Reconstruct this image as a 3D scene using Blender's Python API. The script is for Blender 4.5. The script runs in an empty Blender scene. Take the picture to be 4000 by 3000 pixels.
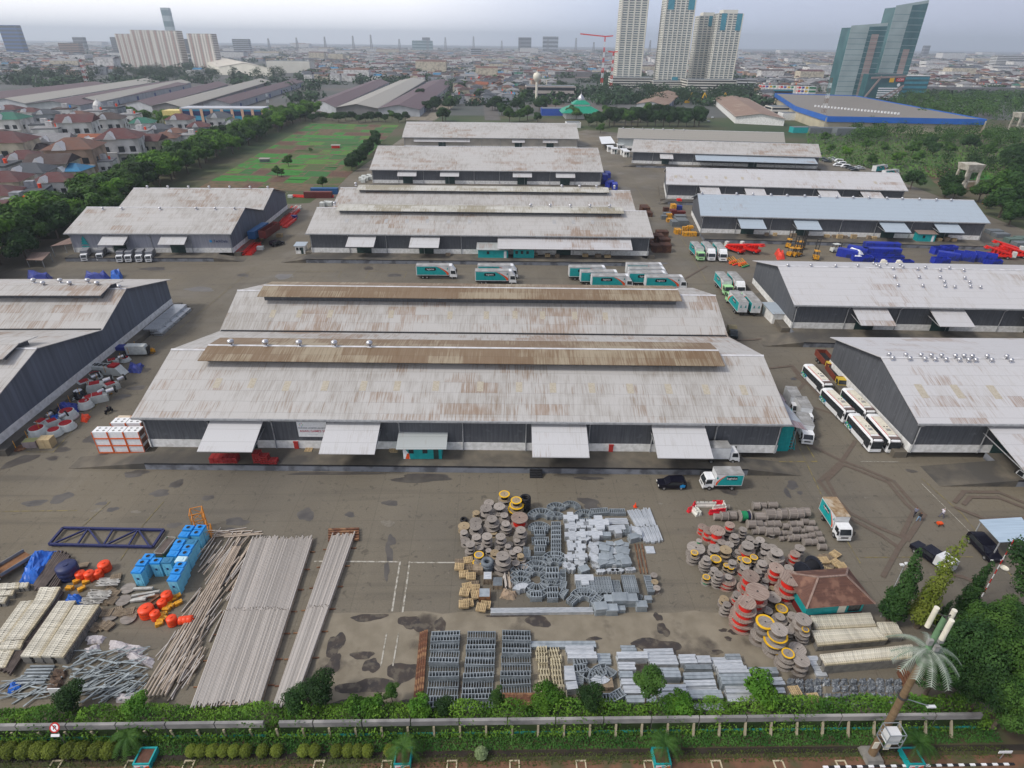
import bpy,math,random
from mathutils import Vector,Matrix
C = bpy.context.scene
COL = C.collection
rad = math.radians
# ---------------- camera ----------------
CAM_H = 60.0
FPX = 2350.0
PITCH = math.atan(1332 / FPX); YAW = rad(1.5); ROLL = rad(.66)
cF = Vector((math.sin(YAW) * math.cos(PITCH),math.cos(YAW) * math.cos(PITCH),-math.sin(PITCH)))
cR0 = Vector((math.cos(YAW),-math.sin(YAW),0)); cU0 = cR0.cross(cF)
cU = cU0 * math.cos(ROLL) - cR0 * math.sin(ROLL); cR = cR0 * math.cos(ROLL) + cU0 * math.sin(ROLL)
cam = bpy.data.cameras.new('camera'); cam.sensor_width = 36; cam.lens = FPX / 4000 * 36
cam.clip_start = .5; cam.clip_end = 60000
co = bpy.data.objects.new('camera',cam); COL.objects.link(co)
co.matrix_world = Matrix(((cR.x,cU.x,-cF.x,0),(cR.y,cU.y,-cF.y,0),(cR.z,cU.z,-cF.z,CAM_H),(0,0,0,1)))
C.camera = co
def G(px,py,z=0.0):
 """ground (or height z) point that the photograph shows at px,py"""
 d = cF * FPX + cR * (px - 2000) + cU * (1500 - py)
 t = (z - CAM_H) / d.z
 return Vector((d.x * t,d.y * t,z))
def HT(px,py,Y):
 """height seen at px,py for something standing at distance Y"""
 d = cF * FPX + cR * (px - 2000) + cU * (1500 - py)
 return CAM_H + d.z * Y / d.y
def XA(px,py,Y):
 d = cF * FPX + cR * (px - 2000) + cU * (1500 - py)
 return d.x * Y / d.y
# ---------------- light ----------------
SUN_EL,SUN_AZ = rad(48),rad(-108)
C.view_settings.view_transform = 'Standard'; C.view_settings.look = 'None'
C.view_settings.gamma = 1; C.view_settings.exposure = 0.64
W = bpy.data.worlds.new('World'); C.world = W; W.use_nodes = True
nt = W.node_tree; nt.nodes.clear()
def N(t,kind,**kw):
 n = t.nodes.new(kind)
 for k,v in kw.items():
  if k.startswith('i_'):
   key = k[2:]
   key = int(key) if key.isdigit() else key.replace('_',' ')
   n.inputs[key].default_value = v
  else: setattr(n,k,v)
 return n
out = N(nt,'ShaderNodeOutputWorld'); bg = N(nt,'ShaderNodeBackground'); bg.inputs[1].default_value = .1
sky = N(nt,'ShaderNodeTexSky',sky_type='NISHITA',sun_disc=False,sun_elevation=SUN_EL,sun_rotation=SUN_AZ,dust_density=4)
tc = N(nt,'ShaderNodeTexCoord'); sx = N(nt,'ShaderNodeSeparateXYZ'); nt.links.new(tc.outputs['Generated'],sx.inputs[0])
ns = N(nt,'ShaderNodeTexNoise'); ns.inputs['Scale'].default_value = 1.6; ns.inputs['Detail'].default_value = 4
mp = N(nt,'ShaderNodeMapping'); mp.inputs['Scale'].default_value = (1,1,2.2)
nt.links.new(tc.outputs['Generated'],mp.inputs[0]); nt.links.new(mp.outputs[0],ns.inputs[0])
m1 = N(nt,'ShaderNodeMath',operation='MULTIPLY_ADD'); m1.inputs[1].default_value = .42; m1.inputs[2].default_value = -.21
nt.links.new(ns.outputs[0],m1.inputs[0])
m2 = N(nt,'ShaderNodeMath',operation='ADD'); nt.links.new(sx.outputs[0],m2.inputs[0]); nt.links.new(m1.outputs[0],m2.inputs[1])
cr = N(nt,'ShaderNodeValToRGB'); nt.links.new(m2.outputs[0],cr.inputs[0])
mr = N(nt,'ShaderNodeMapRange'); mr.inputs[1].default_value = -.75; mr.inputs[2].default_value = .75
nt.links.new(m2.outputs[0],mr.inputs[0]); nt.links.new(mr.outputs[0],cr.inputs[0])
e = cr.color_ramp.elements
e[0].position = .05; e[0].color = (1.0,.98,.99,1); e[1].position = 1; e[1].color = (.34,.36,.46,1)
x = e.new(.42); x.color = (.88,.88,.93,1)
x = e.new(.62); x.color = (.44,.49,.62,1)
# sky dimmed overhead, out of view, so the sun's shadows show more strongly
zr = N(nt,'ShaderNodeMapRange'); zr.inputs[1].default_value = .12; zr.inputs[2].default_value = .4; zr.inputs[3].default_value = 11; zr.inputs[4].default_value = 6.6
nt.links.new(sx.outputs[2],zr.inputs[0])
vm = N(nt,'ShaderNodeVectorMath',operation='SCALE'); nt.links.new(cr.outputs[0],vm.inputs[0]); nt.links.new(zr.outputs[0],vm.inputs['Scale'])
mx = N(nt,'ShaderNodeMix',data_type='RGBA'); mx.inputs[0].default_value = .9
nt.links.new(sky.outputs[0],mx.inputs[6]); nt.links.new(vm.outputs[0],mx.inputs[7])
nt.links.new(mx.outputs[2],bg.inputs[0]); nt.links.new(bg.outputs[0],out.inputs[0])
sl = bpy.data.lights.new('sun','SUN'); sl.energy = 1.5; sl.angle = rad(10); sl.color = (1,.95,.88)
so = bpy.data.objects.new('sun',sl); COL.objects.link(so)
sd = Vector((math.sin(SUN_AZ) * math.cos(SUN_EL),math.cos(SUN_AZ) * math.cos(SUN_EL),math.sin(SUN_EL)))
so.rotation_euler = sd.to_track_quat('Z','Y').to_euler()
# ---------------- helpers ----------------
class MB:
 """collects faces for one mesh"""
 def __init__(s): s.v = []; s.f = []; s.m = []; s.sm = []
 def face(s,pts,m=0,smooth=False):
  n = len(s.v); s.v += [tuple(p) for p in pts]; s.f.append(tuple(range(n,n + len(pts)))); s.m.append(m); s.sm.append(smooth)
  return s
 def grid(s,rings,m=0,closed=True,smooth=True):
  n = len(s.v); k = len(rings[0])
  for r in rings: s.v += [tuple(p) for p in r]
  for i in range(len(rings) - 1):
   for j in range(k if closed else k - 1):
    a = n + i * k + j; b = n + i * k + (j + 1) % k
    s.f.append((a,b,b + k,a + k)); s.m.append(m); s.sm.append(smooth)
  return s
 def box(s,x,y,z,sx,sy,sz,m=0,rz=0,top=None):
  """x,y centre, z bottom"""
  c,q = math.cos(rz),math.sin(rz); hx,hy = sx / 2,sy / 2
  P = []
  for zz,k in ((z,1),(z + sz,1 if top is None else top)):
   for a,b in ((-hx,-hy),(hx,-hy),(hx,hy),(-hx,hy)):
    a *= k; b *= k
    P.append((x + a * c - b * q,y + a * q + b * c,zz))
  return s.hexa(P,m)
 def hexa(s,P,m=0):
  n = len(s.v); s.v += [tuple(p) for p in P]
  for f in ((3,2,1,0),(4,5,6,7),(0,1,5,4),(1,2,6,5),(2,3,7,6),(3,0,4,7)):
   s.f.append(tuple(n + i for i in f)); s.m.append(m); s.sm.append(False)
  return s
 def rbox(s,x0,x1,y0,y1,z0,z1,m=0): return s.box((x0 + x1) / 2,(y0 + y1) / 2,z0,x1 - x0,y1 - y0,z1 - z0,m)
 def cyl(s,x,y,z0,z1,r0,r1=None,n=12,m=0,smooth=True,cap=True):
  r1 = r0 if r1 is None else r1
  A = [(x + r0 * math.cos(2 * math.pi * i / n),y + r0 * math.sin(2 * math.pi * i / n),z0) for i in range(n)]
  B = [(x + r1 * math.cos(2 * math.pi * i / n),y + r1 * math.sin(2 * math.pi * i / n),z1) for i in range(n)]
  s.grid([A,B],m,True,smooth)
  if cap:
   s.face(B,m)
   s.face(A[::-1],m)
  return s
 def tube(s,p,q,r,n=6,m=0,r2=None,smooth=True):
  p = Vector(p); q = Vector(q); d = q - p
  if d.length < 1e-6: return s
  a = d.normalized(); u = a.orthogonal().normalized(); w = a.cross(u); r2 = r if r2 is None else r2
  A = [p + (u * math.cos(2 * math.pi * i / n) + w * math.sin(2 * math.pi * i / n)) * r for i in range(n)]
  B = [q + (u * math.cos(2 * math.pi * i / n) + w * math.sin(2 * math.pi * i / n)) * r2 for i in range(n)]
  s.grid([A,B],m,True,smooth); s.face(A[::-1],m); s.face(B,m)
  return s
 def bar(s,p,q,w,h,m=0):
  """square bar from p to q"""
  p = Vector(p); q = Vector(q); d = (q - p).normalized(); up = Vector((0,0,1)) if abs(d.z) < .95 else Vector((0,1,0))
  u = d.cross(up).normalized() * w / 2; t = u.cross(d).normalized() * h / 2
  return s.hexa([p - u - t,p + u - t,q + u - t,q - u - t,p - u + t,p + u + t,q + u + t,q - u + t],m)
 def lathe(s,prof,n=16,m=0,x=0,y=0,smooth=True):
  s.grid([[(x + r * math.cos(2 * math.pi * i / n),y + r * math.sin(2 * math.pi * i / n),z) for i in range(n)] for r,z in prof],m,True,smooth)
  return s
 def prism(s,poly,a,b,ax='x',m=0):
  """extrude a 2D polygon along x (poly in y,z), y (poly in x,z) or z (poly in x,y)"""
  f = {'x': lambda p,t: (t,p[0],p[1]),'y': lambda p,t: (p[0],t,p[1]),'z': lambda p,t: (p[0],p[1],t)}[ax]
  A = [f(p,a) for p in poly]; B = [f(p,b) for p in poly]
  s.face(A[::-1],m); s.face(B,m)
  for i in range(len(poly)):
   j = (i + 1) % len(poly); s.face([A[i],A[j],B[j],B[i]],m)
  return s
 def ball(s,x,y,z,r,m=0,n=12,k=7,sz=1.0):
  return s.lathe([(max(.001,r * math.sin(math.pi * i / k)),z - r * sz * math.cos(math.pi * i / k)) for i in range(k + 1)],n,m,x,y)
 def add(s,o,M,m=None):
  n = len(s.v); s.v += [tuple(M @ Vector(p)) for p in o.v]
  s.f += [tuple(n + i for i in f) for f in o.f]; s.m += [x if m is None else m for x in o.m]; s.sm += o.sm
  return s
 def mesh(s,name,mats):
  me = bpy.data.meshes.new(name); me.from_pydata(s.v,[],s.f)
  for x in (mats if isinstance(mats,(list,tuple)) else [mats]): me.materials.append(x)
  me.polygons.foreach_set('material_index',s.m); me.polygons.foreach_set('use_smooth',s.sm); me.update()
  return me
 def build(s,name,mats,parent=None,loc=None,rz=0):
  o = bpy.data.objects.new(name,s.mesh(name,mats)); COL.objects.link(o)
  if parent: o.parent = parent
  if loc is not None: o.location = loc
  if rz: o.rotation_euler = (0,0,rz)
  return o
def tag(o,label,cat,group=None,kind=None):
 if label: o['label'] = label
 if cat: o['category'] = cat
 if group: o['group'] = group
 if kind: o['kind'] = kind
 return o
def thing(name,label,cat,loc=(0,0,0),rz=0,group=None):
 o = bpy.data.objects.new(name,None); COL.objects.link(o); o.location = loc; o.rotation_euler = (0,0,rz); o.empty_display_size = .5
 return tag(o,label,cat,group)
def struct(o): o['kind'] = 'structure'; return o
KIDS = {}
def kids(o):
 return [c for c in COL.objects if c.parent == o]
def capture(o):
 """remember the tree of a thing once so that copying is fast"""
 def rec(x): return (x,[rec(c) for c in o_children[x.name]] if x.name in o_children else [])
 o_children = {}
 for c in COL.objects:
  if c.parent: o_children.setdefault(c.parent.name,[]).append(c)
 KIDS[o.name] = rec(o); return o
def dup(o,loc,rz=0,label=None,group=None,scale=None,cat=None):
 if o.name not in KIDS: capture(o)
 def rec(n,par):
  c = n[0].copy(); COL.objects.link(c)
  if par: c.parent = par
  for k in n[1]: rec(k,c)
  return c
 r = rec(KIDS[o.name],None); r.location = loc; r.rotation_euler = (0,0,rz)
 if scale is not None: r.scale = (scale,) * 3 if isinstance(scale,(int,float)) else scale
 if label: r['label'] = label
 if group: r['group'] = group
 if cat: r['category'] = cat
 return r
class Proto:
 """the first use moves the built thing itself, later uses copy it"""
 def __init__(s,o): s.o = o; s.used = False; capture(o)
 def put(s,loc,rz=0,label=None,group=None,scale=None,cat=None):
  if not s.used:
   s.used = True; o = s.o
   s.l0 = None
   s.base = o; o.location = loc; o.rotation_euler = (0,0,rz)
   if scale is not None: o.scale = (scale,) * 3 if isinstance(scale,(int,float)) else scale
   if label: o['label'] = label
   if group: o['group'] = group
   if cat: o['category'] = cat
   return o
  r = dup(s.o,loc,rz,label,group,scale,cat)
  if scale is None: r.scale = (1,1,1)
  return r
# ---------------- materials ----------------
MATS = {}
def lin(c): return tuple(((x / 255) / 12.92 if x / 255 <= .04045 else ((x / 255 + .055) / 1.055) ** 2.4) for x in c) + (1,)
def mat(name,c,c2=None,scale=1.0,rough=.75,metal=0.0,stretch=None,lo=.35,hi=.65,detail=4,c3=None,s3=.15,lo3=.5,hi3=.62,rnd=0.0,spec=.4):
 """c, c2 linear colours mixed by noise; c3 an optional broad patch colour; rnd = random value shift per object"""
 if name in MATS: return MATS[name]
 m = bpy.data.materials.new(name); MATS[name] = m; m.use_nodes = True; t = m.node_tree; b = t.nodes['Principled BSDF']
 b.inputs['Roughness'].default_value = rough; b.inputs['Metallic'].default_value = metal; b.inputs['Specular IOR Level'].default_value = spec
 c = tuple(c)[:3] + (1,)
 if c2 is None: c2 = tuple(x * .8 for x in c[:3])
 c2 = tuple(c2)[:3] + (1,)
 tcn = N(t,'ShaderNodeTexCoord'); src = tcn.outputs['Object']
 if stretch:
  mpn = N(t,'ShaderNodeMapping'); mpn.inputs['Scale'].default_value = stretch; t.links.new(src,mpn.inputs[0]); sv = mpn.outputs[0]
 else: sv = src
 n = N(t,'ShaderNodeTexNoise'); n.inputs['Scale'].default_value = scale; n.inputs['Detail'].default_value = detail; t.links.new(sv,n.inputs[0])
 r = N(t,'ShaderNodeMapRange'); r.inputs[1].default_value = lo; r.inputs[2].default_value = hi; t.links.new(n.outputs[0],r.inputs[0])
 x = N(t,'ShaderNodeMix',data_type='RGBA'); x.inputs[6].default_value = c; x.inputs[7].default_value = c2; t.links.new(r.outputs[0],x.inputs[0]); o = x.outputs[2]
 if c3:
  n = N(t,'ShaderNodeTexNoise'); n.inputs['Scale'].default_value = s3; n.inputs['Detail'].default_value = 5; t.links.new(src,n.inputs[0])
  r = N(t,'ShaderNodeMapRange'); r.inputs[1].default_value = lo3; r.inputs[2].default_value = hi3; t.links.new(n.outputs[0],r.inputs[0])
  x = N(t,'ShaderNodeMix',data_type='RGBA'); x.inputs[7].default_value = tuple(c3)[:3] + (1,); t.links.new(r.outputs[0],x.inputs[0]); t.links.new(o,x.inputs[6]); o = x.outputs[2]
 if rnd:
  oi = N(t,'ShaderNodeObjectInfo'); r = N(t,'ShaderNodeMapRange'); r.inputs[3].default_value = 1 - rnd; r.inputs[4].default_value = 1 + rnd; t.links.new(oi.outputs['Random'],r.inputs[0])
  h = N(t,'ShaderNodeHueSaturation'); t.links.new(r.outputs[0],h.inputs['Value']); t.links.new(o,h.inputs['Color']); o = h.outputs[0]
 t.links.new(o,b.inputs['Base Color'])
 return m
def S(name,rgb,rough=.6,metal=0,var=.82,scale=1.5,**k):
 """plain painted surface from an sRGB colour"""
 c = lin(rgb); return mat(name,c,tuple(v * var for v in c[:3]),scale,rough,metal,**k)
def roofmat(name,light,dirt,rust=(.23,.13,.065),rustamt=.5,dirtamt=.5,sheet=True,gloss=.6,streak=(5,.3,.3)):
 m = bpy.data.materials.new(name); MATS[name] = m; m.use_nodes = True; t = m.node_tree; b = t.nodes['Principled BSDF']
 b.inputs['Roughness'].default_value = gloss; b.inputs['Specular IOR Level'].default_value = .35
 L = t.links.new
 tcn = N(t,'ShaderNodeTexCoord'); src = tcn.outputs['Object']
 oi = N(t,'ShaderNodeObjectInfo'); va = N(t,'ShaderNodeVectorMath',operation='MULTIPLY_ADD')
 L(oi.outputs['Location'],va.inputs[0]); va.inputs[1].default_value = (.37,.91,.13); L(src,va.inputs[2]); loc = va.outputs[0]
 def brick(w,h,ms,c1,c2,mo):
  n = N(t,'ShaderNodeTexBrick'); n.inputs['Scale'].default_value = 1; n.inputs['Brick Width'].default_value = w; n.inputs['Row Height'].default_value = h
  n.inputs['Mortar Size'].default_value = ms; n.inputs['Color1'].default_value = c1; n.inputs['Color2'].default_value = c2; n.inputs['Mortar'].default_value = mo
  n.inputs['Mortar Smooth'].default_value = .3; n.inputs['Bias'].default_value = 0
  L(loc,n.inputs[0]); return n
 def noise(sc,st=None,det=4):
  n = N(t,'ShaderNodeTexNoise'); n.inputs['Scale'].default_value = sc; n.inputs['Detail'].default_value = det
  if st:
   q = N(t,'ShaderNodeMapping'); q.inputs['Scale'].default_value = st; L(loc,q.inputs[0]); L(q.outputs[0],n.inputs[0])
  else: L(loc,n.inputs[0])
  return n.outputs[0]
 def mth(op,a,bb,cc=None,clamp=False):
  n = N(t,'ShaderNodeMath',operation=op,use_clamp=clamp)
  for i,v in enumerate((a,bb,cc)):
   if v is None: continue
   if isinstance(v,(int,float)): n.inputs[i].default_value = v
   else: L(v,n.inputs[i])
  return n.outputs[0]
 W4 = (1,1,1,1); B4 = (0,0,0,1)
 patch = brick(11.3,4.7,0,B4,W4,B4).outputs[0]
 sheet_ = brick(1.05,2.3,.035,B4,W4,B4).outputs[0]
 st = noise(1.0,streak,5); big = noise(.06,None,5); mid = noise(.5,(1,.5,1),6)
 a = mth('MULTIPLY',patch,.2); a = mth('MULTIPLY_ADD',sheet_,.17,a); a = mth('MULTIPLY_ADD',st,1.2,a); a = mth('MULTIPLY_ADD',big,.9,a); a = mth('MULTIPLY_ADD',mid,.5,a)
 r = N(t,'ShaderNodeMapRange'); r.inputs[1].default_value = 1.25 + (1 - dirtamt) * .45; r.inputs[2].default_value = 2.05 + (1 - dirtamt) * .3; L(a,r.inputs[0])
 x = N(t,'ShaderNodeMix',data_type='RGBA'); x.inputs[6].default_value = light + (1,); x.inputs[7].default_value = dirt + (1,); L(r.outputs[0],x.inputs[0]); o = x.outputs[2]
 # rust in blocks of old sheets
 p2 = brick(6.1,2.3,0,B4,W4,B4).outputs[0]; n2 = noise(.045,None,3)
 q = mth('MULTIPLY',p2,.32); q = mth('MULTIPLY_ADD',n2,1.2,q); q = mth('MULTIPLY_ADD',st,.75,q); q = mth('MULTIPLY_ADD',mid,.4,q)
 r = N(t,'ShaderNodeMapRange'); r.inputs[1].default_value = 1.75 - rustamt; r.inputs[2].default_value = 2.0 - rustamt; r.inputs[4].default_value = .6; L(q,r.inputs[0])
 x = N(t,'ShaderNodeMix',data_type='RGBA'); x.inputs[7].default_value = rust + (1,); L(o,x.inputs[6]); L(r.outputs[0],x.inputs[0]); o = x.outputs[2]
 # pale scratches and the laps of the sheets
 wv = N(t,'ShaderNodeTexWave',wave_type='BANDS',bands_direction='X'); wv.inputs['Scale'].default_value = 3.0; wv.inputs['Distortion'].default_value = .6; L(loc,wv.inputs[0])
 k = mth('MULTIPLY_ADD',wv.outputs[1],.12,.92)
 lap = brick(200,2.3,.05,W4,W4,(.78,.78,.78,1)).outputs[0]; k = mth('MULTIPLY',k,lap)
 vm = N(t,'ShaderNodeVectorMath',operation='SCALE'); L(o,vm.inputs[0]); L(k,vm.inputs['Scale'])
 L(vm.outputs[0],b.inputs['Base Color'])
 return m
ROOF = roofmat('weathered_roof',(.44,.428,.415),(.215,.19,.155),rustamt=.35,dirtamt=.66)
ROOFB = roofmat('newer_roof',(.36,.42,.48),(.31,.34,.37),rustamt=.15,dirtamt=.3,gloss=.5)
ROOFW = roofmat('bright_roof',(.49,.485,.495),(.36,.33,.295),rustamt=.27,dirtamt=.35)
ROOFM = roofmat('monitor_roof',(.31,.26,.185),(.165,.11,.052),rust=(.13,.066,.028),rustamt=.66,dirtamt=.8,streak=(4,.2,.3))
ROOFG = roofmat('mossy_monitor',(.50,.49,.45),(.30,.29,.22),rust=(.2,.16,.08),rustamt=.5,dirtamt=.7)
ROOFC = roofmat('canopy_roof',(.50,.50,.51),(.35,.33,.305),rustamt=.2,dirtamt=.4)
ROOFGREY = roofmat('plain_grey_roof',(.29,.275,.245),(.25,.24,.215),rustamt=.05,dirtamt=.3)
ROOFPUR = roofmat('maroon_roof',(.085,.045,.055),(.06,.032,.04),rustamt=0,dirtamt=.5)
WALLD = mat('dark_metal_cladding',(.105,.112,.126),(.062,.067,.078),1,.7,0,stretch=(3.2,3.2,.18),lo=.3,hi=.7,c3=(.13,.14,.155),s3=.9,lo3=.6,hi3=.75)
WALLB = mat('blue_grey_cladding',(.14,.165,.21),(.085,.10,.13),1,.6,0,stretch=(1.6,1.6,.06),lo=.3,hi=.7)
WALLL = mat('light_grey_cladding',(.33,.34,.39),(.27,.28,.33),1,.6,0,stretch=(3,3,.12))
WHITE = mat('white_render',(.80,.80,.79),(.60,.60,.58),1.2,.8,c3=(.45,.43,.4),s3=.5,lo3=.62,hi3=.8)
GREYW = mat('grey_dock_wall',(.215,.23,.26),(.165,.178,.205),.5,.8,c3=(.09,.095,.11),s3=.4)
DOCKT = mat('dock_floor',(.155,.135,.105),(.095,.085,.07),.35,.9,c3=(.07,.065,.058),s3=.13)
PIPE = mat('downpipe',(.36,.37,.38),(.25,.26,.27),2,.5)
DARK = mat('dark_void',(.018,.019,.022),(.012,.012,.014),1,.9)
DKGREEN = mat('dark_green_door',(.02,.055,.05),(.015,.035,.034),1,.7)
RIDGE = mat('ridge_cap',(.6,.6,.62),(.45,.45,.46),.8,.5)
TEAL = S('teal_paint',(20,158,160),.5)
ORANGE = S('orange_paint',(226,82,24),.5)
WHITEP = S('white_vehicle_paint',(232,234,236),.35,scale=3,var=.9)
SILVER = mat('spun_aluminium',(.62,.62,.64),(.45,.45,.47),4,.28,.85)
# ---------------- ground ----------------
def yard():
 m = bpy.data.materials.new('yard_paving'); m.use_nodes = True; t = m.node_tree; b = t.nodes['Principled BSDF']; L = t.links.new; b.inputs['Specular IOR Level'].default_value = .3
 src = N(t,'ShaderNodeTexCoord').outputs['Object']
 def nz(sc,st=(1,1,1),det=6,rot=0,dist=0):
  q = N(t,'ShaderNodeMapping'); q.inputs['Scale'].default_value = st; q.inputs['Rotation'].default_value = (0,0,rot); L(src,q.inputs[0]); n = N(t,'ShaderNodeTexNoise'); n.inputs['Scale'].default_value = sc; n.inputs['Detail'].default_value = det; n.inputs['Distortion'].default_value = dist; L(q.outputs[0],n.inputs[0]); return n.outputs[0]
 def mx(f,a,c,lo,hi,mode='MIX',k=1.0):
  r = N(t,'ShaderNodeMapRange'); r.inputs[1].default_value = lo; r.inputs[2].default_value = hi; r.inputs[4].default_value = k; L(f,r.inputs[0]); x = N(t,'ShaderNodeMix',data_type='RGBA',blend_type=mode); L(r.outputs[0],x.inputs[0])
  if isinstance(a,tuple): x.inputs[6].default_value = a + (1,)
  else: L(a,x.inputs[6])
  x.inputs[7].default_value = c + (1,); return x.outputs[2]
 o = mx(nz(.03),(.172,.151,.116),(.135,.12,.096),.42,.6); o = mx(nz(.012,det=3),o,(.185,.156,.11),.5,.62,k=.7)
 o = mx(nz(.25,(.12,1.6,1),5),o,(.085,.076,.064),.56,.72,k=.45); o = mx(nz(.25,(1.4,.1,1),5,.15),o,(.20,.178,.138),.58,.74,k=.4)
 o = mx(nz(1.1,det=8,dist=1),o,(.075,.066,.055),.60,.70,k=.6); o = mx(nz(5,det=3),o,(.6,.6,.6),.35,.65,'MULTIPLY',.32); o = mx(nz(2.2,det=2),o,(.24,.22,.18),.70,.74,k=.5)
 br = N(t,'ShaderNodeTexBrick'); br.inputs['Scale'].default_value = 1; br.inputs['Brick Width'].default_value = 6; br.inputs['Row Height'].default_value = 6; br.offset = 0; br.inputs['Mortar Size'].default_value = .05; br.inputs['Mortar'].default_value = (.78,.78,.78,1); br.inputs['Color1'].default_value = (1,1,1,1); br.inputs['Color2'].default_value = (.95,.95,.95,1); L(src,br.inputs[0])
 x = N(t,'ShaderNodeMix',data_type='RGBA',blend_type='MULTIPLY'); x.inputs[0].default_value = .8; L(o,x.inputs[6]); L(br.outputs[0],x.inputs[7]); L(x.outputs[2],b.inputs['Base Color'])
 r = N(t,'ShaderNodeMapRange'); r.inputs[1].default_value = .45; r.inputs[2].default_value = .65; r.inputs[3].default_value = .9; r.inputs[4].default_value = .55; L(nz(.08),r.inputs[0]); L(r.outputs[0],b.inputs['Roughness']); return m
YARD = yard()
EARTH = mat('grassy_earth',(.045,.075,.022),(.09,.075,.045),.02,.95,c3=(.03,.055,.018),s3=.006,detail=8)
CITYG = mat('city_ground',(.10,.10,.10),(.06,.07,.06),.01,.9,c3=(.13,.10,.085),s3=.004,detail=8)
ROADM = mat('worn_asphalt',(.12,.11,.10),(.09,.085,.078),.08,.9)
CONC = mat('broken_concrete',(.235,.205,.155),(.18,.155,.115),.5,.95,c3=(.06,.05,.042),s3=.17,lo3=.56,hi3=.66,detail=8)
def sheet(name,pts,z,m,kind='structure'):
 o = MB().face([(p[0],p[1],z) for p in pts]).build(name,m); o['kind'] = kind; return o
sheet('ground',[(-15500,-250),(15500,-250),(15500,15500),(-15500,15500)],-.03,EARTH)
sheet('city_terrain',[(-15400,620),(15400,620),(15400,15400),(-15400,15400)],-.012,CITYG)
sheet('yard_pavement',[(-160,36.5),(-230,36.5),(-230,60),(-165,205),(-112,215),(-108,255),(-80,262),(-68,470),(-60,505),(60,505),(72,520),(130,470),(215,400),(205,290),(198,190),(165,36.5)],0,YARD)
# broken concrete apron in the front of the yard
def blob(cx,cy,rx,ry,rz=0,n=18,j=.3,seed=0):
 r = random.Random(seed); P = []
 ph = [r.uniform(0,6.28) for _ in range(3)]
 for i in range(n):
  a = 2 * math.pi * i / n; k = 1 + j * (.5 * math.sin(2 * a + ph[0]) + .35 * math.sin(3 * a + ph[1]) + .3 * math.sin(5 * a + ph[2]))
  x = rx * k * math.cos(a); y = ry * k * math.sin(a); P.append((cx + x * math.cos(rz) - y * math.sin(rz),cy + x * math.sin(rz) + y * math.cos(rz)))
 return P
P = []
rr = random.Random(3)
for px in range(1240,3230,70): P.append(tuple(G(px,2395 - (px - 1240) * .003 + rr.uniform(-7,7)))[:2])
for px in range(3230,1240,-90): P.append(tuple(G(px,2745 + rr.uniform(-8,8)))[:2])
P.insert(0,tuple(G(1230,2560))[:2])
sheet('concrete_apron',P[::-1],.006,CONC)
sheet('verge_earth',[(-60,36.3),(-60,28),(70,28),(70,36.3)],-.002,mat('verge_earth',(.045,.06,.02),(.075,.05,.03),.3,.95,detail=8))
DAMP = mat('damp_patch',(.062,.056,.053),(.098,.088,.077),.5,.3)
DAMP2 = mat('dark_mud',(.055,.042,.034),(.035,.03,.03),.8,.7,c3=(.10,.085,.065),s3=1.2)
PUDS = [(135,1965,40,12,0),(240,1945,36,18,0),(398,1967,20,7,0),(440,1990,20,9,.2),(625,1926,38,12,.2),(690,1890,30,12,.5),(812,1945,20,11,.3),
  (680,2052,25,11,.1),(925,2038,45,15,0),(900,2072,26,10,.1),(1195,2010,32,24,0),(1367,2010,18,11,0),(1525,1965,28,12,-.1),(2300,1960,38,16,-.5),(2325,1992,48,17,-.6),
  (240,1757,28,10,.2),(205,1790,22,8,.2),(380,1710,38,22,0),(395,1785,30,12,.3),(560,1448,28,8,0),(535,1515,28,9,0),(470,1551,32,9,.1),(530,1850,45,12,0),(490,1812,22,14,0),
  (2840,1915,40,15,-.4),(3095,1895,22,16,-.6),(3075,1925,12,16,-.2),(3125,1925,10,7,0),(1530,2110,16,20,.2),(1520,2160,14,40,.2),(1510,2230,10,36,.2),
  (320,1120,40,8,0),(780,1130,60,8,0),(950,1075,24,6,0),(600,1050,50,6,.1),(860,1000,60,6,0),(1110,1080,40,9,.2),(1440,1048,20,6,0),(1540,1075,24,7,0),(2260,1068,18,5,0),
  (2590,1028,16,4,0),(3160,1590,10,6,0),(3100,1480,12,5,0),(2460,1070,60,5,0),(1100,1830,130,8,0),(1650,1868,120,16,0),(1300,1850,160,6,0),(2300,1868,60,6,0),(80,1800,55,16,.5),(3560,1840,20,6,0),(3760,1870,28,7,0)]
MUD = [(1440,2412,70,14,0),(1600,2430,50,22,0),(1650,2450,36,16,0),(1310,2520,30,50,0),(1300,2600,30,40,0),(1440,2680,120,28,0),(1580,2625,75,34,.2),(1415,2560,40,18,0),(1450,2600,30,30,0),
       (2100,2425,46,26,0),(2010,2404,130,5,0),(2570,2410,16,16,0),(2590,2460,22,26,0),(2560,2520,90,26,0),(2320,2495,28,8,0),(2825,2462,16,7,0),(2870,2468,30,9,0),(2845,2495,14,8,0),(2800,2548,26,9,0),(1720,2440,20,30,0),(1350,2760,140,26,0),(1620,2760,90,30,0)]
k = 0
for L_,m_,nm,z_ in ((PUDS,DAMP,'damp_patch_of_road',.008),(MUD,DAMP2,'mud_on_ground',.012)):
 for (px,py,w,h,rz) in L_:
  k += 1; c = G(px,py); sx_ = (G(px + w,py) - c).length; sy_ = (G(px,py - h) - c).length
  sheet(nm,blob(c.x,c.y,sx_,sy_,rz,22,.32,k),z_ + k * .0002,m_)
PALE = mat('pale_scuff',(.20,.18,.145),(.15,.135,.11),2,.9)
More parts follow.
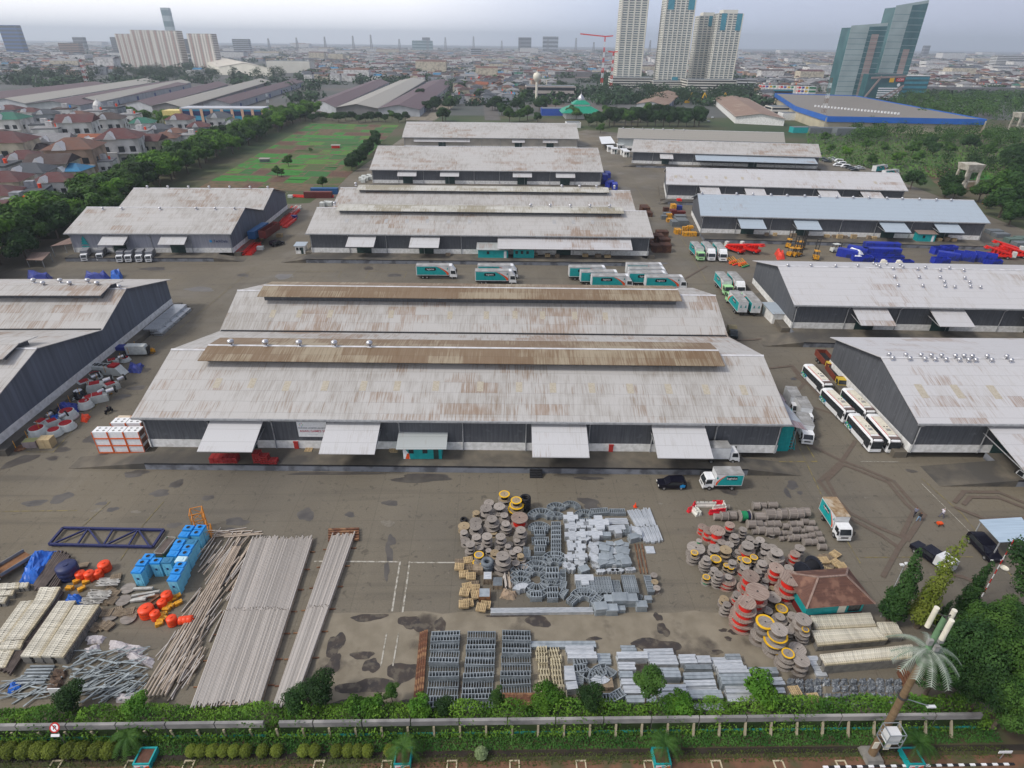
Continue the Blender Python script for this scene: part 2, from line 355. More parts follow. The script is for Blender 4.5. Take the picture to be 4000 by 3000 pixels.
for (px,py,w,h) in ((380,1993,24,6),(530,2000,20,6),(1515,2045,24,14),(2580,1968,12,3),(3380,1945,5,3),(3390,1945,6,3)):
 k += 1; c = G(px,py); sheet('pale_patch_of_road',blob(c.x,c.y,(G(px + w,py) - c).length,(G(px,py - h) - c).length,0,14,.4,k),.02 + k * .0002,PALE)
# painted lines and the red block-paved bands
def ribbon(name,pts,w,z,m,parent=None):
 mb = MB(); Q = [Vector((p.x,p.y,0)) for p in pts]
 for a,b in zip(Q,Q[1:]):
  d = (b - a); n = Vector((-d.y,d.x,0)).normalized() * w / 2; e_ = d.normalized() * w * .45
  mb.face([(*(a - n - e_)[:2],z),(*(b - n + e_)[:2],z),(*(b + n + e_)[:2],z),(*(a + n - e_)[:2],z)][::1])
  z += .0004
 o = mb.build(name,m); o['kind'] = 'structure'; return o
LINEW = mat('worn_white_line',(.42,.40,.35),(.2,.18,.14),2,.8,lo=.45,hi=.6)
LINEY = mat('worn_yellow_line',(.25,.20,.065),(.14,.12,.08),1.2,.8,lo=.4,hi=.6)
REDB = mat('red_block_paving',(.112,.082,.064),(.125,.098,.076),1.5,.85,c3=(.11,.092,.074),s3=.5,lo3=.55,hi3=.7)
z = .03
for pts,w,m_,nm in (
 ([(1230,2193),(1563,2195),(1547,2290),(1532,2386)],.22,LINEW,'white_line'),([(1600,2196),(1590,2270),(1573,2390)],.22,LINEW,'white_line'),([(1600,2198),(1830,2198)],.2,LINEW,'white_line'),
 ([(1510,2475),(1488,2600)],.16,LINEW,'white_line'),([(1556,2475),(1535,2600)],.16,LINEW,'white_line'),([(2050,2197),(2330,2200)],.16,LINEW,'white_line'),
 ([(300,1440 + 555),(0,1998)],.12,LINEY,'yellow_line'),([(210,1766),(205,1766)],.1,LINEY,'yellow_line'),([(100,1765),(208,1766),(360,1600),(595,1360),(790,1215)],.13,LINEY,'yellow_line'),
 ([(790,1215),(1000,1040)],.1,LINEY,'yellow_line'),([(1132,1088),(1158,1060),(1335,1060),(1320,1085)],.12,LINEY,'yellow_line'),([(1428,1088),(1443,1060),(1590,1062),(1578,1086)],.12,LINEY,'yellow_line'),
 ([(3045,1804),(3190,1803),(3150,1740)],.2,LINEY,'yellow_line'),([(3000,1500),(3100,1700),(3230,1980),(3360,2200)],.12,LINEY,'yellow_line'),([(3360,1803),(3515,1805)],.1,LINEW,'white_line'),
 ([(2600,835),(2680,960),(2760,1100)],.12,LINEY,'yellow_line'),([(2480,725),(2560,840)],.12,LINEY,'yellow_line'),([(3600,1870),(3760,2010),(3950,2250)],.12,LINEY,'yellow_line'),([(3360,2178),(3800,2176)],.1,LINEY,'yellow_line'),
 ([(430,1960),(230,2140)],.1,LINEY,'yellow_line'),([(640,1960),(560,2050),(470,2190)],.1,LINEY,'yellow_line'),([(3600,1890),(3830,2120)],.1,LINEW,'white_line')):
 z += .001; ribbon(nm,[G(*p) for p in pts],w,z,m_)
for pts in ([(3095,1440),(3140,1500),(3085,1560),(3260,1620)],[(3110,1475),(3150,1500)],
   [(3160,1738),(3280,1797),(3370,1830),(3490,1880),(3560,1960),(3610,2010),(3510,2140),(3440,2090),(3320,2025),(3260,1960),(3200,1880),(3290,1800),(3340,1725)],
   [(3230,1876),(3292,1815),(3370,1845),(3470,1885),(3540,1970),(3570,1996),(3520,2098),(3440,2065),(3320,2005),(3270,1950),(3230,1876)],
   [(3510,2140),(3450,2250)],[(3545,2110),(3610,2010)],[(3665,2230),(3760,2255),(3850,2290)],[(3730,1962),(3765,1922),(3900,1924),(4000,1965)],[(3765,1970),(3790,1943),(3900,1945),(4000,1985)],[(3735,1985),(3850,2030),(4000,2025)],
   [(3000,1440),(3095,1430),(3210,1560)],[(2760,1040),(2640,1110)],[(2420,1280),(2900,1330),(3060,1320),(3110,1260)]):
 z += .006; ribbon('red_paving_band',[G(*p) for p in pts],.62,z,REDB)
z0mark = z
# ---------------- warehouses ----------------
class WH:
 def __init__(s,label,A,B,prof,roof=None,wall=None,zb=1.2,name='warehouse',ov=.9,u0=None,u1=None,cat='warehouse',band=1.5,skew=0.0,bays=12.0,dark=.15,ridgecap=True):
  A = Vector((A[0],A[1],0)); B = Vector((B[0],B[1],0))
  s.A = A; d = B - A; s.L = d.length; s.ang = math.atan2(d.y,d.x); s.d = d.normalized(); s.prof = prof; s.skew = skew; s.ov = ov; s.zb = zb
  roof = roof or ROOF; wall = wall or WALLD
  s.root = thing(name,label,cat,(A.x,A.y,0),s.ang)
  s.wall = wall
  D = prof[-1][0]; L = s.L
  X = lambda u,v: u + v * skew
  s.X = X
  # roof: one thin folded sheet
  mb = MB(); th = .14
  for (v0,z0),(v1,z1) in zip(prof,prof[1:]):
   T = [(X(0,v0),v0,z0),(X(L,v0),v0,z0),(X(L,v1),v1,z1),(X(0,v1),v1,z1)]
   Bt = [(a,b,c - th) for a,b,c in T]
   mb.hexa([Bt[0],Bt[1],Bt[2],Bt[3],T[0],T[1],T[2],T[3]])
  s.roof = mb.build('roof',roof,s.root)
  # walls
  v0,v1 = ov,D - ov
  def zt(v):
   for (a,za),(b,zb_) in zip(prof,prof[1:]):
    if a <= v <= b: return za + (zb_ - za) * (v - a) / (b - a) - .2
   return prof[-1][1] - .2
  s.zt = zt
  W = MB(); ins = [p[0] for p in prof if v0 < p[0] < v1]
  W.face([(X(ov,v0),v0,zb),(X(L - ov,v0),v0,zb),(X(L - ov,v0),v0,zt(v0)),(X(ov,v0),v0,zt(v0))])
  W.face([(X(L - ov,v1),v1,zb),(X(ov,v1),v1,zb),(X(ov,v1),v1,zt(v1)),(X(L - ov,v1),v1,zt(v1))])
  vs = [v0] + ins + [v1]
  for xx in (ov,L - ov):
   for a,b in zip(vs,vs[1:]):
    q = [(X(xx,a),a,zb),(X(xx,b),b,zb),(X(xx,b),b,zt(b)),(X(xx,a),a,zt(a))]
    W.face(q if xx > ov else q[::-1])
  W.build('wall',wall,s.root)
  # white base band
  W = MB(); e_ = .06
  if band:
   W.rbox(ov - e_,L - ov + e_,v0 - e_,v0 + .1,zb,zb + band)
   for xx,sg in ((ov,-1),(L - ov,1)):
    W.hexa([(X(xx - .06,v0 + .1),v0 + .1,zb),(X(xx + .06,v0 + .1),v0 + .1,zb),(X(xx + .06,v1),v1,zb),(X(xx - .06,v1),v1,zb),(X(xx - .06,v0 + .1),v0 + .1,zb + band),(X(xx + .06,v0 + .1),v0 + .1,zb + band),(X(xx + .06,v1),v1,zb + band),(X(xx - .06,v1),v1,zb + band)])
   W.build('base_wall',WHITE,s.root)
  # gutter and downpipes
  g = MB(); g.rbox(-.05,L + .05,-.22,.0,prof[0][1] - .34,prof[0][1] - .02)
  g.build('gutter',PIPE,s.root)
  n = max(2,round(L / bays))
  for i in range(n + 1):
   u = ov + .3 + (L - 2 * ov - .6) * i / n
   p = MB(); zz = prof[0][1] - .3
   p.tube((u,-.1,zz),(u,v0 - .16,zz - .9),.11).tube((u,v0 - .16,zz - .9),(u,v0 - .16,zb),.11)
   p.build('downpipe',PIPE,s.root)
  if ridgecap:
   for i in range(1,len(prof) - 1):
    v,z_ = prof[i]
    if prof[i - 1][1] < z_ > prof[i + 1][1]:
     MB().prism([(v - .35,z_ - .04),(v,z_ + .12),(v + .35,z_ - .04)],X(0,v) - .02,X(L,v) + .02).build('ridge_cap',RIDGE,s.root)
    elif prof[i - 1][1] > z_ < prof[i + 1][1]:
     MB().rbox(X(0,v) + .3,X(L,v) - .3,v - .35,v + .35,z_ + .02,z_ + .14).build('valley_gutter',DARK,s.root)
 def loc(s,w):
  """world point -> u, v"""
  q = Vector((w.x - s.A.x,w.y - s.A.y)); c,k = math.cos(s.ang),math.sin(s.ang)
  x,y = q.x * c + q.y * k,-q.x * k + q.y * c
  return x - y * s.skew,y
 def on_roof(s,px,py):
  z_ = 17.0
  while z_ > 6:
   u,v = s.loc(G(px,py,z_))
   if 0 <= v <= s.prof[-1][0] and z_ <= s.zt(v) + .2: return u,v,z_
   z_ -= .03
  return None
 def canopy(s,pxl,pxr,py,zo=4.7,mats=None,ztop=None,zin=None):
  a = s.loc(G(pxl,py,zo)); b = s.loc(G(pxr,py,zo)); v = (a[1] + b[1]) / 2
  zi = zin or s.prof[0][1] - .75; vi = s.ov - .05
  mb = MB(); x0,x1 = s.X(a[0],v),s.X(b[0],v)
  T = [(x0,v,zo),(x1,v,zo),(x1,vi,zi),(x0,vi,zi)]
  mb.hexa([(p,q,r - .12) for p,q,r in T] + T)
  c = mb.build('canopy',mats or ROOFC,s.root)
  st = MB()
  for xx in (x0 + .15,x1 - .15,(x0 + x1) / 2): MB().bar((xx,vi,zi - 1.6),(xx,v + .6,zo - .2),.1,.12).build('canopy_bracket',PIPE,c)
  # sliding door below it
  w = min(4.6,(x1 - x0) * .55); xm = (x0 + x1) / 2
  d = MB(); d.rbox(xm - w / 2,xm + w / 2,s.ov - .22,s.ov - .08,s.zb,s.zb + 4.2,0)
  d.build('door',DKGREEN,s.root)
  return x0,x1,v
 def monitor(s,pl,pr,ridge_i,half=4.6,rise=.95,low=.2,mats=None,u=None):
  v,z_ = s.prof[ridge_i]
  if u: u0,u1 = u
  else:
   u0 = s.loc(G(*pl,z_ + low))[0]; u1 = s.loc(G(*pr,z_ + low))[0]
  X = s.X; zr,zl = z_ + rise,z_ + low; th = .12
  mb = MB()
  for (va,za),(vb,zb_) in (((v - half,zl),(v,zr)),((v,zr),(v + half,zl))):
   T = [(X(u0,v),va,za),(X(u1,v),va,za),(X(u1,v),vb,zb_),(X(u0,v),vb,zb_)]
   mb.hexa([(a,b,c - th) for a,b,c in T] + T)
  m = mb.build('monitor_roof',mats or ROOFM,s.root)
  w = MB(); sl_ = (z_ - s.prof[ridge_i - 1][1]) / (v - s.prof[ridge_i - 1][0]); hv = half - 1.6
  for sg in (-1,1):
   vv = v + sg * hv; w.face([(X(u0 + .8,v),vv,z_ - hv * sl_ - .05),(X(u1 - .8,v),vv,z_ - hv * sl_ - .05),(X(u1 - .8,v),vv,zr - (zr - zl) * hv / half - .1),(X(u0 + .8,v),vv,zr - (zr - zl) * hv / half - .1)])
  for uu in (u0 + .8,u1 - .8):
   w.face([(X(uu,v),v - hv,z_ - hv * sl_ - .05),(X(uu,v),v,z_ - .1),(X(uu,v),v + hv,z_ - hv * sl_ - .05),(X(uu,v),v + hv,zr - (zr - zl) * hv / half - .12),(X(uu,v),v,zr - .12),(X(uu,v),v - hv,zr - (zr - zl) * hv / half - .12)])
  w.build('louvre_wall',WALLD,m)
  MB().prism([(v - .3,zr - .03),(v,zr + .1),(v + .3,zr - .03)],u0,u1).build('ridge_cap',mats or RIDGE,m)
  s.mon = getattr(s,'mon',[]) + [(u0,u1,v,zr)]
  return m
 def vent(s,u,v,z_,k=1.0,q=.62):
  if not hasattr(WH,'VM'):
   b = MB(); b.box(0,0,-.35,1.0,1.0,.35,0,top=.8).lathe([(.3,0),(.3,.25),(.62,.38),(.74,.75),(.6,1.1),(.25,1.28),(.01,1.3)],12)
   WH.VM = b.mesh('roof_ventilator',SILVER)
  o = bpy.data.objects.new('roof_ventilator',WH.VM); COL.objects.link(o); o.parent = s.root; o.location = (s.X(u,v),v,z_ + .08); o.scale = (k * q,k * q,k * q)
 def vents(s,pts,zadd=0.0,k=1.0):
  for p in pts:
   q = s.on_roof(*p)
   if q: s.vent(q[0],q[1],q[2] + zadd,k)
 def dock(s,u0,u1,depth,r0=9.0,r1=9.0,mats=None,side=None,sidew=2.4,stairs=(),h=None):
  """loading platform with ramps running along the front"""
  h = h or s.zb; v = s.ov; mb = MB()
  mb.hexa([(u0,v - depth,0),(u1,v - depth,0),(u1,v,0),(u0,v,0),(u0,v - depth,h),(u1,v - depth,h),(u1,v,h),(u0,v,h)],1)
  mb.face([(u0,v - depth,h + .004),(u1,v - depth,h + .004),(u1,v - .02,h + .004),(u0,v - .02,h + .004)],0)
  if r0: mb.prism([(u0 - r0,0),(u0,0),(u0,h)],v - depth,v - depth * .30,'y',0)
  if r1: mb.prism([(u1 + r1,0),(u1,0),(u1,h)],v - depth,v - depth * .30,'y',0)
  if side is not None:
   D = s.prof[-1][0]
   for sg in side:
    if sg < 0: mb.hexa([(s.X(s.ov - sidew,v),v - .01,0),(s.ov,v - .01,0),(s.X(s.ov,D),D,0),(s.X(s.ov - sidew,D),D,0),(s.X(s.ov - sidew,v),v - .01,h - .01),(s.ov,v - .01,h - .01),(s.X(s.ov,D),D,h - .01),(s.X(s.ov - sidew,D),D,h - .01)],0)
    else: mb.hexa([(s.L - s.ov,v - .01,0),(s.L - s.ov + sidew,v - .01,0),(s.X(s.L - s.ov + sidew,D),D,0),(s.X(s.L - s.ov,D),D,0),(s.L - s.ov,v - .01,h - .01),(s.L - s.ov + sidew,v - .01,h - .01),(s.X(s.L - s.ov + sidew,D),D,h - .01),(s.X(s.L - s.ov,D),D,h - .01)],0)
  o = mb.build('loading_platform',[DOCKT,GREYW],s.root)
  e2 = MB().rbox(u0,u1,v - depth - .05,v - depth + .1,h - .16,h + .02)
  e2.build('platform_edge',DARK,o)
  for u in stairs:
   q = MB()
   for i in range(4): q.rbox(u - 1,u + 1,v - depth - .3 * (4 - i) - .05,v - depth - .3 * (3 - i) - .05,.02,h * (i + 1) / 5)
   q.build('steps',DARK,o)
  return o
 def skylights(s,pts,m=None,w=1.1,l=2.2):
  for p in pts:
   q = s.on_roof(*p)
   if not q: continue
   u,v,z_ = q; z0,z1 = s.zt(v - l / 2) + .2,s.zt(v + l / 2) + .2
   mb = MB(); T = [(s.X(u - w / 2,v),v - l / 2,z0 + .02),(s.X(u + w / 2,v),v - l / 2,z0 + .02),(s.X(u + w / 2,v),v + l / 2,z1 + .02),(s.X(u - w / 2,v),v + l / 2,z1 + .02)]
   mb.hexa([(a,b,c - .03) for a,b,c in T] + T).build('rooflight',m or SKYL,s.root)
SKYL = mat('yellowed_rooflight',(.44,.40,.325),(.36,.32,.25),3,.5)
T12 = lambda f,n=1: None
def PR(*a): return list(a)
# central front pair
w1 = WH('huge double-gabled grey warehouse in the middle with two rusty raised ridge roofs',(-58.5,82.0),(46.9,79.5),
  [(0,7.5),(15.4,12.0),(33.0,7.5),(44.8,12.0),(61.5,7.5)],bays=10.5)
w1.monitor((774,1405),(2833,1429),1); w1.monitor((1004,1157),(2664,1173),3,rise=1.25,low=.4)
for px in (904,1040,1172,1310,1447):
 u = w1.loc(G(px,1346,13))[0]; w1.vent(u,15.4,12.95,1.35)
for a in ((768,985,1764),(1244,1463,1773),(2079,2303,1786),(2570,2787,1790)): w1.canopy(*a)
w1.dock(2.2,98.5,4.6,12.5,9.0,stairs=(64.6,)); w1.skylights([(1120,1508),(1270,1508),(1420,1508),(1552,1508),(1703,1508),(1876,1510),(2028,1512),(2160,1515),(2312,1516),(2462,1518),(2612,1520),(2758,1522),(2905,1524),(850,1497),(985,1497)])
w1.skylights([(1066,1226),(1170,1226),(1290,1226),(1528,1228),(1758,1232),(1900,1232),(2012,1230),(2120,1232),(2245,1234),(2365,1236)])
w2 = WH('long double-gabled grey warehouse behind the middle row of trailers',(-60.3,188.3),(48.8,185.9),[(0,7.5),(15.1,12),(30.2,7.5),(46.6,12),(62,7.5)])
w2.monitor((1310,822),(2441,836),1,mats=ROOFG); w2.monitor((1389,743),(2383,754),3,mats=ROOFG)
for px in (1300,2072,2148,2226,2302,2378):
 u = w2.loc(G(px,806,13))[0]; w2.vent(u,15.1,12.95,1.2)
for px in (1378,2195,2264,2330,2400): w2.vent(w2.loc(G(px,733,13))[0],46.6,12.95,1.2)
for a in ((1348,1459,964),(1596,1713,967)): w2.canopy(*a,zo=4.9)
w2.canopy(1943,2470,974,zo=4.6,mats=ROOFW)
w2.dock(1.0,106,7,8,5,side=(-1,1),sidew=2.2); w2.skylights([(1355,862),(1437,862),(1508,863),(1590,863),(1670,864),(1752,865),(1835,866),(2165,868),(2240,868),(2315,868)],m=mat('grey_rooflight',(.4,.4,.41),(.33,.33,.33)))
w3 = WH('grey warehouse third from the front of the middle row, four short canopies',(-60.6,297.6),(49.9,295.8),[(0,7.5),(24.5,14.5),(49,7.5)])
for a in ((1551,1626,688),(1718,1793,689),(2003,2078,692),(2172,2247,694)): w3.canopy(*a,zo=5)
w3.dock(1,109,5,6,6)
w4 = WH('farthest warehouse of the middle row with cream front wall',(-60.7,409.3),(51.7,408.2),[(0,7.5),(10,10.6),(24,13.9),(48,7.5)],wall=mat('cream_wall',(.40,.37,.32),(.33,.31,.27),.3))
for a in ((1615,1836,554),(2000,2050,557),(2120,2179,558)): w4.canopy(*a,zo=5,mats=ROOFW)
w4.dock(1,109,5,0,0)
# left
w5 = WH('double-gabled warehouse at the left behind parked small trucks',(-134.2,187.3),(-83.1,187.7),[(0,7.5),(15,12),(30.2,7.5),(44.6,12),(60,7.5)],wall=WALLL)
MB().face([(51.1 - .86 + .0,.95,2.7),(51.1 - .86,59,2.7),(51.1 - .86,59,7.2),(51.1 - .86,44.6,11.7),(51.1 - .86,30.2,7.2),(51.1 - .86,15,11.7),(51.1 - .86,.95,7.4)]).build('gable_cladding',WALLB,w5.root)
for a in ((380,481,957),(615,719,955)): w5.canopy(*a,zo=4.9)
w5.dock(1,46,5.5,0,9,side=(1,),sidew=2.2)
w5.vents([(402,820),(476,820),(626,820),(767,820),(841,820),(916,820)],.1)
for u in (5,12.5,20,27.5,35,42.5,49): w5.vent(u,44.6,12.1)
LX = G(0,1585,7.5)
w6 = WH('big double-gabled warehouse cut off by the left edge with blue-grey gable',(-170,80.6),(-81.8,81.0),[(0,7.5),(16.8,12),(34.6,7.5),(46.6,12),(65.3,7.5)],wall=WALLB)
w6.monitor((-900,1153),(384,1153),3,u=(10,w6.loc(G(384,1153,12.45))[0]),mats=ROOF); w6.monitor((-900,1398),(5,1398),1,u=(10,w6.loc(G(5,1398,12.45))[0]),mats=ROOF)
for px,py in ((104,1097),(144,1106),(211,1096),(253,1104),(321,1096),(362,1104)):
 u = w6.loc(G(px,py + 6,13.6))[0]; w6.vent(u,46.6 + (1.5 if py < 1100 else -.2),12.8,1.2)
w6.vents([(438,1122),(468,1128)],.1)
w6.dock(10,86,5,0,0,side=(1,),sidew=2.0)
# right
w7 = WH('farthest pale warehouse of the right row with glass-fronted gable',(76.6,414.6),(180.0,399.0),[(0,7.5),(11,12),(24,7.5)],roof=ROOFGREY,wall=mat('pale_teal_wall',(.48,.52,.52),(.4,.44,.44),.3),skew=.09)
w7.vents([(2434,503),(2472,504),(2510,505),(2551,506),(2590,507),(2630,509),(2670,510)],.1)
w8 = WH('long grey warehouse of the right row with one long blue-white canopy',(75.0,357.7),(176.8,343.5),[(0,7.5),(15,12),(30,7.5)],skew=.12)
w8.canopy(2579,2631,620,zo=5); w8.canopy(2721,3188,633,zo=5,mats=ROOFB); w8.dock(3,101,6,8,0,side=(1,))
w9 = WH('long pale-roofed warehouse of the right row behind the blue-grey one',(72.7,268.0),(173.0,257.5),[(0,7.5),(14.8,12),(30,7.5)],roof=ROOFW,skew=.10)
for a in ((2741,2818,760),(2918,2995,763),(3210,3287,772),(3380,3457,777)): w9.canopy(*a,zo=4.9,mats=ROOFW)
w9.dock(1,99,6,4,6,side=(-1,)); w9.skylights([(2640,690),(2700,691),(2760,693),(2835,695),(2900,697),(2965,698),(3280,709),(3420,714)])
w10 = WH('long warehouse with newer blue-grey roof on the right',(71.7,213.4),(170.4,205.2),[(0,7.5),(14.4,12),(28.8,7.5)],roof=ROOFB,skew=.08)
for a in ((2897,2995,893),(3118,3212,897),(3462,3559,907),(3674,3766,909)): w10.canopy(*a,zo=4.9,mats=ROOFB)
w10.dock(1,98,8,0,7,side=(-1,),sidew=2.6)
w10.vents([(2741,760),(2876,762),(2940,763),(3010,766),(3073,768),(3142,770),(3199,772),(3267,774),(3331,776),(3393,777),(3463,779),(3523,781),(3590,783),(3656,785),(3714,787)],.1)
w11 = WH('warehouse with a roof full of silver ventilators at the right edge',(69.1,129.9),(168,125.6),[(0,7.5),(14.8,12),(33,7.5)],roof=ROOFW,skew=.03)
for a in ((3366,3502,1272),(3674,3809,1276),(4060,4200,1285)): w11.canopy(*a,zo=4.7,mats=ROOFW)
w11.dock(1,90,8,9,0,side=(-1,),sidew=2)
w11.vents(k=.86,zadd=.05,pts=[(3076,1042),(3166,1042),(3262,1044),(3349,1044),(3410,1035),(3422,1042),(3434,1046),(3463,1038),(3514,1042),(3524,1048),(3486,1054),(3582,1056),(3612,1050),(3670,1060),(3706,1052),(3762,1061),
           (3492,1087),(3588,1088),(3670,1089),(3766,1091),(3686,1106),(3785,1108),(3505,1120),(3602,1122),(3690,1123),(3727,1126),(3788,1125),(3827,1127)])
w12 = WH('pale-roofed warehouse at the right edge beside the parked coaches',(67.5,79.6),(160,78.2),[(0,7.5),(14.6,12),(32.6,7.5)],roof=ROOFW,skew=.03)
w12.canopy(4005,4260,1842,zo=4.7,mats=ROOFW); w12.canopy(4500,4760,1842,zo=4.7,mats=ROOFW)
w12.dock(14,85,7.5,12,0,side=(-1,),sidew=2.2)
w12.vents(k=.88,zadd=.05,pts=[(3470,1392),(3484,1407),(3535,1394),(3551,1408),(3594,1395),(3610,1410),(3634,1396),(3650,1411),(3674,1397),(3692,1412),(3728,1398),(3744,1413),(3762,1398),(3780,1414),(3794,1399),(3808,1414),(3852,1399),(3870,1414),(3928,1400),(3946,1415)])
w12.skylights([(3600,1528),(3740,1530),(3884,1532)],w=1.3,l=3)
# ---------------- lettering ----------------
def text_mb(txt,size,m=0,bold=0.0,space=1.0):
 cu = bpy.data.curves.new('t','FONT'); cu.body = txt; cu.size = size; cu.align_x = 'CENTER'; cu.align_y = 'CENTER'; cu.offset = bold; cu.space_character = space
 o = bpy.data.objects.new('t',cu); COL.objects.link(o); dg = bpy.context.evaluated_depsgraph_get(); dg.update()
 me = bpy.data.meshes.new_from_object(o.evaluated_get(dg)); mb = MB()
 for p in me.polygons: mb.face([me.vertices[i].co[:] for i in p.vertices],m)
 bpy.data.objects.remove(o); bpy.data.curves.remove(cu); bpy.data.meshes.remove(me)
 return mb
def side_mat(sgn,y,x0,z0):
 """matrix that stands a flat xy drawing up on a side wall; sgn -1 faces -y"""
 return Matrix.Translation((x0,y,z0)) @ (Matrix.Rotation(math.pi / 2,4,'X') if sgn < 0 else Matrix.Rotation(math.pi,4,'Z') @ Matrix.Rotation(math.pi / 2,4,'X'))
# ---------------- vehicle materials ----------------
GLASS = mat('vehicle_glass',(.02,.025,.03),(.035,.04,.045),2,.12)
TYRE = mat('tyre_rubber',(.02,.02,.02),(.03,.03,.03),3,.9)
RIM = mat('wheel_rim',(.45,.45,.46),(.3,.3,.3),3,.4,.5)
CHAS = mat('chassis',(.03,.03,.032),(.05,.045,.04),2,.8)
BOXGREY = mat('dusty_box_roof',(.30,.30,.30),(.22,.215,.20),1.2,.7,c3=(.38,.38,.38),s3=.6)
BOXW = S('white_box_side',(214,216,218),.5,scale=1)
BOXRUST = mat('rusty_box_roof',(.36,.27,.17),(.22,.14,.07),1.6,.8,c3=(.42,.36,.28),s3=.9)
BLACKP = S('black_paint',(22,22,34),.25)
LIGHTGREEN = S('pale_green_paint',(168,222,160),.4)
REDP = S('red_light',(190,30,26),.4)
LAMP = S('headlamp_lens',(230,230,225),.2)
CREAM = S('cream_paint',(226,221,205),.45)
NAVY = S('navy_paint',(30,38,90),.5)
def wheels(root,xs,hw,r=.42,w=.28):
 for x in xs:
  for sg in (-1,1):
   o = MB().tube((x,sg * (hw - w),r),(x,sg * hw,r),r,14,smooth=False).build('wheel',TYRE,root)
   MB().tube((x,sg * (hw + .005),r),(x,sg * (hw + .03),r),r * .5,10,smooth=False).build('rim',RIM,o)
def cab(root,x0,x1,w,z0,z1,m,hood=.0,name='cab'):
 """x1 is the nose"""
 L = x1 - x0; prof = [(x0,z0),(x1,z0),(x1 + .02,z0 + (z1 - z0) * .42),(x1 - .34,z1 - .12),(x1 - .5,z1),(x0,z1)]
 c = MB().prism(prof,-w / 2,w / 2,'y').build(name,m,root)
 za,zb = z0 + (z1 - z0) * .45,z1 - .16; xa,xb = x1 + .035,x1 - .31
 MB().face([(xa,-w / 2 + .12,za),(xa,w / 2 - .12,za),(xb,w / 2 - .16,zb),(xb,-w / 2 + .16,zb)]).build('windscreen',GLASS,c)
 for sg in (-1,1):
  y = sg * (w / 2 + .015)
  q = [(x0 + .35,y,za),(x1 - .25,y,za - .06),(x1 - .42,y,zb),(x0 + .35,y,zb)]
  MB().face(q if sg < 0 else q[::-1]).build('side_window',GLASS,c)
  MB().rbox(x1 - .05,x1 + .05,sg * w * .38 - .17,sg * w * .38 + .17,z0 + .12,z0 + .34).build('headlight',LAMP,c)
  MB().rbox(x1 - .1,x1 + .04,sg * (w / 2 + .2) - .1,sg * (w / 2 + .2) + .1,za,zb - .1).build('mirror',CHAS,c)
 MB().rbox(x1 - .1,x1 + .09,-w / 2,w / 2,z0 - .16,z0 + .1).build('bumper',m,c)
 MB().rbox(x1 - .02,x1 + .035,-w * .28,w * .28,z0 + .14,z0 + .38).build('grille',CHAS,c)
 return c
def livery(root,x0,x1,y,z0,z1,sg,word=True,small=False):
 """teal panel, orange sweep and black word plate on a cargo side; x0 rear, x1 front"""
 L = x1 - x0; H = z1 - z0; mb = MB(); yy = sg * (y + .015); f = lambda a,b,o=0: (x0 + a * L,yy + sg * o,z0 + b * H)
 N_ = 8; cur = [(.93 - .30 * (i / N_) ** 1.7,.06 + .86 * i / N_) for i in range(N_ + 1)]; cu2 = [(.985 - .42 * (i / N_) ** 1.7,.06 + .86 * i / N_) for i in range(N_ + 1)]
 cu2 = [(a + .085 * (1 - i / N_) ** .6 * .9 + .02,b) for i,(a,b) in enumerate(cur)]
 P = [f(.02,.06)] + [f(a,b) for a,b in cur] + [f(.02,.92)]
 mb.face(P if sg < 0 else P[::-1],0)
 P = [f(a,b,.004) for a,b in cur] + [f(min(a,.985),b,.004) for a,b in cu2[::-1]]
 mb.face(P if sg < 0 else P[::-1],1)
 if word:
  a0,a1,b0,b1 = (.27,.60,.50,.80) if not small else (.22,.62,.52,.80)
  q = [(a0 + .015,b0),(a1 - .015,b0),(a1,b0 + .07),(a1,b1 - .07),(a1 - .015,b1),(a0 + .015,b1),(a0,b1 - .07),(a0,b0 + .07)]
  P = [f(a,b,.008) for a,b in q]; mb.face(P if sg < 0 else P[::-1],2)
  t = text_mb('logistics',H * .235,3,.006)
  mb.add(t,side_mat(sg,sg * (y + .032),x0 + L * (a0 + a1) / 2,z0 + H * (b0 + b1) / 2))
 # small tree emblem at the front top
 c = f(.955 if sg < 0 else .955,.72,.006); k = H * .09
 for i in range(3):
  r_ = k * (1 - .25 * i); P = [(c[0] - r_,c[1],c[2] + k * .6 * i - k),(c[0] + r_,c[1],c[2] + k * .6 * i - k),(c[0],c[1],c[2] + k * .6 * i + k * .3)]
  mb.face(P if sg < 0 else P[::-1],0)
 return mb.build('side_livery',[TEAL,ORANGE,BLACKP,WHITEP],root)
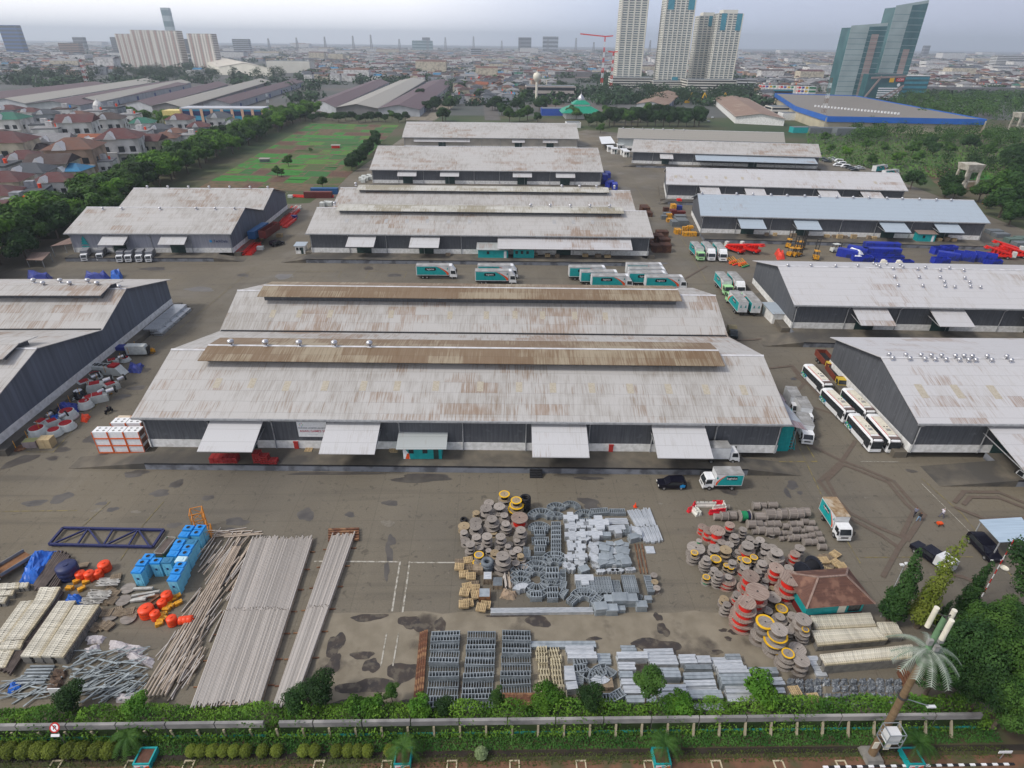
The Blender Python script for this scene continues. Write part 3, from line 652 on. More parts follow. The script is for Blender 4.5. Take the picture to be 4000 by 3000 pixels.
def box_truck(L=5.9,w=2.05,bh=2.15,cabm=None,roofm=None,side=None,liv=True,spoiler=False,z0=.95,doors=True,word=True,emblem=False,cabh=None):
 r = thing('box_truck','box truck','truck'); cabm = cabm or WHITEP; big = L > 8
 cl = 2.0 if big else 1.6; cw = w * (.98 if big else .9); xf = L / 2; xr = -L / 2; xb = xf - cl - .12
 MB().rbox(xr + .1,xf - .3,-.45,.45,.5,z0).build('chassis',CHAS,r)
 cab(r,xf - cl,xf,cw,.55 if not big else .7,(cabh or (2.2 if not big else 2.75)),cabm)
 b = MB().rbox(xr,xb,-w / 2,w / 2,z0,z0 + bh).build('cargo_box',side or BOXW,r)
 MB().rbox(xr - .02,xb + .02,-w / 2 - .02,w / 2 + .02,z0 + bh + .002,z0 + bh + .06).build('cargo_roof',roofm or BOXGREY,b)
 if liv:
  for sg in (-1,1): livery(b,xr,xb,w / 2,z0,z0 + bh,sg,word,not big)
 if doors:
  for sg in (-1,1): MB().rbox(xr - .05,xr - .01,min(sg * .03,sg * (w / 2 - .05)),max(sg * .03,sg * (w / 2 - .05)),z0 + .05,z0 + bh - .08).build('rear_door',BOXW,b)
  if emblem:
   for sg in (-1,1):
    q = MB()
    for i in range(3):
     k = .3 * (1 - .22 * i); q.face([(xr - .07,sg * w / 4 + k,z0 + 1.25 + .22 * i),(xr - .07,sg * w / 4 - k,z0 + 1.25 + .22 * i),(xr - .07,sg * w / 4,z0 + 1.6 + .22 * i)])
    q.build('tree_emblem',TEAL,b)
 if spoiler:
  zc = 2.75; P = [(xf - cl - .1,zc + .01),(xf - .5,zc + .01),(xf - .8,zc + .45),(xf - 1.3,z0 + bh - .02),(xf - cl - .1,z0 + bh + .05)]
  MB().prism(P,-cw / 2 + .08,cw / 2 - .08,'y').build('spoiler',cabm,r)
 wheels(r,[xf - 1.0 if not big else xf - 1.3] + ([xr + 1.4] if not big else [xr + 1.8,xr + 3.0]),w / 2 - .04,.38 if not big else .48)
 return r
def place(proto,a,b,side,w,L,label,group=None,z=0,off=0.0,k=1):
 w *= k; L *= k
 """a,b: pixels of the ground under the rear and the nose end of one long side; side=+1 if the body lies to the left of a->b, -1 right, 0 centre line"""
 A = G(*a,z); B = G(*b,z); d = (B - A); d.z = 0; h = math.atan2(d.y,d.x); n = Vector((-math.sin(h),math.cos(h),0))
 c = B - d.normalized() * (L / 2) + n * side * w / 2 + n * off
 o = proto.put((c.x,c.y,z),h,label,group); o.scale = (k,k,k); return o
G_T = 'teal and white delivery trucks parked in the yard'
small = Proto(box_truck()); smallr = Proto(box_truck(roofm=BOXRUST)); 
longt = Proto(box_truck(11.6,2.45,2.85,spoiler=True,z0=1.15)); greencab = Proto(box_truck(10.0,2.4,2.6,cabm=LIGHTGREEN,z0=1.1)); whitecab = Proto(box_truck(10.0,2.4,2.6,z0=1.1,spoiler=True)); away = Proto(box_truck(10.4,2.4,2.7,cabm=LIGHTGREEN,z0=1.1,emblem=True))
place(small,(2870,1884),(2730,1884),1,2.05,5.9,'small delivery truck with teal side panel parked in front of the big warehouse dock',G_T)
place(smallr,(3222,2053),(3264,2118),1,2.05,5.9,'small teal truck with rusty brown box roof and white cab by the cable reels',G_T)
wt = Proto(box_truck(5.9,2.05,2.15,liv=False))
o = place(wt,(2765,1812),(2885,1812),1,2.05,5.9,'white box truck backed onto the dock ramp beside the rightmost canopy of the big warehouse',G_T,1.0)
col = lambda n,c: S(n,c,.5)
LOGOY = col('yellow_graphic',(226,214,52)); LOGOG = col('green_graphic',(86,178,84)); LOGOB = col('blue_graphic',(30,140,205))
def graphic(root,cx,y,z,k,sg=-1):
 mb = MB()
 for (dx,dz,r_,m_) in ((0,.55,.3,0),(.3,.2,.28,1),(-.25,.1,.26,0),(.1,-.25,.3,1),(.45,-.3,.16,2)):
  P = [(cx + (dx + r_ * math.cos(t)) * k,y,z + (dz + r_ * math.sin(t)) * k) for t in [i * math.pi / 4 for i in range(8)]]; mb.face(P if sg < 0 else P[::-1],m_)
 mb.build('side_graphic',[LOGOY,LOGOG,LOGOB],root)
graphic(o,-2.4,-1.045,2.0,.8)
for i,(a,b,lab) in enumerate((((3052,1560),(3085,1625),'rear of three small trucks squeezed beside the tin lean-to at the warehouse corner'),((3092,1605),(3125,1668),'middle of three small trucks squeezed beside the tin lean-to'),)):
 place(wt,a,b,1,2.05,5.9,lab,'small trucks beside the teal stairs')
place(wt,(3098,1672),(3125,1738),1,2.05,5.9,'white-cabbed small truck next to the teal outdoor stairs','small trucks beside the teal stairs')
t = place(wt,(4025,1925),(3948,1868),-1,2.05,6.2,'white box truck with green and yellow graphic cut off by the right edge',G_T); graphic(t,-1.2,1.05,2.0,1.0,1)
grb = Proto(box_truck(5.6,1.95,2.0,liv=False,side=S('grey_box',(128,130,136),.5),roofm=S('grey_box_roof',(138,140,145),.6)))
for i,(px,py) in enumerate(((332,1027),(393,1025),(470,1032),(504,1031),(545,1031),(583,1031))):
 a = (px + 34,py - 40); c = G(px,py - 4); d = G(px,py) - G(*a); h = math.atan2(d.y,d.x)
 grb.put((c.x - math.cos(h) * 2.8,c.y - math.sin(h) * 2.8,0),h,('leftmost','second','third','fourth','fifth','rightmost')[i] + ' of the six white-cabbed grey box trucks backed up to the left warehouse','small grey box trucks in a row')
 if i == 0: grb.o.scale = (1,1,1)
TR = 'trailer-length teal trucks parked behind the rusty-roofed warehouse'
for i,(x0,x1,y,lab) in enumerate(((1606,1784,1090,'leftmost long teal truck with full logistics side visible'),(1844,2022,1090,'rear one of two long teal trucks side by side'),(1842,2016,1112,'front one of two long teal trucks side by side'),
 (2208,2377,1096,'long teal truck standing rear left in the cluster of seven'),(2251,2424,1115,'long teal truck in the middle of the left three of the cluster'),(2289,2470,1132,'long teal truck at the front of the left three of the cluster'),
 (2421,2598,1085,'bright white-roofed long truck farthest back in the cluster'),(2432,2609,1103,'second long truck from the back on the cluster right side'),(2448,2611,1119,'third long truck from the back on the cluster right side'),(2497,2680,1136,'bright white-roofed long truck nearest the rusty roof'))):
 place(longt,(x0,y),(x1,y + 1),1,2.45,11.6,lab,TR)
for i,(a,b,lab,p) in enumerate((((2694,990),(2722,1022),'pale green-cabbed teal truck, left of three nose-out near the red lifts',greencab),((2735,990),(2763,1023),'white-cabbed teal truck between two others facing the camera',whitecab),((2779,990),(2808,1025),'white-cabbed teal truck next to the red boom lifts',whitecab),
 ((2785,1108),(2826,1158),'pale green-cabbed teal truck at the back left of four near the dock',greencab),((2832,1108),(2873,1158),'white-cabbed teal truck at the back right of four near the dock',whitecab))):
 place(p,a,b,1,2.4,10,lab,G_T)
place(away,(2871,1228),(2830,1176),-1,2.4,10.4,'teal truck seen from its rear doors, left one by the small white hut',G_T)
place(away,(2922,1230),(2881,1178),-1,2.4,10.4,'teal truck seen from its rear doors, right one by the small white hut',G_T)
# cars
def car(body,L=4.3,w=1.75,h=1.5,kind='suv',name='car'):
 r = thing(name,'car','car'); x = L / 2
 if kind == 'suv': P = [(-x,.35),(x,.35),(x + .02,.75),(x - .1,.92),(x - 1.05,1.04),(x - 1.75,h - .05),(x - 2.2,h),(-x + .45,h),(-x + .1,h - .2),(-x - .02,.9)]; roof = (x - 1.12,x - 1.78,-x + .42)
 elif kind == 'van': P = [(-x,.35),(x,.35),(x,.9),(x - .5,1.15),(x - 1.2,h - .05),(x - 1.5,h),(-x + .1,h),(-x,h - .2)]; roof = (x - .55,x - 1.25,-x + .3)
 else: P = [(-x,.35),(x,.35),(x + .02,.7),(x - .1,.85),(x - 1.1,.98),(x - 1.8,h - .05),(x - 2.2,h),(-x + 1.4,h),(-x + .6,1.02),(-x + .02,.95)]; roof = (x - 1.15,x - 1.82,-x + 1.2)
 b = MB().prism(P,-w / 2,w / 2,'y').build('body',body,r)
 md = b.modifiers.new('soft','BEVEL'); md.width = .07; md.segments = 2
 xa,xb,xc = roof; zb = .98; zt = h - .12
 MB().face([(xa + .05,-w / 2 + .12,zb + .08),(xa + .05,w / 2 - .12,zb + .08),(xb + .04,w / 2 - .2,zt + .02),(xb + .04,-w / 2 + .2,zt + .02)]).build('windscreen',GLASS,r)
 for sg in (-1,1):
  y = sg * (w / 2 + .012); q = [(xc + .05,y,zb),(xa - .1,y,zb),(xb - .1,y,zt),(xc + .15,y,zt)]
  MB().face(q if sg < 0 else q[::-1]).build('side_window',GLASS,r)
  MB().rbox(x - .08,x + .05,sg * w * .36 - .18,sg * w * .36 + .18,.66,.82).build('headlight',LAMP,r)
 wheels(r,(x - .85,-x + .8),w / 2 + .01,.33,.22); return r
blk = Proto(car(BLACKP,4.3,1.7,1.65))
o = place(blk,(2672,1888),(2562,1888),1,1.7,4.3,'black people carrier with a blue sticker parked by the dock of the big warehouse',None)
MB().face([(-1.9,0,.55),(-1.15,0,.5),(-1.1,0,.95),(-1.5,0,1.12),(-1.95,0,1.0)][::-1]).build('door_sticker',LOGOB,o).location = (0,.868,0)
big = Proto(car(BLACKP,4.7,1.85,1.75)); place(big,(3800,2142),(3858,2204),1,1.85,4.7,'big black off-road car parked near the tree at the right edge')
pk = thing('pickup_truck','dark navy pickup with white canvas-covered bed behind the slim trees','pickup')
c_ = MB().prism([(-1,.4),(2.3,.4),(2.35,.95),(1.25,1.1),(.75,1.7),(-.9,1.72),(-1,1.0)],-.85,.85,'y').build('body',BLACKP,pk)
MB().face([(1.27,-.72,1.12),(1.27,.72,1.12),(.8,.66,1.64),(.8,-.66,1.64)]).build('windscreen',GLASS,c_)
for sg in (-1,1):
 q = [(-.8,sg * .865,1.1),(1.0,sg * .865,1.1),(.65,sg * .865,1.6),(-.8,sg * .865,1.6)]; MB().face(q if sg < 0 else q[::-1]).build('side_window',GLASS,c_)
cv = MB().rbox(-3.0,-1.02,-.9,.9,.55,2.05).build('covered_bed',BOXW,pk); graphic(cv,-2.0,-.93,1.2,.7); graphic(cv,-2.0,.93,1.2,.7,1); wheels(pk,(1.5,-2.1),.86,.35)
A,B = G(3651,2222),G(3566,2160); h = math.atan2(B.y - A.y,B.x - A.x); n = Vector((-math.sin(h),math.cos(h),0)); c = (A + B) / 2 - n * .9; pk.location = (c.x,c.y,0); pk.rotation_euler = (0,0,h)
# old pickup with tarpaulin
pk = thing('pickup_truck','dark pickup with a tan tarpaulin over its load on the road beside the rusty-roofed warehouse','pickup')
c_ = MB().prism([(.2,.4),(2.4,.4),(2.45,.95),(1.7,1.1),(1.2,1.75),(.2,1.75)],-.85,.85,'y').build('body',S('dark_green_paint',(38,46,48),.35),pk)
MB().face([(1.72,-.72,1.12),(1.72,.72,1.12),(1.25,.66,1.68),(1.25,-.66,1.68)]).build('windscreen',GLASS,c_)
MB().prism([(-2.4,.6),(.1,.6),(.1,1.6),(-.8,2.15),(-2.0,2.0),(-2.4,1.5)],-.95,.95,'y').build('tarpaulin',S('tan_canvas',(120,112,88),.9),pk); wheels(pk,(1.6,-1.5),.86,.36)
A,B = G(2836,1290),G(2852,1330); h = math.atan2(B.y - A.y,B.x - A.x); n = Vector((-math.sin(h),math.cos(h),0)); c = (A + B) / 2 + n * .9; pk.location = (c.x,c.y,0); pk.rotation_euler = (0,0,h)
# coaches
def coach():
 r = thing('coach','coach','bus'); L,w,h = 11.6,2.5,3.3; x = L / 2
 cs = [(-w / 2,.35),(w / 2,.35),(w / 2,2.9),(w / 2 - .18,3.2),(w / 2 - .5,h),(-w / 2 + .5,h),(-w / 2 + .18,3.2),(-w / 2,2.9)]
 b = MB().prism(cs,-x,x - .5,'x'); 
 rings = [[(x - .5,a,z_) for a,z_ in cs],[(x - .1,a * .97,z_ if z_ < 2.5 else z_ - .18) for a,z_ in cs],[(x + .08,a * .9,z_ if z_ < 1.2 else z_ * .86) for a,z_ in cs]]
 b.grid(rings,0,True,False); b.face(rings[-1]); b = b.build('body',WHITEP,r)
 for sg in (-1,1):
  y = sg * (w / 2 + .02); q = [(-x + .3,y,1.35),(x - 2.2,y,1.35),(x - .52,y,1.3),(x - .52,y,2.89),(-x + .3,y,2.89)]
  MB().face(q if sg < 0 else q[::-1]).build('side_windows',GLASS,b)
  q = [(x - 2.6,y + sg * .004,.9),(x - .6,y + sg * .004,.7),(x - .6,y + sg * .004,1.6),(x - 1.4,y + sg * .004,2.9),(x - 2.4,y + sg * .004,2.9),(x - 2.9,y + sg * .004,1.6)]
  MB().face(q if sg < 0 else q[::-1]).build('dark_door_panel',GLASS,b)
  mu = MB(); rg = random.Random(5)
  for i in range(16):
   cx_,cz_ = -x + .3 + rg.random() * 2.2,.55 + rg.random() * .85; rr_ = rg.uniform(.2,.42)
   P = [(cx_ + rr_ * math.cos(t) ,y + sg * (.002 + .0015 * i),cz_ + rr_ * .8 * math.sin(t)) for t in [j * math.pi / 3 for j in range(6)]]; mu.face(P if sg < 0 else P[::-1],i % 4)
  q = [(-x + 1.6,y + sg * .01,1.5),(-x + 3.0,y + sg * .01,.75),(-x + 3.1,y + sg * .01,1.5)]; mu.face(q if sg < 0 else q[::-1],2)
  mu.build('side_mural',[LOGOG,TEAL,LOGOB,S('dark_green_graphic',(40,96,60),.5)],b)
  q = [(-x + 1.5,sg * (w / 2 - .42),3.335),(x - 1.7,sg * (w / 2 - .42),3.335),(x - 1.7,sg * (w / 2 - .30),3.31),(-x + 1.5,sg * (w / 2 - .30),3.31)]
  MB().face(q if sg > 0 else q[::-1]).build('red_stripe',REDP,b)
  MB().rbox(x - .1,x + .18,sg * 1.42 - .08,sg * 1.42 + .08,2.0,2.6).build('mirror',CHAS,b)
  MB().rbox(x + .02,x + .12,sg * .8 - .22,sg * .8 + .22,.62,.86).build('headlight',LAMP,b)
 MB().rbox(x + .09,x + .13,-1.1,1.1,1.12,2.8).build('windscreen',GLASS,b); MB().face([(x + .1,-1.1,2.86),(x + .1,1.1,2.86),(x - .5,1.0,3.36),(x - .5,-1.0,3.36)]).build('dark_brow',S('bronze_brow',(84,74,74),.3),b)
 MB().rbox(x - 1.5,x - .45,-1.05,1.05,3.28,3.34).build('front_roof_panel',S('bronze_roof_panel',(120,104,100),.3),b)
 MB().rbox(-x + 1.6,x - 2.2,-.75,.75,3.3,3.48).build('air_conditioner',CREAM,b)
 for yy in (-.2,.2): MB().cyl(.4,yy * 1.4,3.49,3.55,.16,n=10).build('fan_grille',CHAS,b)
 MB().rbox(1.3,2.2,-.4,.4,3.49,3.56).build('roof_hatch',BOXGREY,b)
 wheels(r,(x - 2.6,-x + 3.0),w / 2 - .02,.5,.3); return r
cp = Proto(coach()); CG = 'white coaches with dark windows parked nose-out beside the warehouse'
for a,b,lab in (((3142,1480),(3207,1547),'white coach farthest from the camera, alone at the back of the line'),((3214,1577),(3290,1655),'white coach in the middle of the outer line'),((3307,1671),(3393,1770),'white coach at the front of the outer line nearest the red paving'),
                  ((3292,1577),(3368,1655),'white coach in the inner line mostly hidden behind the front one'),((3376,1671),(3461,1772),'white coach at the front next to the warehouse wall')):
 place(cp,a,b,1,2.5,11.6,lab,CG,k=.72).scale = (.72,.86,.84)
# tipper trucks
def tipper():
 r = thing('tipper_truck','tipper truck','truck'); MB().rbox(-3.6,2.6,-.4,.4,.6,1.0).build('chassis',CHAS,r)
 cab(r,1.9,3.5,2.1,.6,2.3,S('yellow_cab_paint',(206,176,60),.5))
 m_ = S('brown_tipper_paint',(120,56,40),.7); b = MB().rbox(-3.7,1.7,-1.15,1.15,1.0,1.15)
 for q in ((-3.7,1.7,-1.15,-1.05),(-3.7,1.7,1.05,1.15),(-3.7,-3.6,-1.04,1.04),(1.6,1.7,-1.04,1.04)): b.rbox(q[0],q[1],q[2],q[3],1.152,2.3)
 b.build('tipper_body',m_,r); MB().rbox(-3.58,1.58,-1.03,1.03,1.3,1.5).build('load',DARK,r)
 wheels(r,(2.6,-2.3,-1.1),1.1,.45); return r
tp = Proto(tipper()); place(tp,(3192,1420),(3226,1462),1,2.3,7.2,'brown tipper with yellow cab behind the farthest coach','brown tippers behind the coaches')
place(tp,(3230,1478),(3264,1525),1,2.3,7.2,'brown tipper with yellow cab between the coaches and warehouse wall','brown tippers behind the coaches')
# far parked cars and vans
sil = Proto(car(S('silver_paint',(170,174,178),.3),kind='sedan',h=1.42)); wc = Proto(car(WHITEP,4.6,1.8,1.9,'van','van')); dk = Proto(car(S('dark_grey_paint',(48,56,60),.3),kind='sedan',h=1.42))
FC = 'cars parked in two rows behind the right-hand warehouses'; dsc = {id(sil): 'silver saloon',id(wc): 'white van',id(dk): 'dark saloon'}
k = 0
for px,py,p in ((3214,624,dk),(3224,630,dk),(3232,634,dk),(3250,622,sil),(3258,626,sil),(3266,630,sil),(3274,634,wc),(3270,650,wc),(3285,644,wc),(3300,655,wc),(3316,658,dk),(3328,663,dk),(3338,668,dk),(3352,657,sil),(3362,662,sil),(3190,612,sil),(3204,606,dk),
                  (2730 + 5,467,sil),(2752,470,wc),(2740,459,wc),(2768,476,sil),(2722,455,wc),(2783,462,sil),(2985,425,wc),(2962,425,sil),(2975,431,dk),(2943,428,wc),(3000,436,sil)):
 k += 1; c = G(px,py); near = py > 500
 p.put((c.x,c.y,0),rad(155 if near else 20) + k * .03,f'{dsc[id(p)]}, ' + f'{k}{dict(enumerate(("th", "st", "nd", "rd"))).get(k, "th")}' + (' of the line beyond the warehouses' if py < 640 else ' of the line beside the shrubs' if near else ' in the lot past the dark trees'),FC if near else 'cars in the lot past the trees')
place(longt,(3350,690),(3465,672),1,2.45,11.6,'long teal truck parked at the end of the far car rows',TR)
place(longt,(3440,700),(3510,692),1,2.45,11.6,'long white and teal truck half hidden behind the right-hand roof',TR)
# people
SKIN = S('skin',(150,105,80),.7)
def person(label,loc,rz,shirt,trousers,hat=None,arm='down',stride=.18):
 r = bpy.data.meshes.new('person'); vs = []; es = []; rd = []
 def J(p,q,par=None):
  vs.append(p); rd.append(q)
  if par is not None: es.append((par,len(vs) - 1))
  return len(vs) - 1
 pel = J((0,0,.95),.155); ch = J((0,0,1.25),.17,pel); sh = J((0,0,1.43),.12,ch); nk = J((0,0,1.53),.06,sh); J((.01,0,1.62),.085,nk); J((.01,0,1.72),.07,len(vs) - 1)
 for sg,st in ((-1,stride),(1,-stride)):
  hp = J((0,sg * .1,.88),.1,pel); kn = J((st * .7,sg * .11,.5),.07,hp); an = J((st * 1.2,sg * .11,.1),.045,kn); J((st * 1.2 + .16,sg * .12,.05),.04,an)
  s_ = J((0,sg * .2,1.42),.065,sh)
  if arm == 'up': el = J((.22,sg * .26,1.3),.045,s_); J((.34,sg * .08,1.5),.035,el)
  else: el = J((-.03,sg * .26,1.15),.045,s_); J((.16,sg * .24,.96),.035,el)
 r.from_pydata(vs,es,[]); o = bpy.data.objects.new('person',r); COL.objects.link(o)
 m = o.modifiers.new('skin','SKIN'); o.modifiers.new('sub','SUBSURF').levels = 1
 for i,q in enumerate(rd): r.skin_vertices[0].data[i].radius = (q,q)
 r.skin_vertices[0].data[0].use_root = True
 mm = bpy.data.materials.new('clothes'); mm.use_nodes = True; t = mm.node_tree; tcn = N(t,'ShaderNodeTexCoord'); sp = N(t,'ShaderNodeSeparateXYZ'); t.links.new(tcn.outputs['Object'],sp.inputs[0])
 rp = N(t,'ShaderNodeValToRGB'); rp.color_ramp.interpolation = 'CONSTANT'; rp.color_ramp.elements[0].color = lin((60,50,45))
 q = N(t,'ShaderNodeMath',operation='DIVIDE'); q.inputs[1].default_value = 1.8; t.links.new(sp.outputs[2],q.inputs[0]); t.links.new(q.outputs[0],rp.inputs[0])
 E_ = rp.color_ramp.elements; E_[1].position = .055; E_[1].color = lin(trousers)
 for p_,c_ in ((.53,shirt),(.83,(140,100,76)),(.925,hat or (18,15,14))): x_ = E_.new(p_); x_.color = lin(c_)
 t.links.new(rp.outputs[0],t.nodes['Principled BSDF'].inputs['Base Color']); t.nodes['Principled BSDF'].inputs['Roughness'].default_value = .8
 r.materials.append(mm); o.location = loc; o.rotation_euler = (0,0,rz); tag(o,label,'person'); return o
person('person in black shirt and light jeans looking at something in both hands',G(3586,2036),rad(200),(24,24,28),(120,150,180),arm='up')
person('person in checked grey shirt and dark trousers walking away from the other',G(3570,2017),rad(60),(120,122,140),(58,54,60),stride=.3)
person('person in white shirt holding something up to the face',G(3676,2022),rad(170),(215,210,220),(90,88,110),hat=(225,215,215),arm='up',stride=.22)
# red survey rover on the ground
rv = thing('small_machine','small orange machine standing on the paving beside the person in white','machine',G(3668,2052)); 
MB().box(0,0,.25,.7,.5,.3).build('body',ORANGE,rv)
for sx_ in (-.45,.45):
 for sy_ in (-.45,.45):
  MB().tube((sx_ * .4,sy_ * .4,.4),(sx_,sy_,.1),.05).build('leg',CHAS,rv)
# rider on a scooter
sc = thing('scooter','dark motor scooter with two black wheels ridden up the lane','motor scooter',G(427,1612),rad(70))
MB().prism([(-.7,.5),(.1,.3),(.5,.4),(.7,.95),(.5,1.0),(.25,.55),(-.1,.75),(-.7,.8)],-.14,.14,'y').build('body',BLACKP,sc)
for x_ in (-.6,.62): MB().tube((x_,-.06,.27),(x_,.06,.27),.27,12).build('wheel',TYRE,sc)
o = person('person in dark clothes riding the motor scooter',G(427,1612) + Vector((0,0,-.12)),rad(70),(36,38,52),(30,30,36),hat=(30,30,40),arm='up',stride=.05)
# ---------------- cable reels ----------------
WOOD = mat('weathered_reel_wood',(.33,.295,.265),(.19,.168,.15),1,.9,stretch=(1.2,9,1),rnd=.22,detail=5)
WOODR = mat('reddish_reel_wood',(.33,.26,.22),(.20,.14,.115),1,.9,stretch=(1.2,9,1),rnd=.2)
WOODT = mat('tan_reel_wood',(.38,.30,.19),(.24,.18,.11),1,.9,stretch=(1.2,8,1),rnd=.15)
YEL = S('yellow_reel_paint',(232,182,24),.6); REDC = S('red_cable',(214,42,30),.55,rnd=.1); BLKC = S('black_cable',(24,23,27),.6); GRNC = S('green_cable',(18,132,84),.6)
GREYC = S('grey_coil',(104,112,120),.6); BROWNW = mat('brown_lagging',(.18,.145,.12),(.11,.088,.072),1.5,.85,rnd=.2)
def reel_proto(flange,wind,rim=None,drum=.62,h=1.0):
 """unit reel, radius 1, height h, standing on one flange"""
 r = thing('cable_reel','cable reel','cable reel'); t = .09
 for z0,nm in ((0,'lower_flange'),(h - t,'upper_flange')):
  o = MB().cyl(0,0,z0,z0 + t,1,1,22,0,False).build(nm,flange,r)
  if rim and z0:
   R = MB(); n = 22
   R.grid([[(rr_ * math.cos(2 * math.pi * i / n),rr_ * math.sin(2 * math.pi * i / n),z0 + t + .012) for i in range(n)] for rr_ in (1.01,.78)],0,True,False)
   R.grid([[(1.015 * math.cos(2 * math.pi * i / n),1.015 * math.sin(2 * math.pi * i / n),z_) for i in range(n)] for z_ in (z0,z0 + t + .012)],0,True,False)
   R.build('painted_rim',rim,o)
 MB().cyl(0,0,t,h - t,drum * .84,drum * .84,18).build('winding',wind,r)
 MB().box(0,0,h + .004,.16,.16,.01).build('hub_hole',DARK,r)
 return r
RP = {}
def reel(kind,loc,R,h,label,group,tilt=0):
 if kind not in RP:
  f,w_,rm = {'k': (WOOD,BLKC,None),'r': (WOODR,REDC,None),'g': (WOOD,GRNC,None),'b': (WOOD,BROWNW,None),'t': (WOODT,BLKC,None),'y': (WOODT,BLKC,YEL),'w': (WOOD,BROWNW,YEL)}[kind]
  RP[kind] = Proto(reel_proto(f,w_,rm,(.86 if kind == 'r' else .66 if kind in 'kgt' else .74)))
 o = RP[kind].put(loc,(hash((round(loc[0],1),round(loc[1],1))) % 628) / 100 if False else (loc[0] * 7.3 + loc[1] * 3.1) % 6.28,label,group)
 o.scale = (R,R,h); return o
KN = {'k': 'black-cable','r': 'red-cable','g': 'green-cable','b': 'brown-lagged','t': 'tan-flanged','y': 'yellow-rimmed','w': 'yellow-rimmed brown'}
def reels(rows,ox,oy,s,grp,where):
 for i,(x,y,rx,kind,n,*ex) in enumerate(rows):
  px,py = ox + x / s,oy + y / s
  ppm = 29.5 * ((py + 1050) / 3250); R = rx / s / ppm; h = max(.6,min(1.3,R * 1.08)); hs = [h]; Rs = [R]
  for k in range(n - 1): Rs.append(min(R * (1.18 if not ex else ex[0]),1.75) * (1 + .04 * k)); hs.append(max(.5,min(1.05,h * .95)))
  ztop = sum(hs); p = G(px,py,ztop); z_ = ztop
  for k in range(n):
   z_ -= hs[k]; kk = kind if k == 0 else (ex[1] if len(ex) > 1 else ('r' if kind == 'r' else 'k' if kind in 'kgy' else 'b'))
   size = 'large' if R > 1.05 else 'small' if R < .62 else 'medium'
   lab = f'{size} {KN[kk]} reel, ' + (('top of a stack of %d' % n if n > 1 else 'standing singly') if k == 0 else ('bottom of a stack of %d' % n if k == n - 1 else 'middle of a stack')) + ', ' + where(px,py)
   reel(kk,(p.x + (.06 * k if k % 2 else -.05 * k),p.y + .04 * k,z_),Rs[k],hs[k],lab,grp)
RA = [(702,158,70,'y',2,1.25,'k'),(851,235,70,'y',3,1.32,'y'),(640,310,72,'k',2,1.45),(475,330,75,'k',2),(350,390,47,'t',2),(510,265,66,'k',1),(890,450,108,'r',1),(700,420,52,'k',2,1.4),(497,405,33,'k',2,1.5),(547,465,66,'k',3,1.45),(347,500,80,'k',1),(198,555,75,'t',1),
      (345,560,72,'k',2,1.25),(720,525,54,'k',3,1.4),(905,603,63,'k',3,1.3),(198,632,47,'k',2,1.2),(355,692,57,'k',2,1.3),(485,682,65,'k',3,1.0),(655,686,62,'k',3,1.1),(568,638,45,'t',1),(218,740,60,'k',1),(860,733,40,'k',2,1.0),(770,782,44,'k',1),(918,775,42,'k',1),
      (276,780,58,'k',3,1.0),(400,825,44,'k',2,1.2),(745,805,40,'k',2,1.45),(618,832,38,'k',1),(505,860,38,'k',2,1.2),(865,850,55,'k',2,1.0),(583,888,56,'t',2,1.3),(682,925,78,'k',3,1.25),(805,885,45,'k',2,1.2),(385,913,60,'w',2,1.0),(905,925,43,'t',2,1.5),(362,1010,56,'w',1),(845,1015,50,'k',2,1.0),(950,1055,50,'k',1)]
reels(RA,1750,1880,3.19,'cable reels in the middle cluster',lambda x,y: 'middle cluster' + (' far side' if y < 1990 else ' near side' if y > 2130 else '') + (' left' if x < 1850 else ' right' if x > 1980 else ''))
RB = [(320,465,60,'r',2,1.1),(405,515,75,'r',2,1.12),(520,515,100,'r',2,1.05),(685,440,65,'r',3,1.1,'k'),(862,500,52,'k',3,1.0),(748,588,52,'k',3,1.35),(575,665,58,'k',2,1.2),(275,650,38,'g',3,1.25,'g'),(235,745,118,'k',1),(475,750,77,'k',2,1.0),(630,770,78,'t',2,1.0),(680,700,60,'k',2,1.0),(925,710,80,'k',3,1.3,'r'),
      (1090,640,60,'k',2,1.0),(1030,665,40,'k',3,1.1),(1160,725,60,'k',2,1.0),(955,620,50,'k',2),(215,810,48,'y',3,1.5,'k'),(375,885,50,'k',4,1.35),(497,892,72,'y',2,.95,'t'),(720,937,50,'k',3,1.2),(830,890,42,'y',2),(908,910,58,'y',3,1.2,'k'),(1005,870,50,'y',3,1.1),(1133,810,42,'k',2,1.6),(1255,740,62,'k',2),(1310,800,80,'k',3,1.4),
      (1553,825,65,'r',3,1.2),(1617,745,65,'k',3,1.0),(1117,950,62,'k',3,1.15),(1305,1010,92,'r',3,1.0),(1470,1010,58,'k',3,1.1),(640,978,40,'y',2,1.2),(700,1005,42,'y',2,1.4),(480,1035,50,'k',3,1.1),(535,1090,55,'k',4,1.1),(372,1135,48,'y',2,1.25,'g'),(665,1130,50,'k',3,2.1,'r'),(960,1120,108,'r',3,1.0),(1070,1060,42,'k',3),
      (1158,1180,45,'k',2),(1500,1145,135,'r',3,1.0),(1240,560,45,'k',1),(800,800,50,'k',2,1.5),(880,1000,60,'k',2,1.6,'r')]
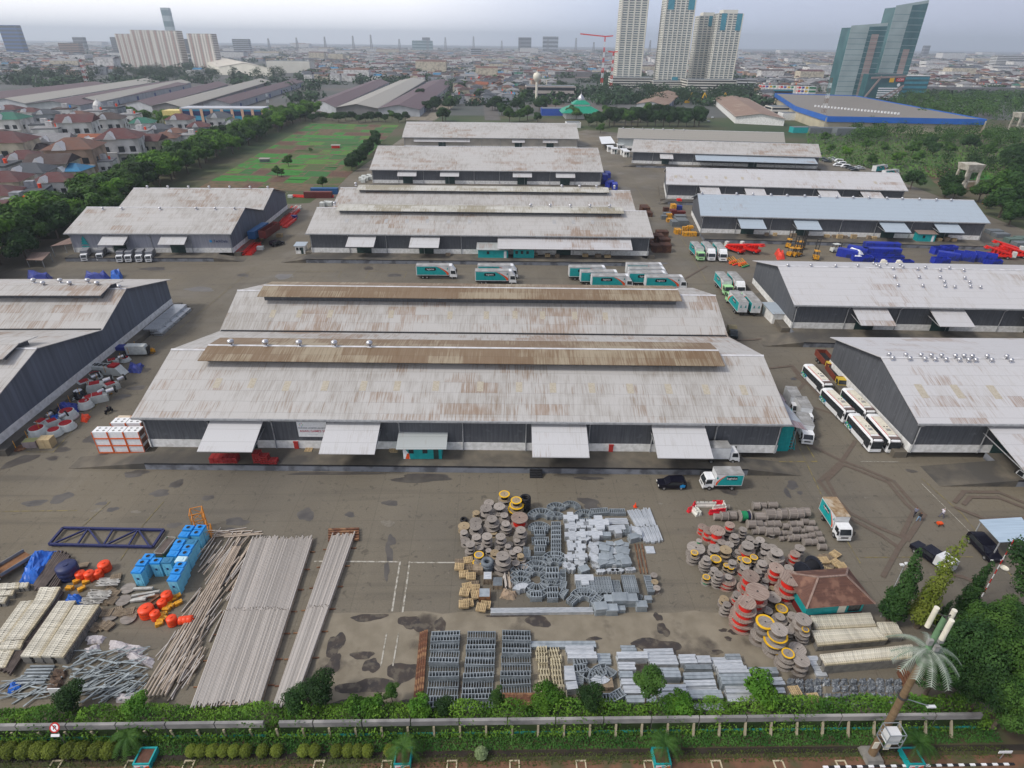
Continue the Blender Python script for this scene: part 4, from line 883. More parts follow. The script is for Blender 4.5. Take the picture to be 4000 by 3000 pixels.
RC = [(935,395,150,'r',3,1.0),(1035,330,50,'k',3,1.1),(785,545,115,'r',4,1.25),(465,500,62,'t',2,1.2),(505,575,52,'k',3,1.2),(650,435,60,'k',3,1.1,'r'),(1145,350,45,'t',1),(1160,475,100,'b',1),(1275,635,82,'y',1),(1075,660,70,'k',1),(1045,825,118,'w',3,1.0,'b'),(1255,750,65,'b',2,1.6),(1435,740,70,'b',2,1.1),(1580,785,105,'b',3,1.1),
      (1240,930,105,'b',4,1.2,'w'),(1380,940,65,'b',2,1.1),(1610,930,46,'w',4,1.5,'b'),(1500,1205,110,'b',1),(1365,1265,80,'w',3,1.35,'b'),(1555,1360,105,'b',2,1.0)]
WR = lambda x,y: 'right-hand cluster' + (' far side' if y < 2120 else ' near side' if y > 2380 else '') + (' left' if x < 2800 else ' right' if x > 3020 else '')
reels(RB,2650,1920,3.403,'cable reels in the right-hand cluster',WR); reels(RC,2700,2200,3.606,'cable reels in the right-hand cluster',WR)
# reels lying on their sides, closed with boards
LAG = mat('grey_lagging_boards',(.27,.235,.21),(.15,.128,.115),1,.9,stretch=(.6,6,6),rnd=.18)
def lag():
 r = thing('lagged_cable_reel','reel','cable reel'); n = 20
 MB().tube((-.42,0,1),(.42,0,1),.93,n,smooth=False).build('boards',LAG,r)
 for sg in (-1,1): MB().tube((sg * .42,0,1),(sg * .5,0,1),1,n,smooth=False).build('flange',WOOD,r)
 return r
lp = Proto(lag())
HL = [(1030,190,90,115),(1122,185,75,95),(1250,180,125,95),(1085,330,180,130),(1205,300,140,160),(1310,310,80,140),(1385,295,95,155),(1500,290,120,165),(1600,290,95,155),(1690,275,90,140),(965,435,105,125),(1065,430,90,110),(1140,440,55,80),(1215,430,85,100),(1305,430,90,105),(1415,460,70,90),(1470,460,45,60),
      (1515,430,90,90),(1605,430,80,95),(1680,400,90,90),(1765,415,80,80),(1100,515,100,115),(1195,530,90,125),(1290,530,80,125),(1012,535,60,75),(1540,510,90,90),(1598,505,50,85),(1650,520,50,70),(1735,500,100,100),(1815,495,60,80),(1365,550,50,65),(1415,550,55,75),(1475,560,55,75),(1370,625,50,70),(1430,615,45,60),
      (1485,620,60,85),(1560,610,70,100),(1622,605,50,80),(1670,600,55,80),(1725,590,60,75),(1775,580,60,85),(1855,565,75,90),(1885,640,80,90),(1710,670,100,100),(1800,670,75,95),(1910,735,100,90),(515,335,85,95),(610,325,95,130),(715,315,95,130),(640,205,70,80)]
for i,(x,y,w,h) in enumerate(HL):
 px,py = 2650 + x / 3.403,1920 + y / 3.403; ppm = 29.5 * ((py + 1050) / 3250); L = w / 3.403 / ppm; R = h / 3.403 / ppm / 2 * .98
 p = G(px,py,R); o = lp.put((p.x,p.y,0),rad(-4 + (i * 37 % 9)),f'{"big" if R > .85 else "small" if R < .55 else "medium"} board-covered cable reel lying on its side, ' + ('rear double row' if y < 350 else 'front rows' if y > 560 else 'middle rows') + (' left end' if px < 2960 else ' right end' if px > 3130 else ' centre'),'board-covered reels lying in rows'); o.scale = (L,R,R)
gr = thing('cable_reel','reel of bright green and black cable at the end of the board-covered row','cable reel',G(2903,2032),rad(3))
for x_,m_,r_,w_ in ((-.75,WOOD,.85,.1),(.72,WOOD,.85,.08)): MB().tube((x_,0,.85),(x_ + w_,0,.85),r_,20,smooth=False).build('flange',m_,gr)
MB().tube((-.65,0,.85),(.3,0,.85),.7,18).build('green_winding',GRNC,gr); MB().tube((.3,0,.85),(.72,0,.85),.68,18).build('black_winding',S('navy_cable',(28,32,62),.6),gr)
# ribbed black drum and coils
dr = thing('ribbed_cable_drum','big black ribbed plastic drum lying beside the red-tiled hut','cable drum',G(3150,2250),rad(28))
MB().tube((-1.0,0,1.25),(1.0,0,1.25),1.0,20).build('winding',BLKC,dr)
for x_ in (-1.2,1.0):
 f = MB()
 for k in range(28):
  a = 2 * math.pi * k / 28; b = a + .15
  f.hexa([(x_,.95 * math.cos(a),1.25 + .95 * math.sin(a)),(x_ + .18,.95 * math.cos(a),1.25 + .95 * math.sin(a)),(x_ + .18,1.35 * math.cos(a),1.32 + 1.35 * math.sin(a)),(x_,1.35 * math.cos(a),1.32 + 1.35 * math.sin(a)),
    (x_,.95 * math.cos(b),1.25 + .95 * math.sin(b)),(x_ + .18,.95 * math.cos(b),1.25 + .95 * math.sin(b)),(x_ + .18,1.35 * math.cos(b),1.32 + 1.35 * math.sin(b)),(x_,1.35 * math.cos(b),1.32 + 1.35 * math.sin(b))])
 f.tube((x_ + .04,0,1.3),(x_ + .14,0,1.3),1.24,24,smooth=False).build('ribbed_flange',S('dark_plastic',(46,50,62),.6),dr)
def coil(label,loc,R,r_,m_,n=3):
 o = thing('cable_coil',label,'cable coil',loc)
 for k in range(n):
  mb = MB(); mb.grid([[((R + r_ * math.cos(b)) * math.cos(a),(R + r_ * math.cos(b)) * math.sin(a),r_ * (1 + 1.7 * k) + r_ * math.sin(b)) for b in [j * math.pi / 4 for j in range(8)]] for a in [i * math.pi / 10 for i in range(21)]],0,True)
  mb.build('cable_loop',m_,o)
coil('tall pile of black cable loops at the back right of the middle reels',G(2051,1988),.62,.22,BLKC,6); coil('grey coil of cable lying at the front of the middle reels',G(1904,2222),.6,.28,GREYC,3)
coil('small black coil lying among the yellow-rimmed reels',G(2999,2405),.42,.12,BLKC,2); coil('black coil leaning low beside the first middle reels',G(1812,2035),.4,.12,BLKC,2)
# ---------------- stacked steelwork ----------------
GALV = mat('galvanised_steel',(.36,.40,.43),(.24,.275,.30),1.5,.5,.35,rnd=.12); ALU = mat('bright_aluminium',(.60,.62,.64),(.42,.45,.48),1.5,.4,.4,stretch=(1,8,1),rnd=.1)
GALVD = mat('dull_galvanised',(.18,.205,.225),(.12,.135,.15),1.5,.6,.3,rnd=.1); RUST = mat('rusty_steel',(.17,.07,.035),(.09,.04,.024),2,.85,c3=(.26,.14,.07),s3=1.5)
def ladder(L=3.0,w=.55,n=9,lay=4):
 """stack of cable ladders lying along x"""
 r = thing('cable_ladder_stack','x','cable ladders')
 for k in range(lay):
  z_ = k * .13; mb = MB()
  for sg in (-1,1): mb.rbox(-L / 2,L / 2,sg * w / 2 - .03,sg * w / 2 + .03,z_,z_ + .11)
  for i in range(n + 1): x_ = -L / 2 + .08 + (L - .16) * i / n; mb.rbox(x_ - .03,x_ + .03,-w / 2 + .035,w / 2 - .035,z_ + .03,z_ + .08)
  mb.build('cable_ladder',GALV,r)
 return r
lads = [Proto(ladder(3.3,w,n,l)) for w,n,l in ((.75,10,5),(.55,9,8),(.9,11,3))]
rg = random.Random(11)
for ci,(x0,x1,xa,xb,ya,yb) in enumerate(((1684,1798,1668,1784,2484,2775),(1826,1938,1800,1920,2475,2778),(1962,2072,1956,2072,2475,2712))):
 y = ya; k = 0
 while y < yb:
  f = (y - ya) / (yb - ya); cx = (x0 + x1) / 2 * (1 - f) + (xa + xb) / 2 * f; j = rg.randrange(3); p = G(cx,y + 12)
  o = lads[j].put((p.x + rg.uniform(-.06,.06),p.y,0),rg.uniform(-.04,.04),f'galvanised cable ladder stack {k + 1} from the yard side, ' + ('left','middle','right')[ci] + ' column by the fence','galvanised cable ladder stacks by the fence'); k += 1
  y += (26,20,33)[j] * 1.05
# shapes of galvanised bends, tees and crosses
def fan(a0,a1,r0,r1,n,lay,solid=False,m_=None):
 r = thing('cable_tray_bend','x','cable tray'); m_ = m_ or GALV
 for k in range(lay):
  z_ = k * .14; mb = MB(); A = [a0 + (a1 - a0) * i / n for i in range(n + 1)]
  for R in (r0,r1):
   for a,b in zip(A,A[1:]): mb.bar((R * math.cos(a),R * math.sin(a),z_ + .06),(R * math.cos(b),R * math.sin(b),z_ + .06),.05,.11)
  if solid:
   for a,b in zip(A,A[1:]): mb.face([(r0 * math.cos(a),r0 * math.sin(a),z_ + .1),(r1 * math.cos(a),r1 * math.sin(a),z_ + .1),(r1 * math.cos(b),r1 * math.sin(b),z_ + .1),(r0 * math.cos(b),r0 * math.sin(b),z_ + .1)])
  else:
   for a in A: mb.bar((r0 * math.cos(a),r0 * math.sin(a),z_ + .06),(r1 * math.cos(a),r1 * math.sin(a),z_ + .06),.05,.05)
  mb.build('tray_bend',m_,r)
 return r
def cross(w,s,lay,m_,tee=False):
 r = thing('cable_tray_cross','x','cable tray'); k = w * .45
 P = [(-s,-k),(-k * 1.2,-k),(-k,-s),(k,-s),(k * 1.2,-k),(s,-k),(s,k),(k,k),(k,s),(-k,s),(-k,k),(-s,k)] if not tee else [(-s,-k),(-k,-k),(-k,-s),(k,-s),(k,-k),(s,-k),(s,k),(-s,k)]
 for i in range(lay): MB().prism(P,i * .16,i * .16 + .14,'z').build('tray_cross',m_,r)
 return r
def block(L,w,lay,m_,m2=None,h=.16):
 r = thing('cable_tray_stack','x','cable tray')
 for i in range(lay):
  MB().rbox(-L / 2 + .03 * (i % 2),L / 2 - .03 * (i % 3),-w / 2,w / 2,i * h,i * h + h * .86).build('tray_layer',m_,r)
 return r
F = {'f': Proto(fan(.35,2.8,.9,2.1,9,6)),'s': Proto(fan(.5,2.6,.5,1.5,6,5)),'q': Proto(fan(-.9,.9,.5,1.35,6,6,True,ALU)),'x': Proto(cross(1.0,1.05,6,ALU)),'t': Proto(cross(.9,1.0,5,ALU,True)),'u': Proto(cross(.6,.6,5,ALU)),
     'l': Proto(ladder(2.4,.9,8,5)),'m': Proto(ladder(1.25,.7,4,6)),'b': Proto(block(.9,.65,4,GALV)),'c': Proto(block(.6,.4,3,ALU))}
DS = {'f': 'wide fan-shaped ladder bend','s': 'small fan-shaped ladder bend','q': 'solid quarter-round tray bend','x': 'cross-shaped tray cover pile','t': 'tee-shaped tray cover pile','u': 'small cross-shaped tray pile','l': 'wide ladder tray pile','m': 'narrow ladder tray pile','b': 'block of grey tray fittings','c': 'small bright tray fitting'}
def fit(rows,ox,oy,s,where):
 for i,(k,x,y,*ro) in enumerate(rows):
  p = G(ox + x / s,oy + y / s,.4); F[k].put((p.x,p.y,0),ro[0] if ro else 0,DS[k] + ' ' + where(x,y),'galvanised cable tray fittings in the middle of the yard',(ro[1] if len(ro) > 1 else 1)).scale
fit([('f',1165,480,0),('s',1355,375,0,1.1),('s',1340,480,0),('f',1140,620,0,.8),('l',1140,600),('m',1140,670,0,1.3),('l',1150,740),('m',1150,800,0,1.3),('m',1140,880,0,1.2),('l',1115,970,0,.85),('l',1100,1035,0,.8),('s',1100,1120,0,1.1),('s',1100,1190,0,1.1),('s',1105,1260,3.1,1.1),('s',1105,1340,3.1),('m',1095,1440,0,1.2)] +
 [('m',1345,y,0,1.1) for y in (555,610,665,720,775,825,875,930)] + [('s',1335,1020,0,1.2),('s',1330,1070,0,1.2),('m',1300,1150,0,1.4),('m',1295,1215,0,1.4),('s',1295,1290,0,1.1),('s',1295,1330,0),('m',1300,1380,0,1.2),('m',1300,1450,0,1.1),('m',1430,1160,1.5),('m',1430,1220,1.5),('m',1435,1310,1.3),('m',1440,1400,1.0),('m',1540,1480,.8),('s',915,1180,0,1.1),('s',905,1240,0),('s',905,1310,0),('q',935,1400,1.9,1.0),('m',975,880,1.5),('m',990,920,1.5)],
 1750,1880,3.19,lambda x,y: ('in the left column' if x < 1200 else 'in the second column') + (', far end' if y < 600 else ', near end' if y > 1150 else ', middle'))
fit([('f',100,215,-.3,.7),('x',95,365),('x',115,480),('x',115,590),('t',90,720,1.57),('t',200,730,1.57),('t',215,790,0,.7),('f',285,345,.1,.8),('u',250,460,0,1.4),('u',335,460,0,1.4),('x',460,450,0,1.3),('x',410,575),('u',250,580,0,1.3),('q',275,640,1.6),('q',270,690,1.6),('q',300,790,.3,1.2),('q',310,900,.3,1.1),('u',85,875,0,1.2),('u',160,875),('u',235,870,0,1.3),('x',215,930,.3,.7),
     ('u',50,975,.7),('u',100,1000,.7),('b',265,1030,.4,1.5),('q',400,1000,1,.6),('t',690,500,.1,1.2),('m',810,510,1.5,1.2),('b',560,575,0,1.3),('q',890,560,.5),('b',905,610,.3,1.5),('b',960,600,0,1.2),('l',440,340,1.57,.5),('l',700,265,0,1.0),('l',470,265,.1,1.1),('l',250,395,0,1.1),('m',445,740,.2),('m',130,1420,.8),('s',280,1440,0,1.3),('s',400,1400,-.6,1.2),('m',430,1440,.9,1.3),('t',270,1150,0,1.2),('b',600,1420,0,1.6),('b',720,1420,0,2.0),
     ('b',780,1400,.2,1.6),('b',870,1420,0,1.8),('f',990,1420,.6,.5),('b',1010,1490,0,1.5),('b',1100,1390,0,1.0),('b',625,1540,0,1.6),('b',755,1520,0,1.0),('b',480,1530,.1,1.8)] +
 [('b' if (i * 7) % 3 else 'c',450 + (i % 6) * 70 + rg.uniform(-18,18),690 + (i // 6) * 62 + rg.uniform(-14,14),rg.uniform(-.4,.4),rg.uniform(1.05,1.6)) for i in range(30)] + [('c',840 + i * 32,1010,.3,1.2) for i in range(3)] + [('q',620 + i * 60,1060,1.57,.6) for i in range(3)] + [('c',460 + i * 30,1030,.5,1.1) for i in range(3)],
 2200,1920,3.318,lambda x,y: ('in the left part of the fittings' if x < 420 else 'in the middle of the fittings' if x < 850 else 'at the right of the fittings') + (', far rows' if y < 620 else ', near rows' if y > 1150 else ', central rows'))
# bundles of straight trays and channels
def slab(px0,px1,py0,py1,z_,label,m_=ALU,n=None,grp=None,strips=None,gap=.04):
 """stack covering the pixel box of its top face; made of parallel lengths"""
 A,B,Cc = G(px0,(py0 + py1) / 2,z_),G(px1,(py0 + py1) / 2,z_),G((px0 + px1) / 2,py0,z_); D_ = G((px0 + px1) / 2,py1,z_)
 w = B.x - A.x; d = Cc.y - D_.y; r = thing('tray_section_stack',label,'metal sections',((A.x + B.x) / 2,(Cc.y + D_.y) / 2,0),rg.uniform(-.02,.02),grp)
 n = n or max(1,int(d / .32)); lay = max(1,round(z_ / .3)); hh = z_ / lay
 for j in range(lay):
  mb = MB()
  for i in range(n): y = -d / 2 + d * (i + .5) / n; mb.rbox(-w / 2 + rg.uniform(0,.12),w / 2 - rg.uniform(0,.12),y - d / n / 2 + gap / 2,y + d / n / 2 - gap / 2,j * hh,(j + 1) * hh - .03)
  mb.build('section_layer',m_,r)
 return r
GS = 'stacks of pale metal trays along the fence'
for i,(a,b,c,d,z_,lab) in enumerate(((2427,2476 + 7,2525,2545,.3,'short pale panel pair on the ground above the tray stacks'),(2410,2528,2550,2566,1.0,'pale tray stack, rear of the left column'),(2415,2480,2590,2610,.9,'pale tray stack half under the small tree, rear'),(2420,2470,2625,2640,.8,'pale tray stack left of the small tree trunk'),(2425,2480,2655,2668,.7,'small pale tray stack left column middle'),
  (2435,2520,2682,2702,.8,'pale tray stack left column front'),(2445,2565,2720,2738,.9,'pale tray stack at the front of the left column'),(2516,2630,2538,2552,.6,'low pale tray stack at the rear of the second column'),(2535,2645,2563,2590,.8,'pale tray stack second column rear'),(2540,2655,2612,2640,1.1,'large pale tray stack right of the small tree'),(2570,2680,2677,2692,.8,'narrow pale tray stack below the gap'),(2570,2688,2705,2722,.7,'pale tray stack second column front'),
  (2570,2700,2735,2750,.5,'low pale tray stack partly under shrubs'),(2655,2720,2560,2585,.9,'bright pale covers at the rear of the third column'),(2720,2776,2565,2583,.9,'cream covers at the rear of the third column'),(2672,2785,2630,2645,1.0,'pale tray stack third column middle'),(2675,2795,2660,2672,.9,'pale tray stack third column lower middle'),(2680,2800,2684,2696,.6,'thin pale tray stack third column'),(2695,2820,2700,2722,1.1,'tall pale tray stack near the front of the third column'),
  (2710,2825,2750,2768,.6,'low pale tray stack by the shrubs'),(2780,2835,2572,2584,.5,'short grey tray stack rear of the fourth column'),(2835,2893,2558,2570,.8,'short tray stack at the top right of the fourth column'),(2790,2900,2582,2596,1.1,'ribbed tray stack fourth column rear'),(2805,2920,2605,2622,1.3,'ribbed tray stack fourth column middle rear'),(2815,2935,2635,2665,1.4,'large pale tray stack in the fourth column'),(2835,2940,2680,2700,1.0,'pale tray stack fourth column front'),
  (2840,2950,2715,2735,.7,'pale tray stack fourth column by the shrubs'),(2925,3035,2610,2625,.8,'pale tray stack fifth column rear'),(2945,3060,2650,2670,.7,'pale tray stack fifth column middle'),(2960,3065,2690,2702,.5,'pale tray stack fifth column front'),
  (2070,2325,2508,2522,.5,'long white profiles lying behind the cream trestles'),(2210,2318,2526,2544,.6,'grey channel stack behind the cream trestles'),(2218,2330,2550,2566,1.0,'ribbed channel stack beside the bright sheet'),(2335,2385,2556,2590,.4,'bright loose sheet at the channel stack end'))):
 slab(a - 2,b + 4,c - 6,d + 5,z_,lab,ALU if i % 3 else GALV,grp=GS)
slab(2675,2783,2594,2612,.8,'open lattice tray stack in the third column',GALV,5)
def skew_slab(name,label,P4,z_,n,m_,cat,along=True,jitter=.3,grp=None,tubes=True,mixm=None):
 """lengths laid side by side between edge P0-P1 (far) and P3-P2 (near), all as separate things"""
 Q = [G(*p,z_) for p in P4]
 for i in range(n):
  f = (i + .5) / n; a = Q[0].lerp(Q[1],f); b = Q[3].lerp(Q[2],f); d = (b - a).normalized(); w = (Q[1] - Q[0]).length / n
  a = a + d * rg.uniform(-jitter,jitter); b = b + d * rg.uniform(-jitter,jitter); yield i,a,b,w
# bright channels at the right of the fittings
for (P4,n,lab) in ((((2450,1995),(2540,1985),(2563,2048),(2485,2058)),14,'back'),(((2490,2055),(2570,2052),(2590,2112),(2515,2115)),11,'front'),(((2452,2055),(2475,2053),(2480,2090),(2460,2092)),4,'side')):
 for i,a,b,w in skew_slab('metal_channel','',P4,.35,n,ALU,''):
  L = (a - b).length; o = MB().rbox(-L / 2,L / 2,-w * .42,w * .42,0,.32).build('metal_channel',ALU); c = (a + b) / 2; o.location = (c.x,c.y,0 if i % 2 else .05); d = a - b; o.rotation_euler = (0,0,math.atan2(d.y,d.x) + rg.uniform(-.03,.03))
  tag(o,f'bright aluminium channel lying in the {lab} bundle at the right end of the fittings','metal channel',f'bright channels, {lab} bundle')
slab(2363,2455,2022,2046,.5,'four bright aluminium profiles in a low stack at the rear of the fittings',ALU,4); slab(2520,2560,2132,2160,.2,'two pale square panels lying side by side',ALU,1)
def longladders(px0,px1,py0,py1,z_,nx,label):
 A,B = G(px0,py0,z_),G(px1,py0,z_); C2 = G((px0 + px1) / 2,py1,z_); L = A.y - C2.y; W_ = B.x - A.x; w = W_ / nx
 for i in range(nx):
  r = thing('cable_ladder',label,'cable ladder',(A.x + w * (i + .5),(A.y + C2.y) / 2,0),0,label)
  MB().rbox(-w * .3,w * .3,-L / 2,L / 2,0,z_ - .12).build('lower_ladders',GALVD,r)
  mb = MB()
  for sg in (-1,1): mb.rbox(sg * w * .33 - .03,sg * w * .33 + .03,-L / 2,L / 2,z_ - .115,z_)
  for k in range(10): y = -L / 2 + .1 + (L - .2) * k / 9; mb.rbox(-w * .33 + .035,w * .33 - .035,y - .03,y + .03,z_ - .1,z_ - .04)
  mb.build('top_ladder',GALV,r)
longladders(2245,2385,2252,2315,.8,14,'long cable ladder in the left pile in front of the fittings'); longladders(2385,2420,2265,2325,.5,3,'long cable ladder in the narrow middle pile'); longladders(2425,2480,2245,2315,.9,7,'long cable ladder in the right pile in front of the fittings'); longladders(2508,2545,2245,2310,.7,1,'wide cable ladder pile near the three small reels')
slab(1915,2318,2372,2392,.5,'long white profiles along the front of the middle reels',ALU,5)
for x_ in (2465,2478,2492): 
 a,b = G(x_ + 15,2125,.1),G(x_ + 38,2240,.1); tag(MB().bar(a,b,.12,.12).build('rusty_bar',RUST),'thin rusty bar lying between the fittings and panels','steel bar','rusty bars')
for px,py,kd in ((2552,2262,'k'),(2555,2288,'t'),(2563,2312,'b')): reel(kd,tuple(G(px,py)),.45,.75,f'small cable reel beside the wide ladder pile, ' + {'k': 'farthest','t': 'middle','b': 'nearest'}[kd] + ' of three',None)
# ---------------- left yard ----------------
BLUEB = S('sky_blue_plastic',(30,140,220),.4); BLUEL = S('pale_blue_plastic',(118,200,232),.4); BLUED = S('faded_blue_plastic',(48,120,160),.5)
ORP = S('orange_plastic',(238,72,24),.45); TARP = mat('blue_tarpaulin',(.012,.13,.55),(.008,.085,.40),1.2,.4); TARPD = mat('dark_blue_tarpaulin',(.03,.05,.30),(.02,.035,.2),1,.5)
def wbox(lid,hole):
 r = thing('plastic_cabin','x','plastic cabin'); MB().box(0,0,0,1.1,.84,2.25,0,top=1.1).build('body',BLUEL,r)
 l = MB().box(0,0,2.25,1.34,1.0,.2,0,top=.92).build('lid',lid,r); MB().cyl(0,0,2.452,2.5,.33,.31,16).build('hatch_rim',lid,l)
 if hole: MB().cyl(0,0,2.502,2.51,.25,n=16).build('hole',DARK,l)
 for x_ in (-.3,.3): MB().rbox(x_ - .03,x_ + .03,-.47,-.425,.2,2.0).build('rib',BLUEL,r)
 MB().rbox(-.12,.12,-.51,-.475,1.2,1.5).build('emblem',NAVY,r); return r
WB = [Proto(wbox(BLUEB,True)),Proto(wbox(BLUEB,False)),Proto(wbox(BLUED,False)),Proto(wbox(S('white_plastic',(190,222,232),.4),False))]
for i,(x,y,k) in enumerate(((2160,165,0),(2035,170,0),(2120,225,0),(1990,240,1),(2070,325,2),(1937,325,0),(2030,380,0),(1905,383,1),(1997,443,0),(1870,447,1),(1955,510,3),(1945,567,0),(1910,635,0),(1875,710,1),(1805,520,2),(1685,525,0),(1600,480,0),(1535,545,0),(1487,625,1))):
 p = G(x / 2.765,2000 + y / 2.765,2.4)
 WB[k].put((p.x,p.y,0),rad(-4 if x > 1820 else 14 - i),('sky-blue cabin with round dark hole','sky-blue cabin with closed hatch','faded blue plastic cabin','plastic cabin with white lid')[k] + (f', pair {i // 2 + 1} from the far end' if i < 14 else f', {("rightmost", "second from the right", "third", "fourth", "leftmost")[i - 14]} of the loose group'),'blue plastic cabins')
def tank(label,px,py,z_,R,H,m_,lie=False,grp='orange plastic tanks'):
 p = G(px,py,z_ if not lie else R); r = thing('water_tank',label,'water tank',(p.x,p.y,0),rg.uniform(0,3),grp); mb = MB()
 prof = [(.01,0),(R * .95,0),(R,.05),(R,H * .3),(R * .97,H * .32),(R,H * .34),(R,H * .62),(R * .97,H * .64),(R,H * .66),(R,H * .93),(R * .9,H),(.01,H * 1.03)]
 mb.lathe(prof,20); b = mb.build('shell',m_,r); MB().cyl(0,0,H * 1.02,H * 1.02 + .1,R * .26,n=12).build('cap',m_,b)
 if lie: r.rotation_euler = (0,rad(90),rad(8)); r.location = (p.x,p.y,R)
 return r
tank('tall navy water tank beside the orange tanks',255,2207,2.0,1.2,2.0,S('navy_plastic',(38,48,92),.5),grp=None)
for x,y,R,H,lab in ((403,2200,.72,1.2,'faded orange tank standing alone at the back'),(310,2236,.58,1.1,'orange tank with black top beside the navy tank'),(345,2236,.6,1.2,'orange tank second from the navy tank'),(379,2232,.55,1.0,'scuffed orange tank behind the white brackets'),(648,2318,.62,1.3,'orange tank at the back of the crowded group by the blue cabins'),(630,2348,.55,1.0,'orange tank half hidden under black rails'),
      (567,2374,.85,1.3,'wide orange tank with dirty top at the front left of the group'),(602,2392,.55,1.1,'orange tank under a black grid beside the wide one'),(667,2412,.58,1.15,'single orange tank on the pipes with a capped top')):
 tank(lab,x,y,H,R,H,ORP)
tank('orange tank lying on its side across the long pipes',700,2425,0,.5,1.5,ORP,True)
# navy truss
tr = thing('steel_truss','long navy blue steel truss lying flat on the yard','steel truss'); Q = [G(246,2062,.4),G(640,2070,.4),G(597,2136,.4),G(192,2126,.4)]
def on(a,b,t): return a.lerp(b,t)
far_,nea = (Q[0],Q[1]),(Q[3],Q[2])
for nm,a,b in (('chord',*far_),('chord',*nea),('end_post',Q[0],Q[3]),('end_post',Q[1],Q[2])): MB().bar(a,b,.3,.3).build(nm,NAVY,tr)
for nm,t0,t1 in (('diagonal',.25,.02),('post',.25,.27),('diagonal',.25,.5),('post',.5,.52),('diagonal',.745,.53),('post',.745,.76),('diagonal',.745,.97)): MB().bar(on(*far_,t0) - Vector((0,0,.02)),on(*nea,t1) - Vector((0,0,.02)),.2,.2).build(nm,NAVY,tr)
# yellow lattice mast sections
for (px,py,h_,w_,lab) in ((788,2072,3.6,1.5,'orange lattice mast section standing behind the blue cabins'),(806,2100,1.6,1.6,'orange lattice section lying low behind the blue cabins')):
 p = G(px,py); r = thing('lattice_mast',lab,'lattice mast',tuple(p),rad(20)); O2 = S('orange_steel',(222,140,40),.6); n = max(1,int(h_ / 1.2))
 C4 = [(-w_ / 2,-w_ / 2),(w_ / 2,-w_ / 2),(w_ / 2,w_ / 2),(-w_ / 2,w_ / 2)]
 for i,(a,b) in enumerate(C4):
  MB().bar((a,b,0),(a,b,h_),.1,.1).build('corner_post',O2,r); c,d = C4[(i + 1) % 4]; mb = MB()
  for k in range(n + 1): z_ = h_ * k / n; mb.bar((a,b,z_),(c,d,z_),.07,.07)
  for k in range(n): mb.bar((a,b,h_ * k / n),(c,d,h_ * (k + 1) / n),.06,.06)
  mb.build('side_lattice',O2,r)
def heap(name,label,cat,P4,h_,m_,n=9,seed=1,grp=None,edge=.08):
 """draped sheet: bumpy quad patch between four ground points"""
 r_ = random.Random(seed); Q = [G(*p,h_ * .6) for p in P4]; mb = MB(); rows = []
 for j in range(n + 1):
  row = []
  for i in range(n + 1):
   u,v = i / n,j / n; p = Q[0].lerp(Q[1],u).lerp(Q[3].lerp(Q[2],u),v); e_ = min(u,1 - u,v,1 - v)
   z_ = h_ * min(1,e_ / .16) * (.75 + .3 * math.sin(u * 7 + seed) * math.sin(v * 5 + seed)) + r_.uniform(-.09,.09) * h_ * (e_ > 0)
   row.append((p.x + r_.uniform(-.1,.1),p.y + r_.uniform(-.1,.1),max(.02,z_)))
  rows.append(row)
 mb.grid(rows,0,False,False); return tag(mb.build(name,m_),label,cat,grp)
heap('tarpaulin','long bright blue tarpaulin draped over goods beside the dark steel channels','tarpaulin',((140,2140),(232,2136),(150,2262),(58,2268)),1.3,TARP,12,3)
heap('tarpaulin','small bright blue tarpaulin over a pile behind the concrete sleepers','tarpaulin',((262,2318),(312,2316),(326,2352),(240,2350)),1.0,TARP,8,5)
heap('tarpaulin','crumpled blue tarpaulin on the scrap pile at the lower left','tarpaulin',((40,2662),(84,2660),(80,2690),(22,2705)),.5,TARP,7,6)
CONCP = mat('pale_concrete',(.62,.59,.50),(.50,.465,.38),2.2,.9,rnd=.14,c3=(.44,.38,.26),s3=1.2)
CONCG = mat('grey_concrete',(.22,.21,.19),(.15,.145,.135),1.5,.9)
slp = MB()
for x_ in (-.72,.72): slp.rbox(x_ - .5,x_ + .5,-.14,.14,0,.26)
slp.rbox(-.22,.22,-.11,.11,.02,.22)
sl_o = slp.build('concrete_sleeper',CONCP); h_ = MB()
for x_ in (-.95,-.8,-.5,.5,.8,.95): h_.box(x_,-.05,.262,.07,.07,.008)
hh = h_.build('bolt_hole',DARK,sl_o); tag(sl_o,'x','sleeper'); SLP = Proto(sl_o); under = MB(); nsl = 0
def sleepers(P4,n,layers,label,grp,turn=False):
 """P4 far-left, far-right, near-right, near-left of the top face"""
 global nsl
 zt_ = layers * .27; Q = [G(*p,zt_) for p in P4]
 for i in range(n):
  f = (i + .5) / n
  if not turn: a = Q[0].lerp(Q[3],f); b = Q[1].lerp(Q[2],f)
  else: a = Q[0].lerp(Q[1],f); b = Q[3].lerp(Q[2],f)
  c = (a + b) / 2; d = b - a; L = d.length / 2.44
  o = SLP.put((c.x,c.y,zt_ - .27 + rg.uniform(0,.02)),math.atan2(d.y,d.x) + rg.uniform(-.012,.012),label,grp); W_ = ((Q[0] - Q[3]).length if not turn else (Q[0] - Q[1]).length) / n / .3
  o.scale = (L,W_ * .94,1); nsl += 1
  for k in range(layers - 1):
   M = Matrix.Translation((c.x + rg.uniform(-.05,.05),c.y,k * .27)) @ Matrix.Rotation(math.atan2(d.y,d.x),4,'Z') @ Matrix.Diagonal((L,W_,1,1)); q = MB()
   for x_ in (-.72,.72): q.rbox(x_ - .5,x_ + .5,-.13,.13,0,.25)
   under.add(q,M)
g1 = 'pale concrete sleepers on the left'; g2 = 'pale concrete sleepers on the right'
sleepers(((289,2363),(388,2361),(246,2566),(160,2562)),27,5,'pale concrete sleeper on top of the nearest long stack',g1)
